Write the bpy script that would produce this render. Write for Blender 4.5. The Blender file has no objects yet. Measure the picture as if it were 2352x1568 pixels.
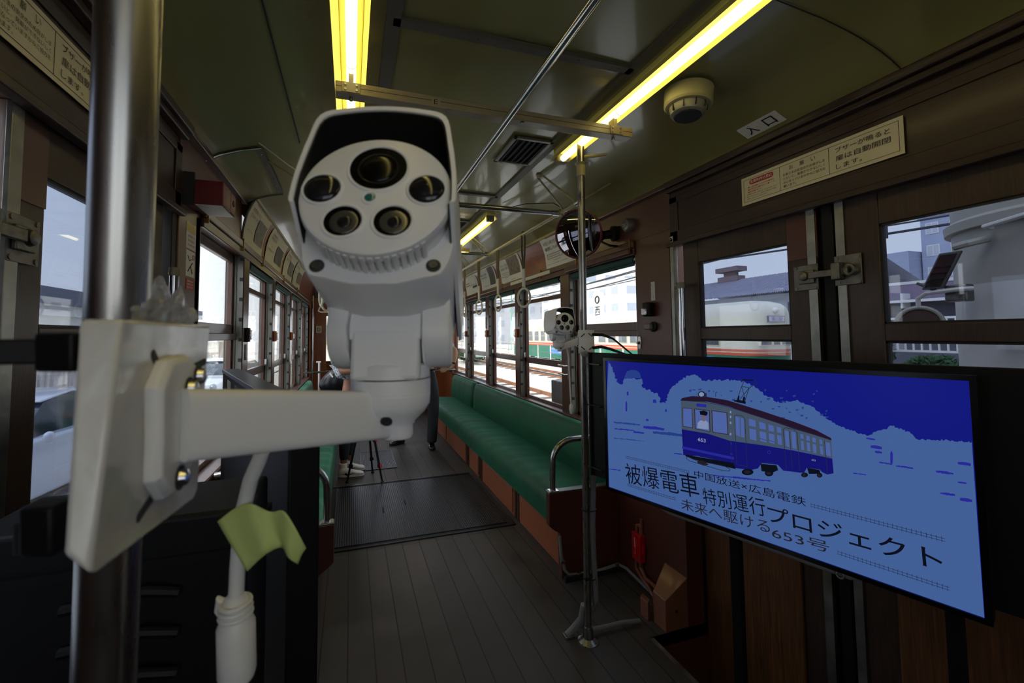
import bpy, bmesh, math, random
from mathutils import Vector, Matrix, noise
from mathutils.geometry import tessellate_polygon
random.seed(7)
PI = math.pi
SC = bpy.context.scene
COL = SC.collection
V = Vector

# ------------------------------------------------------------------ camera
YAW, PIT, ROL = math.radians(17.9388), math.radians(3.0595), math.radians(-0.48697)
FPX, PPX, PPY = 989.48, 1125.18, 714.9
CAMP = V((0, 0, 1.45))
_cy, _sy, _cp, _sp = math.cos(YAW), math.sin(YAW), math.cos(PIT), math.sin(PIT)
CF = V((_sy*_cp, _cy*_cp, _sp)); _r = V((_cy, -_sy, 0)); _u = _r.cross(CF)
CR = _r*math.cos(ROL) + _u*math.sin(ROL); CU = -_r*math.sin(ROL) + _u*math.cos(ROL)
cd = bpy.data.cameras.new('camera'); cam = bpy.data.objects.new('camera', cd); COL.objects.link(cam)
cd.sensor_width = 36; cd.lens = 36*FPX/2352
cd.shift_x = (1176-PPX)/2352; cd.shift_y = (PPY-784)/2352
cd.clip_start = 0.02; cd.clip_end = 400
cd.dof.use_dof = True; cd.dof.focus_distance = 2.6; cd.dof.aperture_fstop = 11
M3 = Matrix((CR, CU, -CF)).transposed().to_4x4(); M3.translation = CAMP
cam.matrix_world = M3
SC.camera = cam

# ------------------------------------------------------------------ world, exposure
w = bpy.data.worlds.new('sky'); SC.world = w; w.use_nodes = True
nt = w.node_tree; bg = nt.nodes['Background']
tc = nt.nodes.new('ShaderNodeTexCoord'); sx = nt.nodes.new('ShaderNodeSeparateXYZ'); rp = nt.nodes.new('ShaderNodeValToRGB')
nt.links.new(tc.outputs['Generated'], sx.inputs[0]); nt.links.new(sx.outputs[2], rp.inputs[0]); nt.links.new(rp.outputs[0], bg.inputs[0])
rp.color_ramp.elements[0].position = 0.0; rp.color_ramp.elements[0].color = (.93, .96, 1, 1)
rp.color_ramp.elements[1].position = .55; rp.color_ramp.elements[1].color = (.74, .83, 1, 1)
bg.inputs[1].default_value = 2.0
SC.view_settings.view_transform = 'Standard'; SC.view_settings.look = 'None'
SC.view_settings.exposure = 0.08; SC.view_settings.gamma = 1; SC.view_settings.use_curve_mapping = False
sd = bpy.data.lights.new('sun', 'SUN'); sd.energy = 3.0; sd.angle = .6; sd.color = (1, .97, .92)
so = bpy.data.objects.new('sun', sd); COL.objects.link(so); so.rotation_euler = (math.radians(12), math.radians(-36), 0)

# ------------------------------------------------------------------ measuring (sight lines from the tripod point into the tram)
def ray(x, y): return CF + CR*((x-PPX)/FPX) - CU*((y-PPY)/FPX)
def onx(x, y, X): d = ray(x, y); return CAMP + d*(X/d.x)
def ony(x, y, Y): d = ray(x, y); return CAMP + d*(Y/d.y)
def onz(x, y, Z): d = ray(x, y); return CAMP + d*((Z-CAMP.z)/d.z)
def dep(x, y, t): return CAMP + ray(x, y)*t

# ------------------------------------------------------------------ materials
def lin(c):
    return tuple(((v/255)/12.92 if v <= 10 else (((v/255)+.055)/1.055)**2.4) for v in c)
MATS = {}
def mat(name, rgb=(128,128,128), rough=.5, metal=0, var=0, vs=8, bump=0, bs=40, coat=0, emit=0, trans=0, stretch=(1,1,1), sheen=0, coatr=.08, spec=.5):
    if name in MATS: return MATS[name]
    m = bpy.data.materials.new(name); m.use_nodes = True; n = m.node_tree.nodes; l = m.node_tree.links
    b = n['Principled BSDF']; c = lin(rgb)
    b.inputs['Base Color'].default_value = (*c, 1); b.inputs['Roughness'].default_value = rough
    b.inputs['Metallic'].default_value = metal; b.inputs['Coat Weight'].default_value = coat; b.inputs['Coat Roughness'].default_value = coatr
    b.inputs['Sheen Weight'].default_value = sheen; b.inputs['Specular IOR Level'].default_value = spec
    if emit: b.inputs['Emission Color'].default_value = (*c, 1); b.inputs['Emission Strength'].default_value = emit
    if trans: b.inputs['Transmission Weight'].default_value = trans
    t = n.new('ShaderNodeTexCoord'); mp = n.new('ShaderNodeMapping'); mp.inputs['Scale'].default_value = stretch
    l.new(t.outputs['Object'], mp.inputs[0])
    nz = n.new('ShaderNodeTexNoise'); nz.inputs['Scale'].default_value = vs; nz.inputs['Detail'].default_value = 5
    l.new(mp.outputs[0], nz.inputs[0])
    if var:
        r = n.new('ShaderNodeValToRGB'); e = r.color_ramp.elements
        e[0].position = .3; e[1].position = .7
        e[0].color = (*[max(0, v*(1-var)) for v in c], 1); e[1].color = (*[min(1, v*(1+var)) for v in c], 1)
        l.new(nz.outputs['Fac'], r.inputs[0]); l.new(r.outputs[0], b.inputs['Base Color'])
        mr = n.new('ShaderNodeMapRange'); mr.inputs['To Min'].default_value = max(0, rough*.75); mr.inputs['To Max'].default_value = min(1, rough*1.3)
        l.new(nz.outputs['Fac'], mr.inputs[0]); l.new(mr.outputs[0], b.inputs['Roughness'])
    if bump:
        nb = n.new('ShaderNodeTexNoise'); nb.inputs['Scale'].default_value = bs; nb.inputs['Detail'].default_value = 4
        l.new(mp.outputs[0], nb.inputs[0])
        bp = n.new('ShaderNodeBump'); bp.inputs['Strength'].default_value = bump; bp.inputs['Distance'].default_value = .01
        l.new(nb.outputs['Fac'], bp.inputs['Height']); l.new(bp.outputs[0], b.inputs['Normal'])
    MATS[name] = m; return m

def wood(name, rgb, st=(14, 1, 14), coat=.5, rough=.38, var=.5):
    return mat(name, rgb, rough, var=var, vs=6, stretch=st, bump=.12, bs=10, coat=coat, coatr=.18)
WOOD_Y = wood('varnished_wood_along', (78, 38, 24), (16, 1.2, 16))
WOOD_Z = wood('varnished_wood_upright', (76, 38, 24), (16, 16, 1.2))
WOOD_D = wood('dark_oak', (54, 35, 25), (30, 30, 2), rough=.5, coat=.2)
WOOD_DY = wood('dark_oak_along', (48, 28, 20), (30, 2, 30), rough=.5, coat=.25)
WOOD_O = wood('orange_wood', (148, 82, 40), (20, 20, 1.5), rough=.4)
PLY = mat('brown_painted_panel', (84, 44, 34), .35, var=.12, vs=3, coat=.35, coatr=.25)
PANEL_O = mat('brown_metal_panel', (150, 86, 56), .42, var=.1, vs=5)
MAROON = mat('maroon_paint', (100, 14, 24), .4, var=.1)
BLACK = mat('black_plastic', (8, 8, 10), .55, spec=.3)
BLACKG = mat('black_gloss', (10, 10, 12), .2)
DARKG = mat('dark_rubber', (24, 25, 28), .6)
CHROME = mat('polished_steel', (200, 200, 202), .16, 1, var=.06, vs=20)
STEEL = mat('brushed_steel', (170, 168, 164), .28, 1, var=.1, vs=30, stretch=(4, 4, .5))
ALU = mat('worn_aluminium', (150, 150, 146), .4, 1, var=.25, vs=14, bump=.1, bs=60)
CAST = mat('cast_metal', (120, 118, 112), .45, .9, var=.3, vs=30, bump=.2, bs=80)
CREAM = mat('cream_enamel', (176, 168, 118), .32, var=.06, vs=4, coat=.3)
WHITE = mat('white_camera_shell', (236, 236, 236), .38, var=.02, vs=4)
WHITEP = mat('white_plastic', (222, 222, 218), .35, var=.03, vs=10)
PAPER = mat('aged_paper', (214, 206, 176), .6, var=.05, vs=6)
PAPERW = mat('white_paper', (224, 222, 214), .6, var=.04, vs=6)
INK = mat('black_ink', (24, 22, 22), .6)
INKB = mat('brown_ink', (120, 96, 60), .6)
INKR = mat('red_ink', (170, 20, 24), .5)
INKW = mat('white_ink', (235, 235, 235), .5)
GREENB = mat('green_blind_cloth', (40, 78, 74), .7, var=.08)
IVORY = mat('ivory_plastic', (214, 210, 190), .35)
LEATH = mat('strap_webbing', (120, 112, 88), .6)
RED = mat('red_box_paint', (190, 14, 30), .35)
ORANGE = mat('orange_plastic', (196, 104, 30), .4)
CONDUIT = mat('grey_conduit', (120, 122, 122), .5)
MTAPE = mat('green_masking_tape', (196, 212, 128), .6, var=.08, vs=10, bump=.2, bs=40)
VELVET = mat('green_velvet', (10, 84, 57), .6, var=.28, vs=7, bump=.35, bs=9, sheen=.25, stretch=(1, .45, 1))
for nd in VELVET.node_tree.nodes:
    if nd.type == 'BSDF_PRINCIPLED':
        nd.inputs['Sheen Roughness'].default_value = .35; nd.inputs['Sheen Tint'].default_value = (.25, .9, .6, 1)

def ceiling_mat():
    m = mat('olive_cream_ceiling_paint', (140, 134, 84), .24, var=.05, vs=2.5, bump=.1, bs=3.2, coat=.5, coatr=.06)
    return m
CEIL = ceiling_mat()

def floor_mat():
    m = bpy.data.materials.new('floor_boards'); m.use_nodes = True; n = m.node_tree.nodes; l = m.node_tree.links; b = n['Principled BSDF']
    t = n.new('ShaderNodeTexCoord'); mp = n.new('ShaderNodeMapping'); mp.inputs['Rotation'].default_value = (0, 0, PI/2)
    br = n.new('ShaderNodeTexBrick'); br.inputs['Scale'].default_value = 1; br.inputs['Mortar Size'].default_value = .003
    br.inputs['Brick Width'].default_value = 3.1; br.inputs['Row Height'].default_value = .118
    br.inputs['Color1'].default_value = (*lin((70, 63, 60)), 1); br.inputs['Color2'].default_value = (*lin((61, 57, 55)), 1); br.inputs['Mortar'].default_value = (*lin((22, 20, 20)), 1)
    nz = n.new('ShaderNodeTexNoise'); nz.inputs['Scale'].default_value = 5; nz.inputs['Detail'].default_value = 8
    mx = n.new('ShaderNodeMix'); mx.data_type = 'RGBA'; mx.blend_type = 'OVERLAY'; mx.inputs['Factor'].default_value = .55
    l.new(t.outputs['Object'], mp.inputs[0]); l.new(mp.outputs[0], br.inputs[0]); l.new(t.outputs['Object'], nz.inputs[0])
    l.new(br.outputs['Color'], mx.inputs[6]); l.new(nz.outputs['Fac'], mx.inputs[7]); l.new(mx.outputs[2], b.inputs['Base Color'])
    bp = n.new('ShaderNodeBump'); bp.inputs['Strength'].default_value = .5; bp.inputs['Distance'].default_value = .004; bp.invert = True
    l.new(br.outputs['Fac'], bp.inputs['Height']); l.new(bp.outputs[0], b.inputs['Normal'])
    mr = n.new('ShaderNodeMapRange'); mr.inputs['To Min'].default_value = .42; mr.inputs['To Max'].default_value = .7
    l.new(nz.outputs['Fac'], mr.inputs[0]); l.new(mr.outputs[0], b.inputs['Roughness'])
    return m
FLOORM = floor_mat()

def tread_mat():
    m = bpy.data.materials.new('tread_plate_steel'); m.use_nodes = True; n = m.node_tree.nodes; l = m.node_tree.links; b = n['Principled BSDF']
    b.inputs['Base Color'].default_value = (.055, .055, .06, 1); b.inputs['Metallic'].default_value = .85; b.inputs['Roughness'].default_value = .33
    t = n.new('ShaderNodeTexCoord'); s = n.new('ShaderNodeSeparateXYZ'); l.new(t.outputs['Object'], s.inputs[0])
    def mth(op, a, c=None):
        k = n.new('ShaderNodeMath'); k.operation = op
        if hasattr(a, 'links'): l.new(a, k.inputs[0])
        else: k.inputs[0].default_value = a
        if c is not None:
            if hasattr(c, 'links'): l.new(c, k.inputs[1])
            else: k.inputs[1].default_value = c
        return k.outputs[0]
    p = 2*PI/.032
    u = mth('MULTIPLY', mth('ADD', s.outputs[0], s.outputs[1]), p); v = mth('MULTIPLY', mth('SUBTRACT', s.outputs[0], s.outputs[1]), p)
    h = mth('MULTIPLY', mth('SINE', u), mth('SINE', v)); h = mth('MAXIMUM', h, .0); h = mth('POWER', h, .6)
    bp = n.new('ShaderNodeBump'); bp.inputs['Strength'].default_value = .9; bp.inputs['Distance'].default_value = .0035
    l.new(h, bp.inputs['Height']); l.new(bp.outputs[0], b.inputs['Normal'])
    return m
TREAD = tread_mat()

def glass(name, tint=(1, 1, 1), refl=.07):
    m = bpy.data.materials.new(name); m.use_nodes = True; n = m.node_tree.nodes; l = m.node_tree.links
    n.remove(n['Principled BSDF']); o = n['Material Output']
    tr = n.new('ShaderNodeBsdfTransparent'); tr.inputs[0].default_value = (*tint, 1)
    g = n.new('ShaderNodeBsdfGlossy'); g.inputs['Roughness'].default_value = .02
    fr = n.new('ShaderNodeLayerWeight'); fr.inputs[0].default_value = .5
    pw = n.new('ShaderNodeMath'); pw.operation = 'POWER'; pw.inputs[1].default_value = 4.5; l.new(fr.outputs['Facing'], pw.inputs[0])
    ml = n.new('ShaderNodeMath'); ml.operation = 'MULTIPLY_ADD'; ml.inputs[1].default_value = .85; ml.inputs[2].default_value = refl; l.new(pw.outputs[0], ml.inputs[0])
    mx = n.new('ShaderNodeMixShader'); l.new(ml.outputs[0], mx.inputs[0]); l.new(tr.outputs[0], mx.inputs[1]); l.new(g.outputs[0], mx.inputs[2]); l.new(mx.outputs[0], o.inputs[0])
    return m
GLASS = glass('window_glass', (.97, .985, .985))
GLASST = glass('falloff_tinted_door_glass', (.50, .535, .60))  # tint puts the lens falloff over the doors into the glass colour
CLEAR = mat('clear_film', (235, 235, 240), .2, trans=.85, bump=.6, bs=60)

# ------------------------------------------------------------------ mesh builder
class MB:
    def __init__(s): s.bm = bmesh.new()
    def poly(s, pts, faces):
        vs = [s.bm.verts.new(p) for p in pts]
        for f in faces:
            try: s.bm.faces.new([vs[i] for i in f])
            except ValueError: pass
        return s
    def box(s, x0, x1, y0, y1, z0, z1):
        p = [(x, y, z) for z in (z0, z1) for y in (y0, y1) for x in (x0, x1)]
        return s.poly(p, [(0,2,3,1),(4,5,7,6),(0,1,5,4),(2,6,7,3),(0,4,6,2),(1,3,7,5)])
    def hexa(s, p):   # p: 4 bottom (ccw) + 4 top
        return s.poly(p, [(3,2,1,0),(4,5,6,7),(0,1,5,4),(1,2,6,5),(2,3,7,6),(3,0,4,7)])
    def slab(s, o, a, b, c):  # origin + three edge vectors
        o, a, b, c = V(o), V(a), V(b), V(c)
        return s.hexa([o, o+a, o+a+b, o+b, o+c, o+a+c, o+a+b+c, o+b+c])
    def obox(s, c, ax, ay, az, hx, hy, hz):
        c = V(c); ax, ay, az = V(ax)*hx, V(ay)*hy, V(az)*hz
        return s.slab(c-ax-ay-az, ax*2, ay*2, az*2)
    def ring(s, rings, closed=True, cap=(True, True)):
        vv = [[s.bm.verts.new(p) for p in r] for r in rings]; n = len(vv[0])
        for a, b in zip(vv, vv[1:]):
            for i in range(n if closed else n-1):
                j = (i+1) % n
                try: s.bm.faces.new((a[i], a[j], b[j], b[i]))
                except ValueError: pass
        if closed:
            if cap[0] and n > 2: s.bm.faces.new(list(reversed(vv[0])))
            if cap[1] and n > 2: s.bm.faces.new(vv[-1])
        return s
    def ushell(s, rings):     # rings hold outer points then the inner ones in reverse
        n = len(rings[0])//2; vv = [[s.bm.verts.new(p) for p in r] for r in rings]; N = 2*n
        for a, b in zip(vv, vv[1:]):
            for i in range(N):
                j = (i+1) % N; s.bm.faces.new((a[i], a[j], b[j], b[i]))
        for v in (vv[0], vv[-1]):
            for i in range(n-1): s.bm.faces.new((v[i], v[i+1], v[N-2-i], v[N-1-i]))
        return s
    def tube(s, pts, r, seg=12, cap=True, flat=None):
        pts = [V(p) for p in pts]; n = len(pts); rr = r if isinstance(r, (list, tuple)) else [r]*n
        rings = []; up = None
        for i, p in enumerate(pts):
            d = (pts[min(i+1, n-1)]-pts[max(i-1, 0)]).normalized()
            if up is None:
                up = V((0, 0, 1)) if abs(d.z) < .9 else V((1, 0, 0))
            a = d.cross(up); 
            if a.length < 1e-5: a = d.orthogonal()
            a.normalize(); b = a.cross(d).normalized(); up = b
            k = flat if flat else 1
            rings.append([p + a*(rr[i]*math.cos(2*PI*j/seg)) + b*(rr[i]*k*math.sin(2*PI*j/seg)) for j in range(seg)])
        return s.ring(rings, cap=(cap, cap))
    def lathe(s, prof, o, ax=(0, 0, 1), seg=32, cap=(True, True)):
        o = V(o); ax = V(ax).normalized(); a = ax.orthogonal().normalized(); b = ax.cross(a)
        rings = [[o + ax*h + (a*math.cos(2*PI*j/seg) + b*math.sin(2*PI*j/seg))*max(r, 1e-5) for j in range(seg)] for r, h in prof]
        return s.ring(rings, cap=cap)
    def disc(s, o, ax, r, th=.001, seg=28): return s.lathe([(r, 0), (r, th)], o, ax, seg)
    def ball(s, o, r, seg=16, sc=(1, 1, 1), rot=None):
        m = Matrix.Translation(V(o)) @ (rot.to_4x4() if rot else Matrix()) @ Matrix.Diagonal((*sc, 1))
        bmesh.ops.create_uvsphere(s.bm, u_segments=seg, v_segments=max(6, seg*2//3), radius=r, matrix=m); return s
    def prism(s, poly, M, h0, h1):   # poly in local xy, extruded along local z
        r = [[M @ V((x, y, h)) for x, y in poly] for h in (h0, h1)]
        return s.ring(r)
    def torus(s, o, ax, R, r, seg=32, n2=10, a0=0, a1=2*PI, xa=None):
        o = V(o); ax = V(ax).normalized(); a = V(xa).normalized() if xa else ax.orthogonal().normalized(); b = ax.cross(a)
        full = abs(a1-a0-2*PI) < 1e-6; N = seg
        rings = []
        for i in range(N + (0 if full else 1)):
            t = a0+(a1-a0)*i/N; d = a*math.cos(t)+b*math.sin(t)
            rings.append([o + d*(R + r*math.cos(2*PI*j/n2)) + ax*(r*math.sin(2*PI*j/n2)) for j in range(n2)])
        if full:
            rings.append(rings[0]); s.ring(rings, cap=(False, False)); bmesh.ops.remove_doubles(s.bm, verts=s.bm.verts[-n2*(N+1):], dist=1e-6)
        else: s.ring(rings)
        return s
    def build(s, name, m, parent=None, bev=0, smooth=True, ang=35, kind=None, label=None, sub=0):
        bmesh.ops.recalc_face_normals(s.bm, faces=s.bm.faces)
        me = bpy.data.meshes.new(name); s.bm.to_mesh(me); s.bm.free()
        me.materials.append(m)
        o = bpy.data.objects.new(name, me); COL.objects.link(o)
        if smooth:
            me.shade_smooth(); me.set_sharp_from_angle(angle=math.radians(ang))
        if bev:
            b = o.modifiers.new('bevel', 'BEVEL'); b.width = bev; b.segments = 3; b.limit_method = 'ANGLE'; b.angle_limit = math.radians(40)
        if sub:
            q = o.modifiers.new('sub', 'SUBSURF'); q.levels = sub; q.render_levels = sub
        if parent: adopt(o, parent)
        if kind: o['kind'] = kind
        if label: o['label'] = label
        return o
def world_t(o):
    t = V(o.location); p = o.parent
    return t
def adopt(o, parent):
    o.parent = parent
    M = Matrix.Translation(parent.location) if parent.type == 'EMPTY' else Matrix()
    o.matrix_parent_inverse = M.inverted()
def thing(name, label, cat, loc=(0, 0, 0), group=None):
    o = bpy.data.objects.new(name, None); COL.objects.link(o); o.empty_display_size = .05
    o.location = loc; o['label'] = label; o['category'] = cat
    if group: o['group'] = group
    return o
def tag(o, label, cat, group=None, kind=None):
    o['label'] = label; o['category'] = cat
    if group: o['group'] = group
    if kind: o['kind'] = kind
    return o
def dup(root, d, label=None):
    c = root.copy(); COL.objects.link(c); c.location = V(root.location)+V(d)
    if label: c['label'] = label
    for ch in list(root.children):
        k = ch.copy(); COL.objects.link(k); k.parent = c; k.matrix_parent_inverse = ch.matrix_parent_inverse.copy()
        for g in list(ch.children):
            q = g.copy(); COL.objects.link(q); q.parent = k; q.matrix_parent_inverse = g.matrix_parent_inverse.copy()
    return c
def struct(mb, name, m, parent=None, **k):
    o = mb.build(name, m, parent, **k)
    if not parent: o['kind'] = 'structure'
    return o

# text laid on a plane: origin = lower left, xa = reading direction, ya = up direction, fitted to width/height
def text(body, o, xa, ya, wd, ht, m, name='lettering', parent=None, vertical=False, bold=0, fit='box', off=.0006, shear=0):
    cu = bpy.data.curves.new(name, 'FONT'); cu.body = body; cu.size = 1; cu.extrude = 0; cu.offset = bold; cu.shear = shear
    cu.resolution_u = 4; cu.space_line = .95
    to = bpy.data.objects.new('t', cu); COL.objects.link(to)
    dg = bpy.context.evaluated_depsgraph_get(); me = bpy.data.meshes.new_from_object(to.evaluated_get(dg)); 
    bpy.data.objects.remove(to); bpy.data.curves.remove(cu)
    if not me.vertices: return None
    xs = [v.co.x for v in me.vertices]; ys = [v.co.y for v in me.vertices]
    x0, x1, y0, y1 = min(xs), max(xs), min(ys), max(ys)
    sx = wd/max(1e-6, x1-x0); sy = ht/max(1e-6, y1-y0)
    if fit == 'keep': sx = sy = min(sx, sy)
    o = V(o); xa = V(xa).normalized(); ya = V(ya); ya = (ya - xa*ya.dot(xa)).normalized(); nn = xa.cross(ya)
    for v in me.vertices:
        v.co = o + xa*((v.co.x-x0)*sx) + ya*((v.co.y-y0)*sy) + nn*off
    me.materials.clear(); me.materials.append(m); me.name = name
    ob = bpy.data.objects.new(name, me); COL.objects.link(ob)
    if parent: adopt(ob, parent)
    return ob
# ------------------------------------------------------------------ the tram body
XR, XL, XC = 1.70, -.64, .53
Y0, Y1 = -1.5, 8.5
ZS, ZH = .80, 1.95           # window sill, header underside
struct(MB().box(-.74, 1.375, Y0, 1.79, -.05, 0).box(-.74, 1.80, 1.79, Y1, -.05, 0), 'floor', FLOORM, smooth=False)
struct(MB().box(1.375, 2.0, Y0, 1.79, -.36, -.32), 'trim_1', DARKG)          # step well by the door
struct(MB().box(1.365, 1.385, Y0, 1.79, -.33, .004), 'trim_2', ALU)         # step edge
struct(MB().box(1.375, 1.8, 1.79, 1.80, -.33, 0), 'trim_3', PLY)

# ceiling: a vaulted skin
prof = [(0, 2.405), (.42, 2.40), (.60, 2.39), (.80, 2.375), (.93, 2.355), (1.03, 2.33), (1.11, 2.30), (1.17, 2.265), (1.19, 2.22)]
def cz(d):
    d = abs(d)
    for (a, za), (b, zb) in zip(prof, prof[1:]):
        if d <= b: return za+(zb-za)*(d-a)/(b-a)
    return prof[-1][1]
full = [(XC-d, z) for d, z in reversed(prof)] + [(XC+d, z) for d, z in prof[1:]]
mb = MB()
mb.ring([[V((x, y, z)) for x, z in full] for y in [Y0+(Y1-Y0)*i/24 for i in range(25)]], closed=False)
mb.ring([[V((x, y, z+.05)) for x, z in full] for y in (Y0, Y1)], closed=False)
struct(mb, 'ceiling', CEIL, ang=50)

# joint strips, seams and screws on the ceiling
STRIP = mat('dark_ceiling_strip', (92, 88, 76), .45, var=.1)
def screws(mb, pts, ax=(0, 0, -1), r=.005):
    for p in pts: mb.disc(p, ax, r, .002, 8)
    return mb
for i, x in enumerate((.115, .955)):
    mb = MB().box(x-.022, x+.022, Y0, Y1, 2.388, 2.398)
    struct(mb, 'trim_%d' % (4+i), STRIP)
n_ = 6
for y in (-.55, .35, 1.27, 2.75, 4.1, 5.5, 6.9):
    mb = MB().box(.115, .955, y-.017, y+.017, 2.388, 2.402); screws(mb, [(x, y, 2.388) for x in (.2, .38, .56, .74, .9)])
    struct(mb, 'trim_%d' % n_, STRIP); n_ += 1
for y in (-.3, .86, 3.15, 4.8, 6.5):        # cross seams of the side skins
    for s in (-1, 1):
        r = [[V((XC+s*d, yy, cz(d)-.0035)) for d in [.50+.69*k/14 for k in range(15)]] for yy in (y-.002, y+.002)]
        struct(MB().ring(r, closed=False), 'trim_%d' % n_, DARKG); n_ += 1
for x in (-.24,):                            # long seam left
    struct(MB().box(x-.002, x+.002, Y0, 2.2, cz(XC-x)-.006, cz(XC-x)), 'trim_%d' % n_, DARKG); n_ += 1

# ---- windows of the two long sides
RW = [(2.27, 3.13), (3.29, 4.22), (4.36, 5.29), (5.43, 6.36), (6.50, 7.43)]
LW = [(2.20, 3.02), (3.17, 4.08), (4.22, 5.20), (5.33, 6.30), (6.42, 7.35)]
wn = 1
def side_x(s, d):       # d outward from the inner face of the wall
    return XR+d if s > 0 else XL-d
def bx(mb, s, d0, d1, y0, y1, z0, z1):
    a, b = side_x(s, d0), side_x(s, d1); return mb.box(min(a, b), max(a, b), y0, y1, z0, z1)
GUIDE = mat('worn_window_guide', (126, 126, 120), .42, .7, var=.3, vs=18, stretch=(1, 1, .3))
for s, W in ((1, RW), (-1, LW)):
    for i, (a, b) in enumerate(W):
        root = bpy.data.objects.new('window_%d' % wn, None); COL.objects.link(root); root.location = (side_x(s, .05), (a+b)/2, ZS); root['kind'] = 'structure'
        # grey metal guides in the reveals
        mb = MB(); bx(mb, s, .0, .09, b-.006, b, ZS, ZH); bx(mb, s, .0, .09, a, a+.006, ZS, ZH)
        bx(mb, s, .035, .045, b-.016, b-.006, ZS, ZH); bx(mb, s, .035, .045, a+.006, a+.016, ZS, ZH)
        mb.build('window_guide', GUIDE, root)
        g = MB()
        for k in range(9):
            z = ZS+.12+k*.125
            bx(g, s, -.002, .016, b-.018, b-.005, z, z+.02)
        g.build('guide_catch', DARKG, root)
        # sashes
        D0, D1 = .048, .075
        mb = MB(); st = .035
        yi0, yi1 = a+.008, b-.008
        bx(mb, s, D0, D1, yi0, yi0+st, ZS, ZH); bx(mb, s, D0, D1, yi1-st, yi1, ZS, ZH)
        bars = [(ZS, ZS+.03), (1.90, ZH)]
        if i == 0: bars += [(1.467, 1.522)]
        else: bars += [(1.762, 1.80), (1.155, 1.213)]
        for z0, z1 in bars: bx(mb, s, D0, D1, yi0, yi1, z0, z1)
        mb.build('window_frame', WOOD_Z, root, bev=.003)
        if i == 0:
            mb = MB(); bx(mb, s, D0-.02, D0, yi0, yi1, 1.43, 1.468); mb.build('lower_sash_rail', WOOD_Y, root, bev=.003)
        gz = sorted(bars)
        for (p, q), (p2, q2) in zip(gz, gz[1:]):
            mb = MB(); bx(mb, s, D0+.012, D0+.015, yi0+st-.004, yi1-st+.004, q-.004, p2+.004)
            mb.build('window_pane', GLASS, root)
        if i > 0:
            mb = MB(); xx = side_x(s, .10)
            mb.tube([(xx, a+.01, 1.075), (xx, b-.01, 1.075)], .007, 8); mb.build('guard_rod', STEEL, root)
            mb = MB()
            for yy in (a+.02, b-.03): bx(mb, s, .03, .05, yy, yy+.018, 1.20, 1.26)
            mb.build('sash_lock', CHROME, root, bev=.002)
        wn += 1
# posts between windows, wall under the sills, headers
tn = n_
def trim(mb, m, **k):
    global tn
    o = struct(mb, 'trim_%d' % tn, m, **k); tn += 1; return o
for s, W in ((1, RW), (-1, LW)):
    for (a, b), (c, d) in zip(W, W[1:]):
        mb = MB(); bx(mb, s, -.005, .10, b, c, ZS-.02, ZH+.02); trim(mb, WOOD_Z, bev=.006)
    mb = MB()
    a0, b1 = W[0][0], W[-1][1]
    bx(mb, s, .002, .10, a0-.001 if s > 0 else a0, Y1, -.1, ZS-.02)
    bx(mb, s, .0, .10, a0-.05, a0-.001, ZS-.02, ZH+.02) if s < 0 else None
    bx(mb, s, 0, .10, b1, b1+.25, ZS-.02, ZH+.02)
    bx(mb, s, .001, .10, a0, Y1, ZH, 2.06)
    if s > 0: mb.box(1.60, 1.699, 1.80, 2.37, -.1, ZS-.06)
    struct(mb, 'wall_right' if s > 0 else 'wall_left', PLY)
    # sill and header mouldings
    mb = MB(); bx(mb, s, -.03, .05, a0, b1+.1, ZS-.022, ZS+.004); trim(mb, WOOD_Y, bev=.006)
    mb = MB(); bx(mb, s, -.022, .0, a0 if s < 0 else a0, b1+.1, 1.985, 2.03); trim(mb, WOOD_Y, bev=.008)
    mb = MB(); bx(mb, s, -.014, .0, a0, b1+.1, ZH-.01, 1.985); trim(mb, WOOD_Y, bev=.004)
    for y in (a0+.02, a0+.7, W[1][0]+.35, W[2][0]+.35, W[3][0]+.35):
        mb = MB(); bx(mb, s, -.026, -.012, y, y+.012, 1.965, 2.04); trim(mb, mat('brass_clip', (150, 110, 60), .4, .8))
    # curved advert band above
    rr = []
    cur = [(0, 2.03), (-.004, 2.09), (-.012, 2.15), (-.028, 2.21), (-.052, 2.265), (-.078, 2.30)]
    y_st = 3.0 if s > 0 else 2.93
    for y in (y_st, 8.0): rr.append([V((side_x(s, -.001+d), y, z)) for d, z in cur])
    mb = MB().ring(rr, closed=False)
    r0 = [[p for p in rr[0]]+[V((side_x(s, .03), y_st, 2.33)), V((side_x(s, .03), y_st, 2.03))]]
    trim(mb, wood('band_wood', (128, 62, 34), (16, 1.2, 16), coat=.5), ang=60)
    for d0, z0, d1, z1, m_ in ((-.006, 2.026, -.012, 2.036, ALU), (-.072, 2.292, -.088, 2.312, CREAM)):
        mb = MB(); bx(mb, s, d0+.004, d1, y_st, 8.0, z0, z1); trim(mb, m_)
    # arch moulding closing the band
    mb = MB().tube([(side_x(s, -.006+d), y_st, z) for d, z in cur]+[(side_x(s, -.115), y_st, 2.335), (side_x(s, -.2), y_st, 2.352)], .006, 8)
    trim(mb, STRIP)
    # panel between door and windows, above the first window
    mb = MB(); bx(mb, s, -.004, .05, (1.95 if s > 0 else 1.93), y_st, 2.03, 2.30); trim(mb, PLY if s > 0 else PLY)
    mb = MB(); bx(mb, s, -.035, 0, (1.95 if s > 0 else 1.93), y_st, 2.255, 2.285); trim(mb, WOOD_Y, bev=.006)

for s in (1, -1):
    mb = MB(); bx(mb, s, .09, .12, 1.95, Y1, 2.0, 2.46); trim(mb, PLY)
    mb = MB(); bx(mb, s, .06, .12, Y0, 1.95, 2.2, 2.46); trim(mb, PLY)
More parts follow.
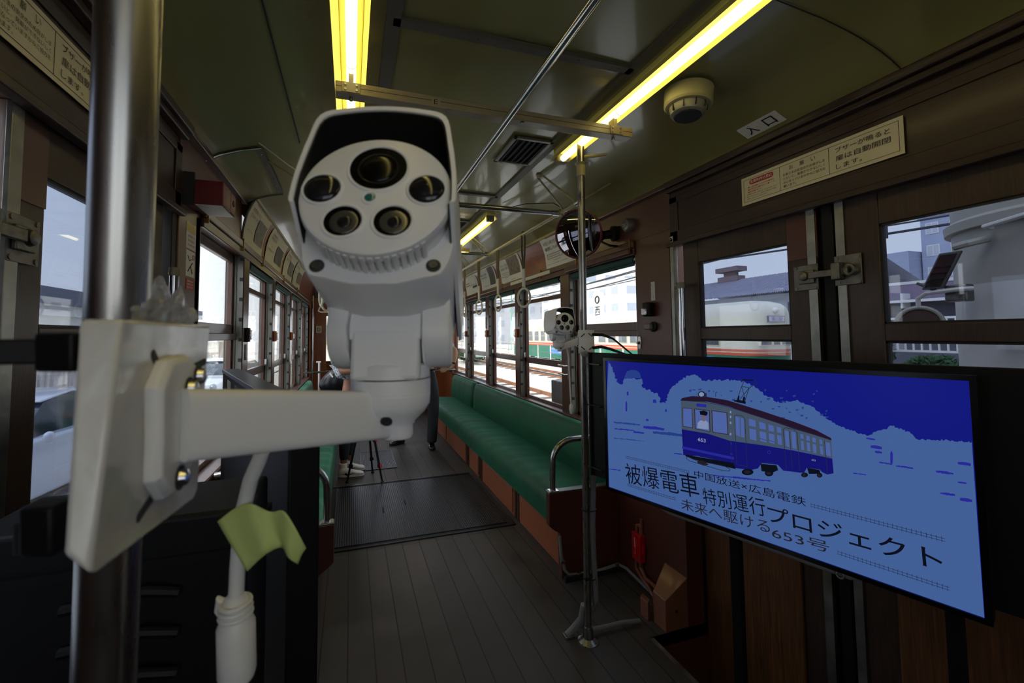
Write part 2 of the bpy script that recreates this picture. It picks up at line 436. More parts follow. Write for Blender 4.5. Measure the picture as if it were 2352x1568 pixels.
# ---- door pillars
trim(MB().box(1.70, 1.80, 1.955, 2.27, -.3, 2.05), PLY, bev=.003)
trim(MB().box(1.697, 1.702, 1.962, 1.968, ZS, 1.98), DARKG)
trim(MB().box(1.690, 1.72, 1.93, 1.955, -.3, 1.97), ALU, bev=.003)
trim(MB().box(-.74, -.64, 1.95, 2.199, 0, 2.05), PLY, bev=.003)
trim(MB().box(-.70, -.645, 1.90, 1.95, 0, 1.97), BLACK, bev=.003)

# ---- entrance doors: two framed leaves with a rubber seal between
def leaf(root, s, y0, y1, wy0, wy1, xin, name='door_leaf'):
    L = MB(); a, b = xin, xin+.038
    def q(m, ya, yb, z0, z1, d0=0, d1=.038): bx(m, s, xin-0+d0, xin+d1, ya, yb, z0, z1)
    q(L, y0, wy0, -.3, 1.94); q(L, wy1, y1, -.3, 1.94)
    q(L, wy0, wy1, 1.815, 1.94); q(L, wy0, wy1, 1.415, 1.475); q(L, wy0, wy1, -.3, .95)
    o = L.build(name, WOOD_D, root, bev=.004)
    for z0, z1 in ((1.475, 1.815), (.95, 1.415)):
        m = MB(); q(m, wy0-.004, wy1+.004, z0-.004, z1+.004, .016, .020); m.build('window_pane', GLASST, o)
        m = MB()
        for t in ((wy0, wy0+.006, z0, z1), (wy1-.006, wy1, z0, z1), (wy0, wy1, z0, z0+.006), (wy0, wy1, z1-.006, z1)): q(m, *t, .004, .014)
        m.build('glazing_bead', DARKG, o)
    # patched corner panel
    m = MB(); q(m, wy0-.12 if wy0-y0 > .1 else wy1, wy0 if wy0-y0 > .1 else y1-.02, 1.74, 1.92, -.003, 0); m.build('patch_panel', PLY, o, bev=.001)
    return o
dr = bpy.data.objects.new('door_1', None); COL.objects.link(dr); dr.location = (1.74, 1.15, -.3); dr['kind'] = 'structure'
lf = leaf(dr, 1, 1.19, 1.89, 1.302, 1.785, .02); rf = leaf(dr, 1, .05, 1.108, .42, .978, .02)
MB().box(1.725, 1.75, 1.126, 1.172, -.3, 1.94).box(1.735, 1.76, 1.108, 1.19, -.3, 1.94).build('rubber_seal', BLACK, dr, bev=.006)
for (y0, y1), q in (((1.185, 1.218), lf), ((1.082, 1.112), rf)):
    MB().box(1.712, 1.722, y0, y1, -.3, 1.93).build('edge_plate', ALU, q, bev=.001)
# lower panelling of the leaves
for q, y0, y1 in ((lf, 1.30, 1.79), (rf, .42, .98)):
    m = MB().box(1.708, 1.72, y0, y1, -.28, .93)
    m.build('lower_panel', wood('door_planks', (96, 60, 30), (26, 26, 1.2), rough=.5, coat=.15), q, bev=.004)
# latch across the gap
lt = thing('door_latch', 'heavy cast metal bar latch across the two door leaves right of the wall sign', 'latch', (1.71, 1.15, 1.66))
def latch(lt, X, s, yc, z, dy=1):
    def B(y0, y1, z0, z1, d0, d1):
        a, b = X-s*d0, X-s*d1; return min(a, b), max(a, b), min(y0, y1), max(y0, y1), z0, z1
    MB().box(*B(yc+dy*.03, yc+dy*.125, z-.055, z+.045, 0, .004)).build('base_plate', CAST, lt, bev=.002)
    MB().box(*B(yc-dy*.03, yc-dy*.12, z-.05, z+.06, 0, .004)).build('keeper_plate', CAST, lt, bev=.002)
    m = MB(); m.lathe([(.02, 0), (.022, .006), (.016, .014), (.016, .02), (.01, .024)], (X-s*.004, yc+dy*.075, z), (-s, 0, 0), 20)
    m.build('pivot_boss', CAST, lt)
    MB().box(*B(yc+dy*.055, yc-dy*.085, z-.013, z+.013, .012, .024)).box(*B(yc+dy*.1, yc+dy*.04, z-.03, z+.022, .004, .014)).build('bar', CAST, lt, bev=.003)
    MB().box(*B(yc-dy*.035, yc-dy*.065, z-.03, z+.034, .003, .036)).build('hook', CAST, lt, bev=.005)
    MB().torus((X-s*.02, yc-dy*.09, z+.002), (s, 0, 0), .016, .006, 16, 8).build('ring', CAST, lt)
    m = MB()
    for a, b in ((.04, .036), (.115, .036), (.04, -.046), (.115, -.046), (-.112, .05), (-.112, -.04), (-.04, .05), (-.045, -.04)):
        MB().disc((X-s*.003, yc+dy*a, z+b), (-s, 0, 0), .006, .003, 10).build('rivet', CAST, lt)
latch(lt, 1.715, 1, 1.15, 1.668)

dl = bpy.data.objects.new('door_2', None); COL.objects.link(dl); dl.location = (-.68, 1.1, -.3); dl['kind'] = 'structure'
lf2 = leaf(dl, -1, 1.115, 1.86, 1.222, 1.73, .02); rf2 = leaf(dl, -1, .0, 1.03, .35, .88, .02)
MB().box(-.69, -.665, 1.05, 1.09, -.3, 1.94).build('rubber_seal', BLACK, dl, bev=.006)
for (y0, y1), q in (((1.10, 1.135), lf2), ((1.0, 1.03), rf2)):
    MB().box(-.662, -.652, y0, y1, -.3, 1.93).build('edge_plate', ALU, q, bev=.001)
lt2 = thing('door_latch', 'tarnished bar latch joining the door leaves at the far left edge', 'latch', (-.65, 1.07, 1.66))
latch(lt2, -.655, -1, 1.07, 1.66)
# header panels over the doors, with a recessed field
for s, ys in ((1, 1.955), (-1, 1.95)):
    mb = MB(); bx(mb, s, 0, .08, Y0, ys, 1.94, 2.28); trim(mb, WOOD_DY)
    mb = MB(); bx(mb, s, -.006, 0, Y0, ys, 2.165, 2.20); bx(mb, s, -.006, 0, Y0, ys, 1.945, 2.01); bx(mb, s, -.006, 0, ys-.06, ys, 1.945, 2.2); trim(mb, WOOD_DY, bev=.004)
    mb = MB(); bx(mb, s, -.03, 0, Y0, ys, 2.225, 2.25); bx(mb, s, -.045, 0, Y0, ys, 2.25, 2.283); screws(mb, [])
    trim(mb, WOOD_DY, bev=.005)
    mb = MB(); bx(mb, s, -.02, .01, Y0, ys+.02, 1.925, 1.95); trim(mb, WOOD_DY, bev=.004)
    # side wall behind the camera end
    mb = MB(); bx(mb, s, 0, .08, Y0, .05 if s > 0 else 0, -.3, 1.95); trim(mb, PLY)
# ---- end wall with its window, and the driver's end behind the camera
Ye = 8.45
mb = MB().box(-.72, 1.8, Ye, Ye+.08, 0, .95).box(-.72, 1.8, Ye, Ye+.08, 1.86, 2.45).box(-.72, -.5, Ye, Ye+.08, .95, 1.86).box(.38, .5, Ye, Ye+.08, .95, 1.86).box(1.45, 1.8, Ye, Ye+.08, .95, 1.86)
struct(mb, 'wall_back', WOOD_O)
for i, (a, b) in enumerate(((-.5, .38), (.5, 1.45))):
    r = bpy.data.objects.new('window_%d' % (11+i), None); COL.objects.link(r); r.location = ((a+b)/2, Ye, .95); r['kind'] = 'structure'
    m = MB()
    for q in ((a, a+.035, .95, 1.86), (b-.035, b, .95, 1.86), (a, b, .95, .99), (a, b, 1.81, 1.86)): m.box(q[0], q[1], Ye-.02, Ye+.03, q[2], q[3])
    m.build('window_frame', WOOD_Z, r, bev=.003)
    MB().box(a+.03, b-.03, Ye+.01, Ye+.014, .985, 1.815).build('window_pane', GLASS, r)
trim(MB().box(-.64, 1.7, Ye-.035, Ye, .90, .945), WOOD_O, bev=.006)
trim(MB().box(-.64, 1.7, Ye-.01, Ye, .2, .80), PANEL_O, bev=.006)
trim(MB().box(-.64, 1.7, 7.98, 8.06, 2.10, 2.45), wood('dark_end_header', (70, 34, 22), (1.2, 16, 16)))
trim(MB().box(-.64, -.40, 8.0, 8.06, 0, 2.12), WOOD_O); trim(MB().box(1.46, 1.70, 8.0, 8.06, 0, 2.12), WOOD_O)
for s in (1, -1):   # rear side doors region
    mb = MB(); bx(mb, s, .0, .1, 7.4, Y1, -.1, 2.3); trim(mb, WOOD_O)
mb = MB().box(-.72, 1.8, Y0-.08, Y0, -.3, 1.12).box(-.72, 1.8, Y0-.08, Y0, 2.05, 2.45)
mb.box(-.72, -.62, Y0-.08, Y0, 1.12, 2.05).box(.10, .16, Y0-.08, Y0, 1.12, 2.05).box(.90, 1.8, Y0-.08, Y0, 1.12, 2.05)
struct(mb, 'wall_front', PLY)
for i, (a, b) in enumerate(((-.62, .10), (.16, .90))):
    r = bpy.data.objects.new('window_%d' % (13+i), None); COL.objects.link(r); r.location = ((a+b)/2, Y0, 1.0); r['kind'] = 'structure'
    MB().box(a, b, Y0-.05, Y0-.046, 1.12, 2.05).build('window_pane', GLASS, r)

# ------------------------------------------------------------------ floor plates
fp = thing('floor_hatch', 'large black tread-plate hatch set in the middle of the gangway floor', 'floor plate', (.53, 3.8, 0))
MB().box(-.10, 1.15, 3.21, 4.40, .001, .006).build('tread_plate', TREAD, fp)
EDGE = mat('dark_edge_metal', (60, 60, 64), .3, .8, var=.2)
m = MB()
for q in ((-.16, 1.21, 3.14, 3.155), (-.16, 1.21, 4.435, 4.45), (-.16, -.145, 3.14, 4.45), (1.195, 1.21, 3.14, 4.45), (-.11, 1.16, 3.195, 3.205), (-.11, 1.16, 4.405, 4.412), (-.11, -.103, 3.2, 4.41), (1.153, 1.16, 3.2, 4.41), (.80, .808, 3.2, 4.41)): m.box(*q, .0, .009)
m.build('edge_frame', EDGE, fp, bev=.002)
MB().box(-.15, 1.2, 3.15, 4.44, .0005, .003).build('rubber_border', DARKG, fp)
for x, y in ((.27, 3.75), (.46, 3.86)):
    MB().box(x-.006, x+.006, y-.05, y+.05, .004, .009).build('lifting_slot', BLACK, fp)
f2 = thing('floor_hatch', 'small square tread-plate cover beyond the large floor hatch', 'floor plate', (.31, 5.25, 0))
MB().box(.13, .49, 4.9, 5.63, .001, .006).build('tread_plate', TREAD, f2)
m = MB()
for q in ((.12, .5, 4.89, 4.9), (.12, .5, 5.63, 5.64), (.12, .13, 4.9, 5.63), (.49, .5, 4.9, 5.63)): m.box(*q, 0, .008)
m.build('edge_frame', EDGE, f2)
# ------------------------------------------------------------------ fluorescent lights
TUBE = bpy.data.materials.new('lit_tube'); TUBE.use_nodes = True
_b = TUBE.node_tree.nodes['Principled BSDF']; _b.inputs['Base Color'].default_value = (1, .95, .6, 1)
_b.inputs['Emission Color'].default_value = (1, .86, .40, 1); _b.inputs['Emission Strength'].default_value = 3.4
HOUS = mat('yellow_lit_lamp_housing', (236, 222, 120), .35, var=.06)  # white housing; the tube's yellow light is put into its base colour
ENDC = mat('grey_lamp_end', (120, 116, 100), .5)
def lamp(x, y0, y1, label):
    r = thing('ceiling_lamp', label, 'light', (x, (y0+y1)/2, 2.40), 'bare tube lamps along the ceiling')
    sgn = 1 if x > XC else -1
    MB().box(x-.035, x+.035, y0, y1, 2.375, 2.40).build('lamp_housing', HOUS, r, bev=.004)
    m = MB(); m.poly([(x-.035, y0, 2.376), (x-.055, y0, 2.34), (x-.055, y1, 2.34), (x-.035, y1, 2.376)], [(0, 1, 2, 3)])
    m.poly([(x+.035, y0, 2.376), (x+.05, y0, 2.352), (x+.05, y1, 2.352), (x+.035, y1, 2.376)], [(0, 1, 2, 3)]).build('reflector', HOUS, r)
    MB().tube([(x, y0+.03, 2.352), (x, y1-.03, 2.352)], .016, 14).build('tube', TUBE, r)
    for y in (y0, y1-.04):
        MB().box(x-.03, x+.03, y, y+.04, 2.332, 2.38).build('end_cap', ENDC, r, bev=.008)
    for k in (0, 1, 2):
        y = y0+(y1-y0)*(k+.5)/3
        MB().torus((x, y, 2.352), (0, 1, 0), .018, .0015, 14, 6).build('tube_clip', CHROME, r)
lamp(-.005, -1.2, 1.99, 'long lit tube lamp running up the ceiling above the white camera')
lamp(1.035, -1.2, 1.99, 'long lit tube lamp slanting across the ceiling above the entrance sticker')
lamp(-.005, 3.15, 4.9, 'second lit tube lamp on the left of the ceiling, hidden behind the white camera')
lamp(1.035, 3.15, 4.9, 'short looking lit tube lamp over the strap rail, right of the white camera')
lamp(-.005, 5.9, 7.5, 'farthest lit tube lamp on the left of the ceiling')
lamp(1.035, 5.9, 7.5, 'farthest lit tube lamp on the right of the ceiling')

# aluminium cross beams under the ceiling
BEAM = mat('cream_painted_beam', (150, 138, 110), .38, var=.1, coat=.2)
def beam(y, label):
    r = thing('ceiling_beam', label, 'beam', (XC, y, 2.29), 'cross beams carrying the lamps')
    MB().box(-.055, 1.115, y-.024, y+.024, 2.265, 2.305).build('beam_section', BEAM, r, bev=.003)
    MB().box(-.055, 1.115, y-.0245, y-.0235, 2.286, 2.2875).build('joint_line', DARKG, r)
    for x in (-.005, 1.035):
        m = MB().box(x-.03, x+.03, y-.027, y-.024, 2.268, 2.303); m.build('hinge_plate', BEAM, r, bev=.001)
        for q in ((-.018, 2.277), (.018, 2.277), (-.018, 2.294), (.018, 2.294)):
            MB().disc((x+q[0], y-.027, q[1]), (0, -1, 0), .004, .003, 10).build('screw', ALU, r)
        MB().disc((x, y, 2.265), (0, 0, -1), .006, .012, 10).build('bolt', ALU, r)
        MB().box(x-.008, x+.008, y-.02, y+.02, 2.305, 2.36).build('hanger', BEAM, r)
    for x in (.33, .62):
        MB().box(x-.006, x+.006, y-.02, y-.008, 2.258, 2.266).build('bolt', ALU, r)
    return r
b1 = beam(1.51, 'cream cross beam marked E crossing the ceiling just above the white camera')
MB().box(.27, .30, 1.484, 1.4858, 2.270, 2.295).build('letter_plate', mat('plate_tan', (160, 146, 120), .5), b1)
text('E', (.277, 1.4835, 2.274), (1, 0, 0), (0, 0, 1), .013, .017, INK, parent=b1)
beam(4.1, 'cream cross beam carrying the second pair of lamps')
beam(6.7, 'cream cross beam carrying the farthest lamps')

# air vents
def vent(x0, x1, y0, y1, label):
    z = 2.398
    r = thing('air_vent', label, 'vent', ((x0+x1)/2, (y0+y1)/2, z), 'louvred air vents in the ceiling')
    m = MB()
    for q in ((x0, x0+.02, y0, y1), (x1-.02, x1, y0, y1), (x0, x1, y0, y0+.02), (x0, x1, y1-.02, y1)): m.box(*q, z-.012, z)
    m.build('vent_frame', mat('vent_grey', (118, 114, 104), .4, coat=.2), r, bev=.003)
    MB().box(x0+.01, x1-.01, y0+.01, y1-.01, z-.003, z-.001).build('backing', BLACK, r)
    for k in range(6):
        x = x0+.03+k*(x1-x0-.06)/5
        MB().slab((x-.006, y0+.02, z-.012), (.003, 0, 0), (0, y1-y0-.04, 0), (.014, 0, .010)).build('louvre', DARKG, r)
vent(.735, .945, 1.87, 2.18, 'louvred air vent in the ceiling right of the white camera')
vent(.735, .945, 3.42, 3.72, 'second louvred vent further down the ceiling')
# smoke detector like round unit
r = thing('smoke_detector', 'round cream smoke detector on the ceiling beside the entrance sticker', 'smoke detector', (1.225, 1.29, 2.36))
ax = V((-.10, 0, -1))
MB().lathe([(.088, -.01), (.086, .045), (.08, .052)], (1.225, 1.29, 2.362), ax, 40).build('base', CREAM, r)
m = MB().lathe([(.066, .052), (.068, .06), (.06, .082), (.05, .088)], (1.225, 1.29, 2.362), ax, 40); m.build('cover', mat('grey_cover', (130, 128, 112), .4), r)
MB().lathe([(.05, .088), (.047, .092), (.0, .092)], (1.225, 1.29, 2.362), ax, 32).build('sensor_grille', DARKG, r)
for k in range(10):
    a = 2*PI*k/10; p = V((1.225, 1.29, 2.362))+ax.normalized()*.062+V((math.cos(a), math.sin(a), 0))*.066
    MB().obox(p, (math.cos(a), math.sin(a), 0), (-math.sin(a), math.cos(a), 0), ax.normalized(), .004, .002, .012).build('rib', DARKG, r)
# entrance sticker
TLp, TRp, BLp = V((1.58, 1.374, 2.3285)), V((1.58, 1.203, 2.3285)), V((1.672, 1.43, 2.283))
nrm = V((-.45, 0, -1)).normalized(); off = nrm*.012
p0 = V((1.574, 1.369, 2.321)); xa = V((0, -1, 0)); ya = V((-1, 0, .34)).normalized()
o0 = V((1.646, 1.402, 2.294)); ya = V((-.063, 0, .027)).normalized(); nrm = V((-.39, 0, -.92)).normalized()
s = MB().slab(o0, xa*.178, ya*.070, nrm*.0008).build('entrance_sticker', PAPERW); tag(s, 'white ceiling sticker with two black characters reading 入口', 'sign')
text('入', o0+xa*.026+ya*.012+nrm*.001, xa, ya, .046, .046, INK, parent=s, bold=.01, off=.001)
text('口', o0+xa*.108+ya*.012+nrm*.001, xa, ya, .044, .046, INK, parent=s, bold=.01, off=.001)
# curved inspection panel on the left side of the ceiling
r = thing('inspection_panel', 'curved inspection panel with a chrome edge on the left slope of the ceiling', 'panel', (-.53, 2.55, 2.3))
def cpatch(y0, y1, d0, d1, h, n=14):
    rr = []
    for y in (y0, y1): rr.append([V((XC-(d0+(d1-d0)*k/n), y, cz(d0+(d1-d0)*k/n)-h)) for k in range(n+1)])
    return MB().ring(rr, closed=False)
cpatch(2.24, 2.93, .95, 1.165, .008).build('panel_skin', CEIL, r)
for y in (2.24, 2.93):
    MB().tube([(XC-(.94+.23*k/12), y, cz(.94+.23*k/12)-.010) for k in range(13)], .006, 8).build('edge_bead', CHROME, r)
cpatch(2.24, 2.93, .935, .965, .012).build('piano_hinge', STRIP, r)
for k in range(6):
    MB().disc((XC-.95, 2.3+k*.115, cz(.95)-.012), (0, 0, -1), .004, .003, 8).build('screw', CHROME, r)

# ------------------------------------------------------------------ rails and strap hangers
r = thing('ceiling_rail', 'polished steel rail running down the centre of the ceiling towards the camera', 'handrail', (.53, 1, 2.22))
MB().tube([(.53, -1.2, 2.22), (.53, 2.37, 2.22)], .0135, 16).build('rail', CHROME, r)
for y in (-.6, .82, 2.3):
    MB().tube([(.53, y, 2.23), (.53, y, 2.40)], .007, 8).build('stay', CHROME, r)
    MB().lathe([(.022, 0), (.02, .006), (.008, .012)], (.53, y, 2.402), (0, 0, -1), 16).build('flange', CHROME, r)
PAINTR = mat('cream_painted_rail', (168, 160, 116), .3, coat=.4, var=.06)
def strap_rail(x, y0, y1, label):
    r = thing('strap_rail', label, 'handrail', (x, (y0+y1)/2, 2.21), 'long rails carrying the hanging straps')
    MB().tube([(x, y0, 2.21), (x, y1, 2.21)], .013, 14).build('rail', PAINTR, r)
    s = -1 if x > XC else 1
    for y in (2.30, 3.9, 5.5, 7.1):
        if y < y1+.01:
            for dy in (-.11, .07):
                MB().tube([(x+s*.19, y+dy*.3, 2.385), (x+s*.02, y+dy*.8, 2.235), (x+s*.004, y+dy*.9, 2.2), (x-s*.012, y+dy, 2.193), (x-s*.018, y+dy*1.1, 2.215)], .006, 8).build('hooked_stay', PAINTR, r)
            MB().lathe([(.02, 0), (.016, .01), (.006, .014)], (x+s*.19, y, 2.392), (0, 0, -1), 14).build('flange', PAINTR, r)
            for dy in (-.12, .1):
                MB().tube([(x-s*.22, y+dy, 2.345), (x-s*.01, y+dy*.5, 2.215)], .005, 8).build('side_stay', PAINTR, r)
    MB().tube([(x, y0-.005, 2.21), (x, y0+.05, 2.21)], .018, 14).build('end_sleeve', CHROME, r)
    for y in (2.42, 3.87):
        MB().tube([(x, y-.03, 2.21), (x, y+.03, 2.21)], .019, 14).build('tee_joint', PAINTR, r)
strap_rail(1.25, 2.15, 7.6, 'cream painted strap rail along the right windows')
strap_rail(-.19, 2.15, 7.6, 'cream painted strap rail along the left windows')
for y, l in ((2.42, 'dark polished cross rod joining the strap rails, nearest the convex mirror'), (3.87, 'second polished cross rod under the ceiling, beyond the nearest one'), (7.0, 'farthest polished cross rod under the ceiling')):
    o = MB().tube([(-.17, y, 2.21), (1.20, y, 2.21)], .0155, 14).tube([(1.20, y, 2.21), (1.24, y, 2.21)], .02, 14).tube([(-.18, y, 2.21), (-.14, y, 2.21)], .02, 14)
    o = o.build('cross_rod', CHROME); tag(o, l, 'handrail', 'cross rods between the strap rails')
def hanger(x, y, rot, label, name='strap_hanger'):
    r = thing(name, label, 'strap hanger', (x, y, 2.21), 'ring straps hanging from the rails')
    ca, sa = math.cos(rot), math.sin(rot)
    def P(a, b, z): return (x+a*ca-b*sa, y+a*sa+b*ca, z)
    m = MB()
    for q in (-1, 1):
        m.tube([P(q*.002, 0, 1.945), P(q*.013, 0, 2.06), P(q*.016, 0, 2.18), P(q*.012, 0, 2.222), P(0, 0, 2.232)], .004, 6, flat=2.2)
    m.build('strap_loop', LEATH, r)
    MB().box(-.0, .001, 0, .001, 0, .001).bm.free()
    m = MB(); c = V((x, y, 1.875)); m.obox(c, (ca, sa, 0), (-sa, ca, 0), (0, 0, 1), .014, .006, .072); m.build('sleeve', IVORY, r, bev=.003)
    m = MB(); m.tube([P(0, 0, 1.81), P(0, 0, 1.79)], .008, 8); m.build('ring_link', LEATH, r)
    rings = MB(); N = 32
    pts = []
    for k in range(N+1):
        t = 2*PI*k/N; pts.append(P(.062*math.sin(t), 0, 1.727+.07*math.cos(t)))
    rings.tube(pts, .0085, 10, cap=False).build('grip_ring', IVORY, r)
hl = {3.02: 'nearest strap with an oval ring in front of the wooden advert band', 3.62: 'second ring strap along the right rail', 4.22: 'third ring strap along the right rail', 4.80: 'fourth ring strap along the right rail, beside the white camera'}
for k, y in enumerate((3.02, 3.62, 4.22, 4.80, 5.4, 6.0, 6.6)):
    hanger(1.25, y, PI/2+(.45 if k == 0 else .12*((k*7) % 3)), hl.get(y, 'right rail ring strap number %s from the near end, behind the white camera' % ('five', 'six', 'seven')[k-4] if k > 3 else ''))
for k, y in enumerate((3.12, 3.78, 4.45, 5.1, 5.7, 6.3)):
    hanger(-.19, y, PI/2+(.25, -.6, .3, .1, -.2, .3)[k], ('leftmost ring strap, hanging just left of the white camera', 'wide open ring strap left of the white camera', 'third ring strap left of the white camera, partly hidden', 'fourth ring strap on the left rail, hidden behind the white camera', 'fifth ring strap on the left rail, hidden behind the white camera', 'last ring strap on the left rail, next to the triangular handle')[k])
# triangular grab handle at the end of the car
r = thing('triangular_handle', 'cream triangular grab handle hanging at the far end of the car', 'handle', (-.33, 6.4, 2.2))
MB().tube([(-.19, 6.5, 2.2), (-.42, 6.5, 1.84), (-.43, 6.5, 1.80), (-.40, 6.5, 1.785), (.02, 6.5, 1.785), (.05, 6.5, 1.80), (.04, 6.5, 1.84), (-.19, 6.5, 2.2)], .009, 8).build('bent_tube', IVORY, r)

# ------------------------------------------------------------------ poles
r = thing('grab_pole', 'full height steel pole carrying the smaller white camera beside the television', 'pole', (1.07, 1.86, 0))
PB, PT = V((1.082, 1.874, 0)), V((1.036, 1.776, 2.36))
def pl(z): return PB+(PT-PB)*(z/2.36)
MB().tube([PB, PT], .0172, 24).build('shaft', STEEL, r)
MB().lathe([(.05, 0), (.048, .006), (.026, .02), (.022, .06), (.019, .07)], PB, PT-PB, 28).build('floor_flange', STEEL, r)
MB().lathe([(.021, 0), (.021, .05), (.03, .06)], pl(2.20), PT-PB, 24).build('ceiling_socket', PAINTR, r)
MB().tube([pl(2.29), (1.19, 1.80, 2.33)], .008, 8).build('top_stay', PAINTR, r)
# spiral wrapped cable down the pole
pts = [pl(z)+V((.03+.006*math.sin(z*9), -.012, 0)) for z in [.95-.04*k for k in range(22)]]
pts = pts[:20]+[V((1.12, 1.875, .16)), V((1.09, 1.92, .05)), V((1.04, 1.93, .03))]
m = MB(); rr = []
m.tube(pts, [.013+.0016*(k % 2) for k in range(len(pts))], 10)
o = m.build('wrapped_cable', mat('spiral_wrap', (120, 120, 124), .5, bump=.5, bs=60)); tag(o, 'grey spiral wrapped cable strapped down the steel pole', 'cable')
for z in (.62, .30):
    c = pl(z)+V((.012, -.004, 0)); pts = [c+V((.034*math.cos(t), .022*math.sin(t), .004*math.sin(t))) for t in [2*PI*k/24 for k in range(25)]]
    o = MB().tube(pts, .0025, 6, cap=False).build('cable_tie', BLACK); tag(o, 'black cable tie round the steel pole, %s' % ('upper one' if z > .5 else 'lower one'), 'cable tie', 'cable ties on the steel pole')
o = MB().tube([(1.10, 1.90, .03), (1.2, 1.905, .022), (1.28, 1.9, .026), (1.385, 1.895, .018)], .0105, 10).build('conduit', CONDUIT); tag(o, 'grey taped cable lying on the floor from the pole towards the pipe box', 'cable')
r = thing('floor_bracket', 'small bent steel bracket on the floor at the foot of the steel pole', 'bracket', (1.0, 1.93, 0))
MB().box(.985, 1.03, 1.91, 1.95, 0, .012).build('foot', ALU, r, bev=.002)
MB().tube([(1.0, 1.93, .01), (1.03, 1.925, .035), (1.062, 1.90, .09), (1.07, 1.888, .16)], .016, 10).build('sleeve', CONDUIT, r)

# near pole at the left
r = thing('grab_pole', 'thick shiny steel pole at the left, directly behind the white mounting plate', 'pole', (-.12, .26, 0))
P0 = dep(271, 735, .262); P1 = dep(298, 0, .258); dv = (P1-P0).normalized()
k0 = (0-P0.z)/dv.z; k1 = (2.38-P0.z)/dv.z
NPB, NPT = P0+dv*k0, P0+dv*k1
def npl(z): return NPB+(NPT-NPB)*(z/2.38)
MB().tube([NPB, NPT], .0160, 40).build('shaft', STEEL, r)
MB().lathe([(.05, 0), (.048, .006), (.03, .02), (.026, .06)], NPB, dv, 28).build('floor_flange', STEEL, r)

# chrome pole with grey clamps beside the doors
def door_rail(x, y, z0, z1, sw, label):
    r = thing('door_grab_rail', label, 'handrail', (x, y, z0), 'polished grab rails beside the doors')
    MB().tube([(x, y, z0), (x, y, z1)], .0165, 20).build('rail', CHROME, r)
    for z in (z0, z1):
        q = MB().lathe([(.0185, -.016), (.019, 0), (.018, .014)], (x, y, z), (0, 0, 1), 20)
        q.tube([(x, y, z), (x+sw*.03, y+.05, z), (x+sw*.05, y+.11, z-.004)], .008, 8); q.build('clamp', ENDC, r)
        for dz in (-.022, .022):
            MB().box(x+sw*.052-.004, x+sw*.052+.004, y+.09, y+.13, z+dz-.01, z+dz+.01).build('bracket_plate', ALU, r, bev=.002)
door_rail(1.655, 1.84, .14, 1.70, 1, 'polished grab rail at the entrance doors between the button pillar and the door leaf')
door_rail(-.615, 1.85, .14, 1.69, -1, 'grab rail with a grey cap beside the left pillar, behind the thick steel pole')
# grab rail at window one, doors at the rear
r = thing('rear_door_pole', 'tall blue reflecting chrome pole at the far left doorway', 'pole', (-.60, 6.6, 0))
MB().tube([(-.58, 7.5, 0.3), (-.58, 7.5, 2.1)], .018, 14).build('shaft', CHROME, r)
r = thing('rear_post', 'short white capped handrail post before the far end door', 'pole', (-.45, 7.2, 0))
MB().tube([(-.455, 7.2, 0), (-.455, 7.2, 1.04)], .016, 12).tube([(-.50, 7.2, 1.045), (-.43, 7.2, 1.045)], .012, 10).build('shaft', WHITEP, r)
for x, yy in ((-.60, 7.05), (1.66, 7.45)):
    pass

# ------------------------------------------------------------------ adverts on the curved bands
PHO = [mat('photo_grey_dark', (74, 72, 70), .5, var=.7, vs=22), mat('photo_grey_mid', (120, 112, 104), .5, var=.6, vs=26), mat('photo_sepia', (116, 100, 84), .5, var=.6, vs=24)]
def on_band(s, y, u, off=.004):   # u 0..1 up the band
    cur = [(0, 2.036), (-.004, 2.09), (-.012, 2.15), (-.028, 2.21), (-.052, 2.265), (-.070, 2.295)]
    t = u*(len(cur)-1); i = min(int(t), len(cur)-2); f = t-i
    d = cur[i][0]+(cur[i+1][0]-cur[i][0])*f; z = cur[i][1]+(cur[i+1][1]-cur[i][1])*f
    return V((side_x(s, d-off), y, z))
def band_patch(s, ya, yb, ua, ub, off, n=8, warp=0):
    m = MB(); r = []
    for k in range(n+1):
        u = ua+(ub-ua)*k/n; w = warp*math.sin(u*PI)
        r.append([on_band(s, ya+(yb-ya)*j/6, u, off+w*math.cos(j*1.3)*.5+ (warp*1.2 if j in (0, 6) else 0)) for j in range(7)])
    return m.ring(r, closed=False)
def bandtext(s, body, y0, u0, wd, hu, m, par, off=.009):
    # characters laid along the band: reading direction is -y on the right wall, +y on the left wall
    d = -1 if s > 0 else 1
    p = on_band(s, y0, u0, off); q = on_band(s, y0, u0+hu, off)
    return text(body, p, (0, d, 0), q-p, wd, (q-p).length, m, parent=par)
def poster(s, ya, yb, label, lines, photo, pm, frame=None, spot='right'):
    # ya = edge at the start of reading
    d = -1 if s > 0 else 1; W = abs(yb-ya)
    r = thing('poster', label, 'poster', on_band(s, (ya+yb)/2, 0), 'adverts in the curved band on the %s' % ('right' if s > 0 else 'left'))
    band_patch(s, ya, yb, 0.0, .98, .004, warp=.002).build('sheet', PAPER if s < 0 else PAPERW, r)
    f0, f1, u0, u1 = photo
    band_patch(s, ya+d*W*f0, ya+d*W*f1, u0, u1, .0085).build('photograph', PHO[pm], r)
    for (b, f, u, w_, hu, ik) in lines:
        bandtext(s, b, ya+d*W*f, u, W*w_, hu, ik, r, .0095)
    if frame:
        f0, f1, u0, u1 = frame; t = .004
        for q in ((f0, f1, u0, u0+.012), (f0, f1, u1-.012, u1), (f0, f0+.008, u0, u1), (f1-.008, f1, u0, u1)):
            band_patch(s, ya+d*W*q[0], ya+d*W*q[1], q[2], q[3], .0088, n=2).build('rule', INK, r)
    return r
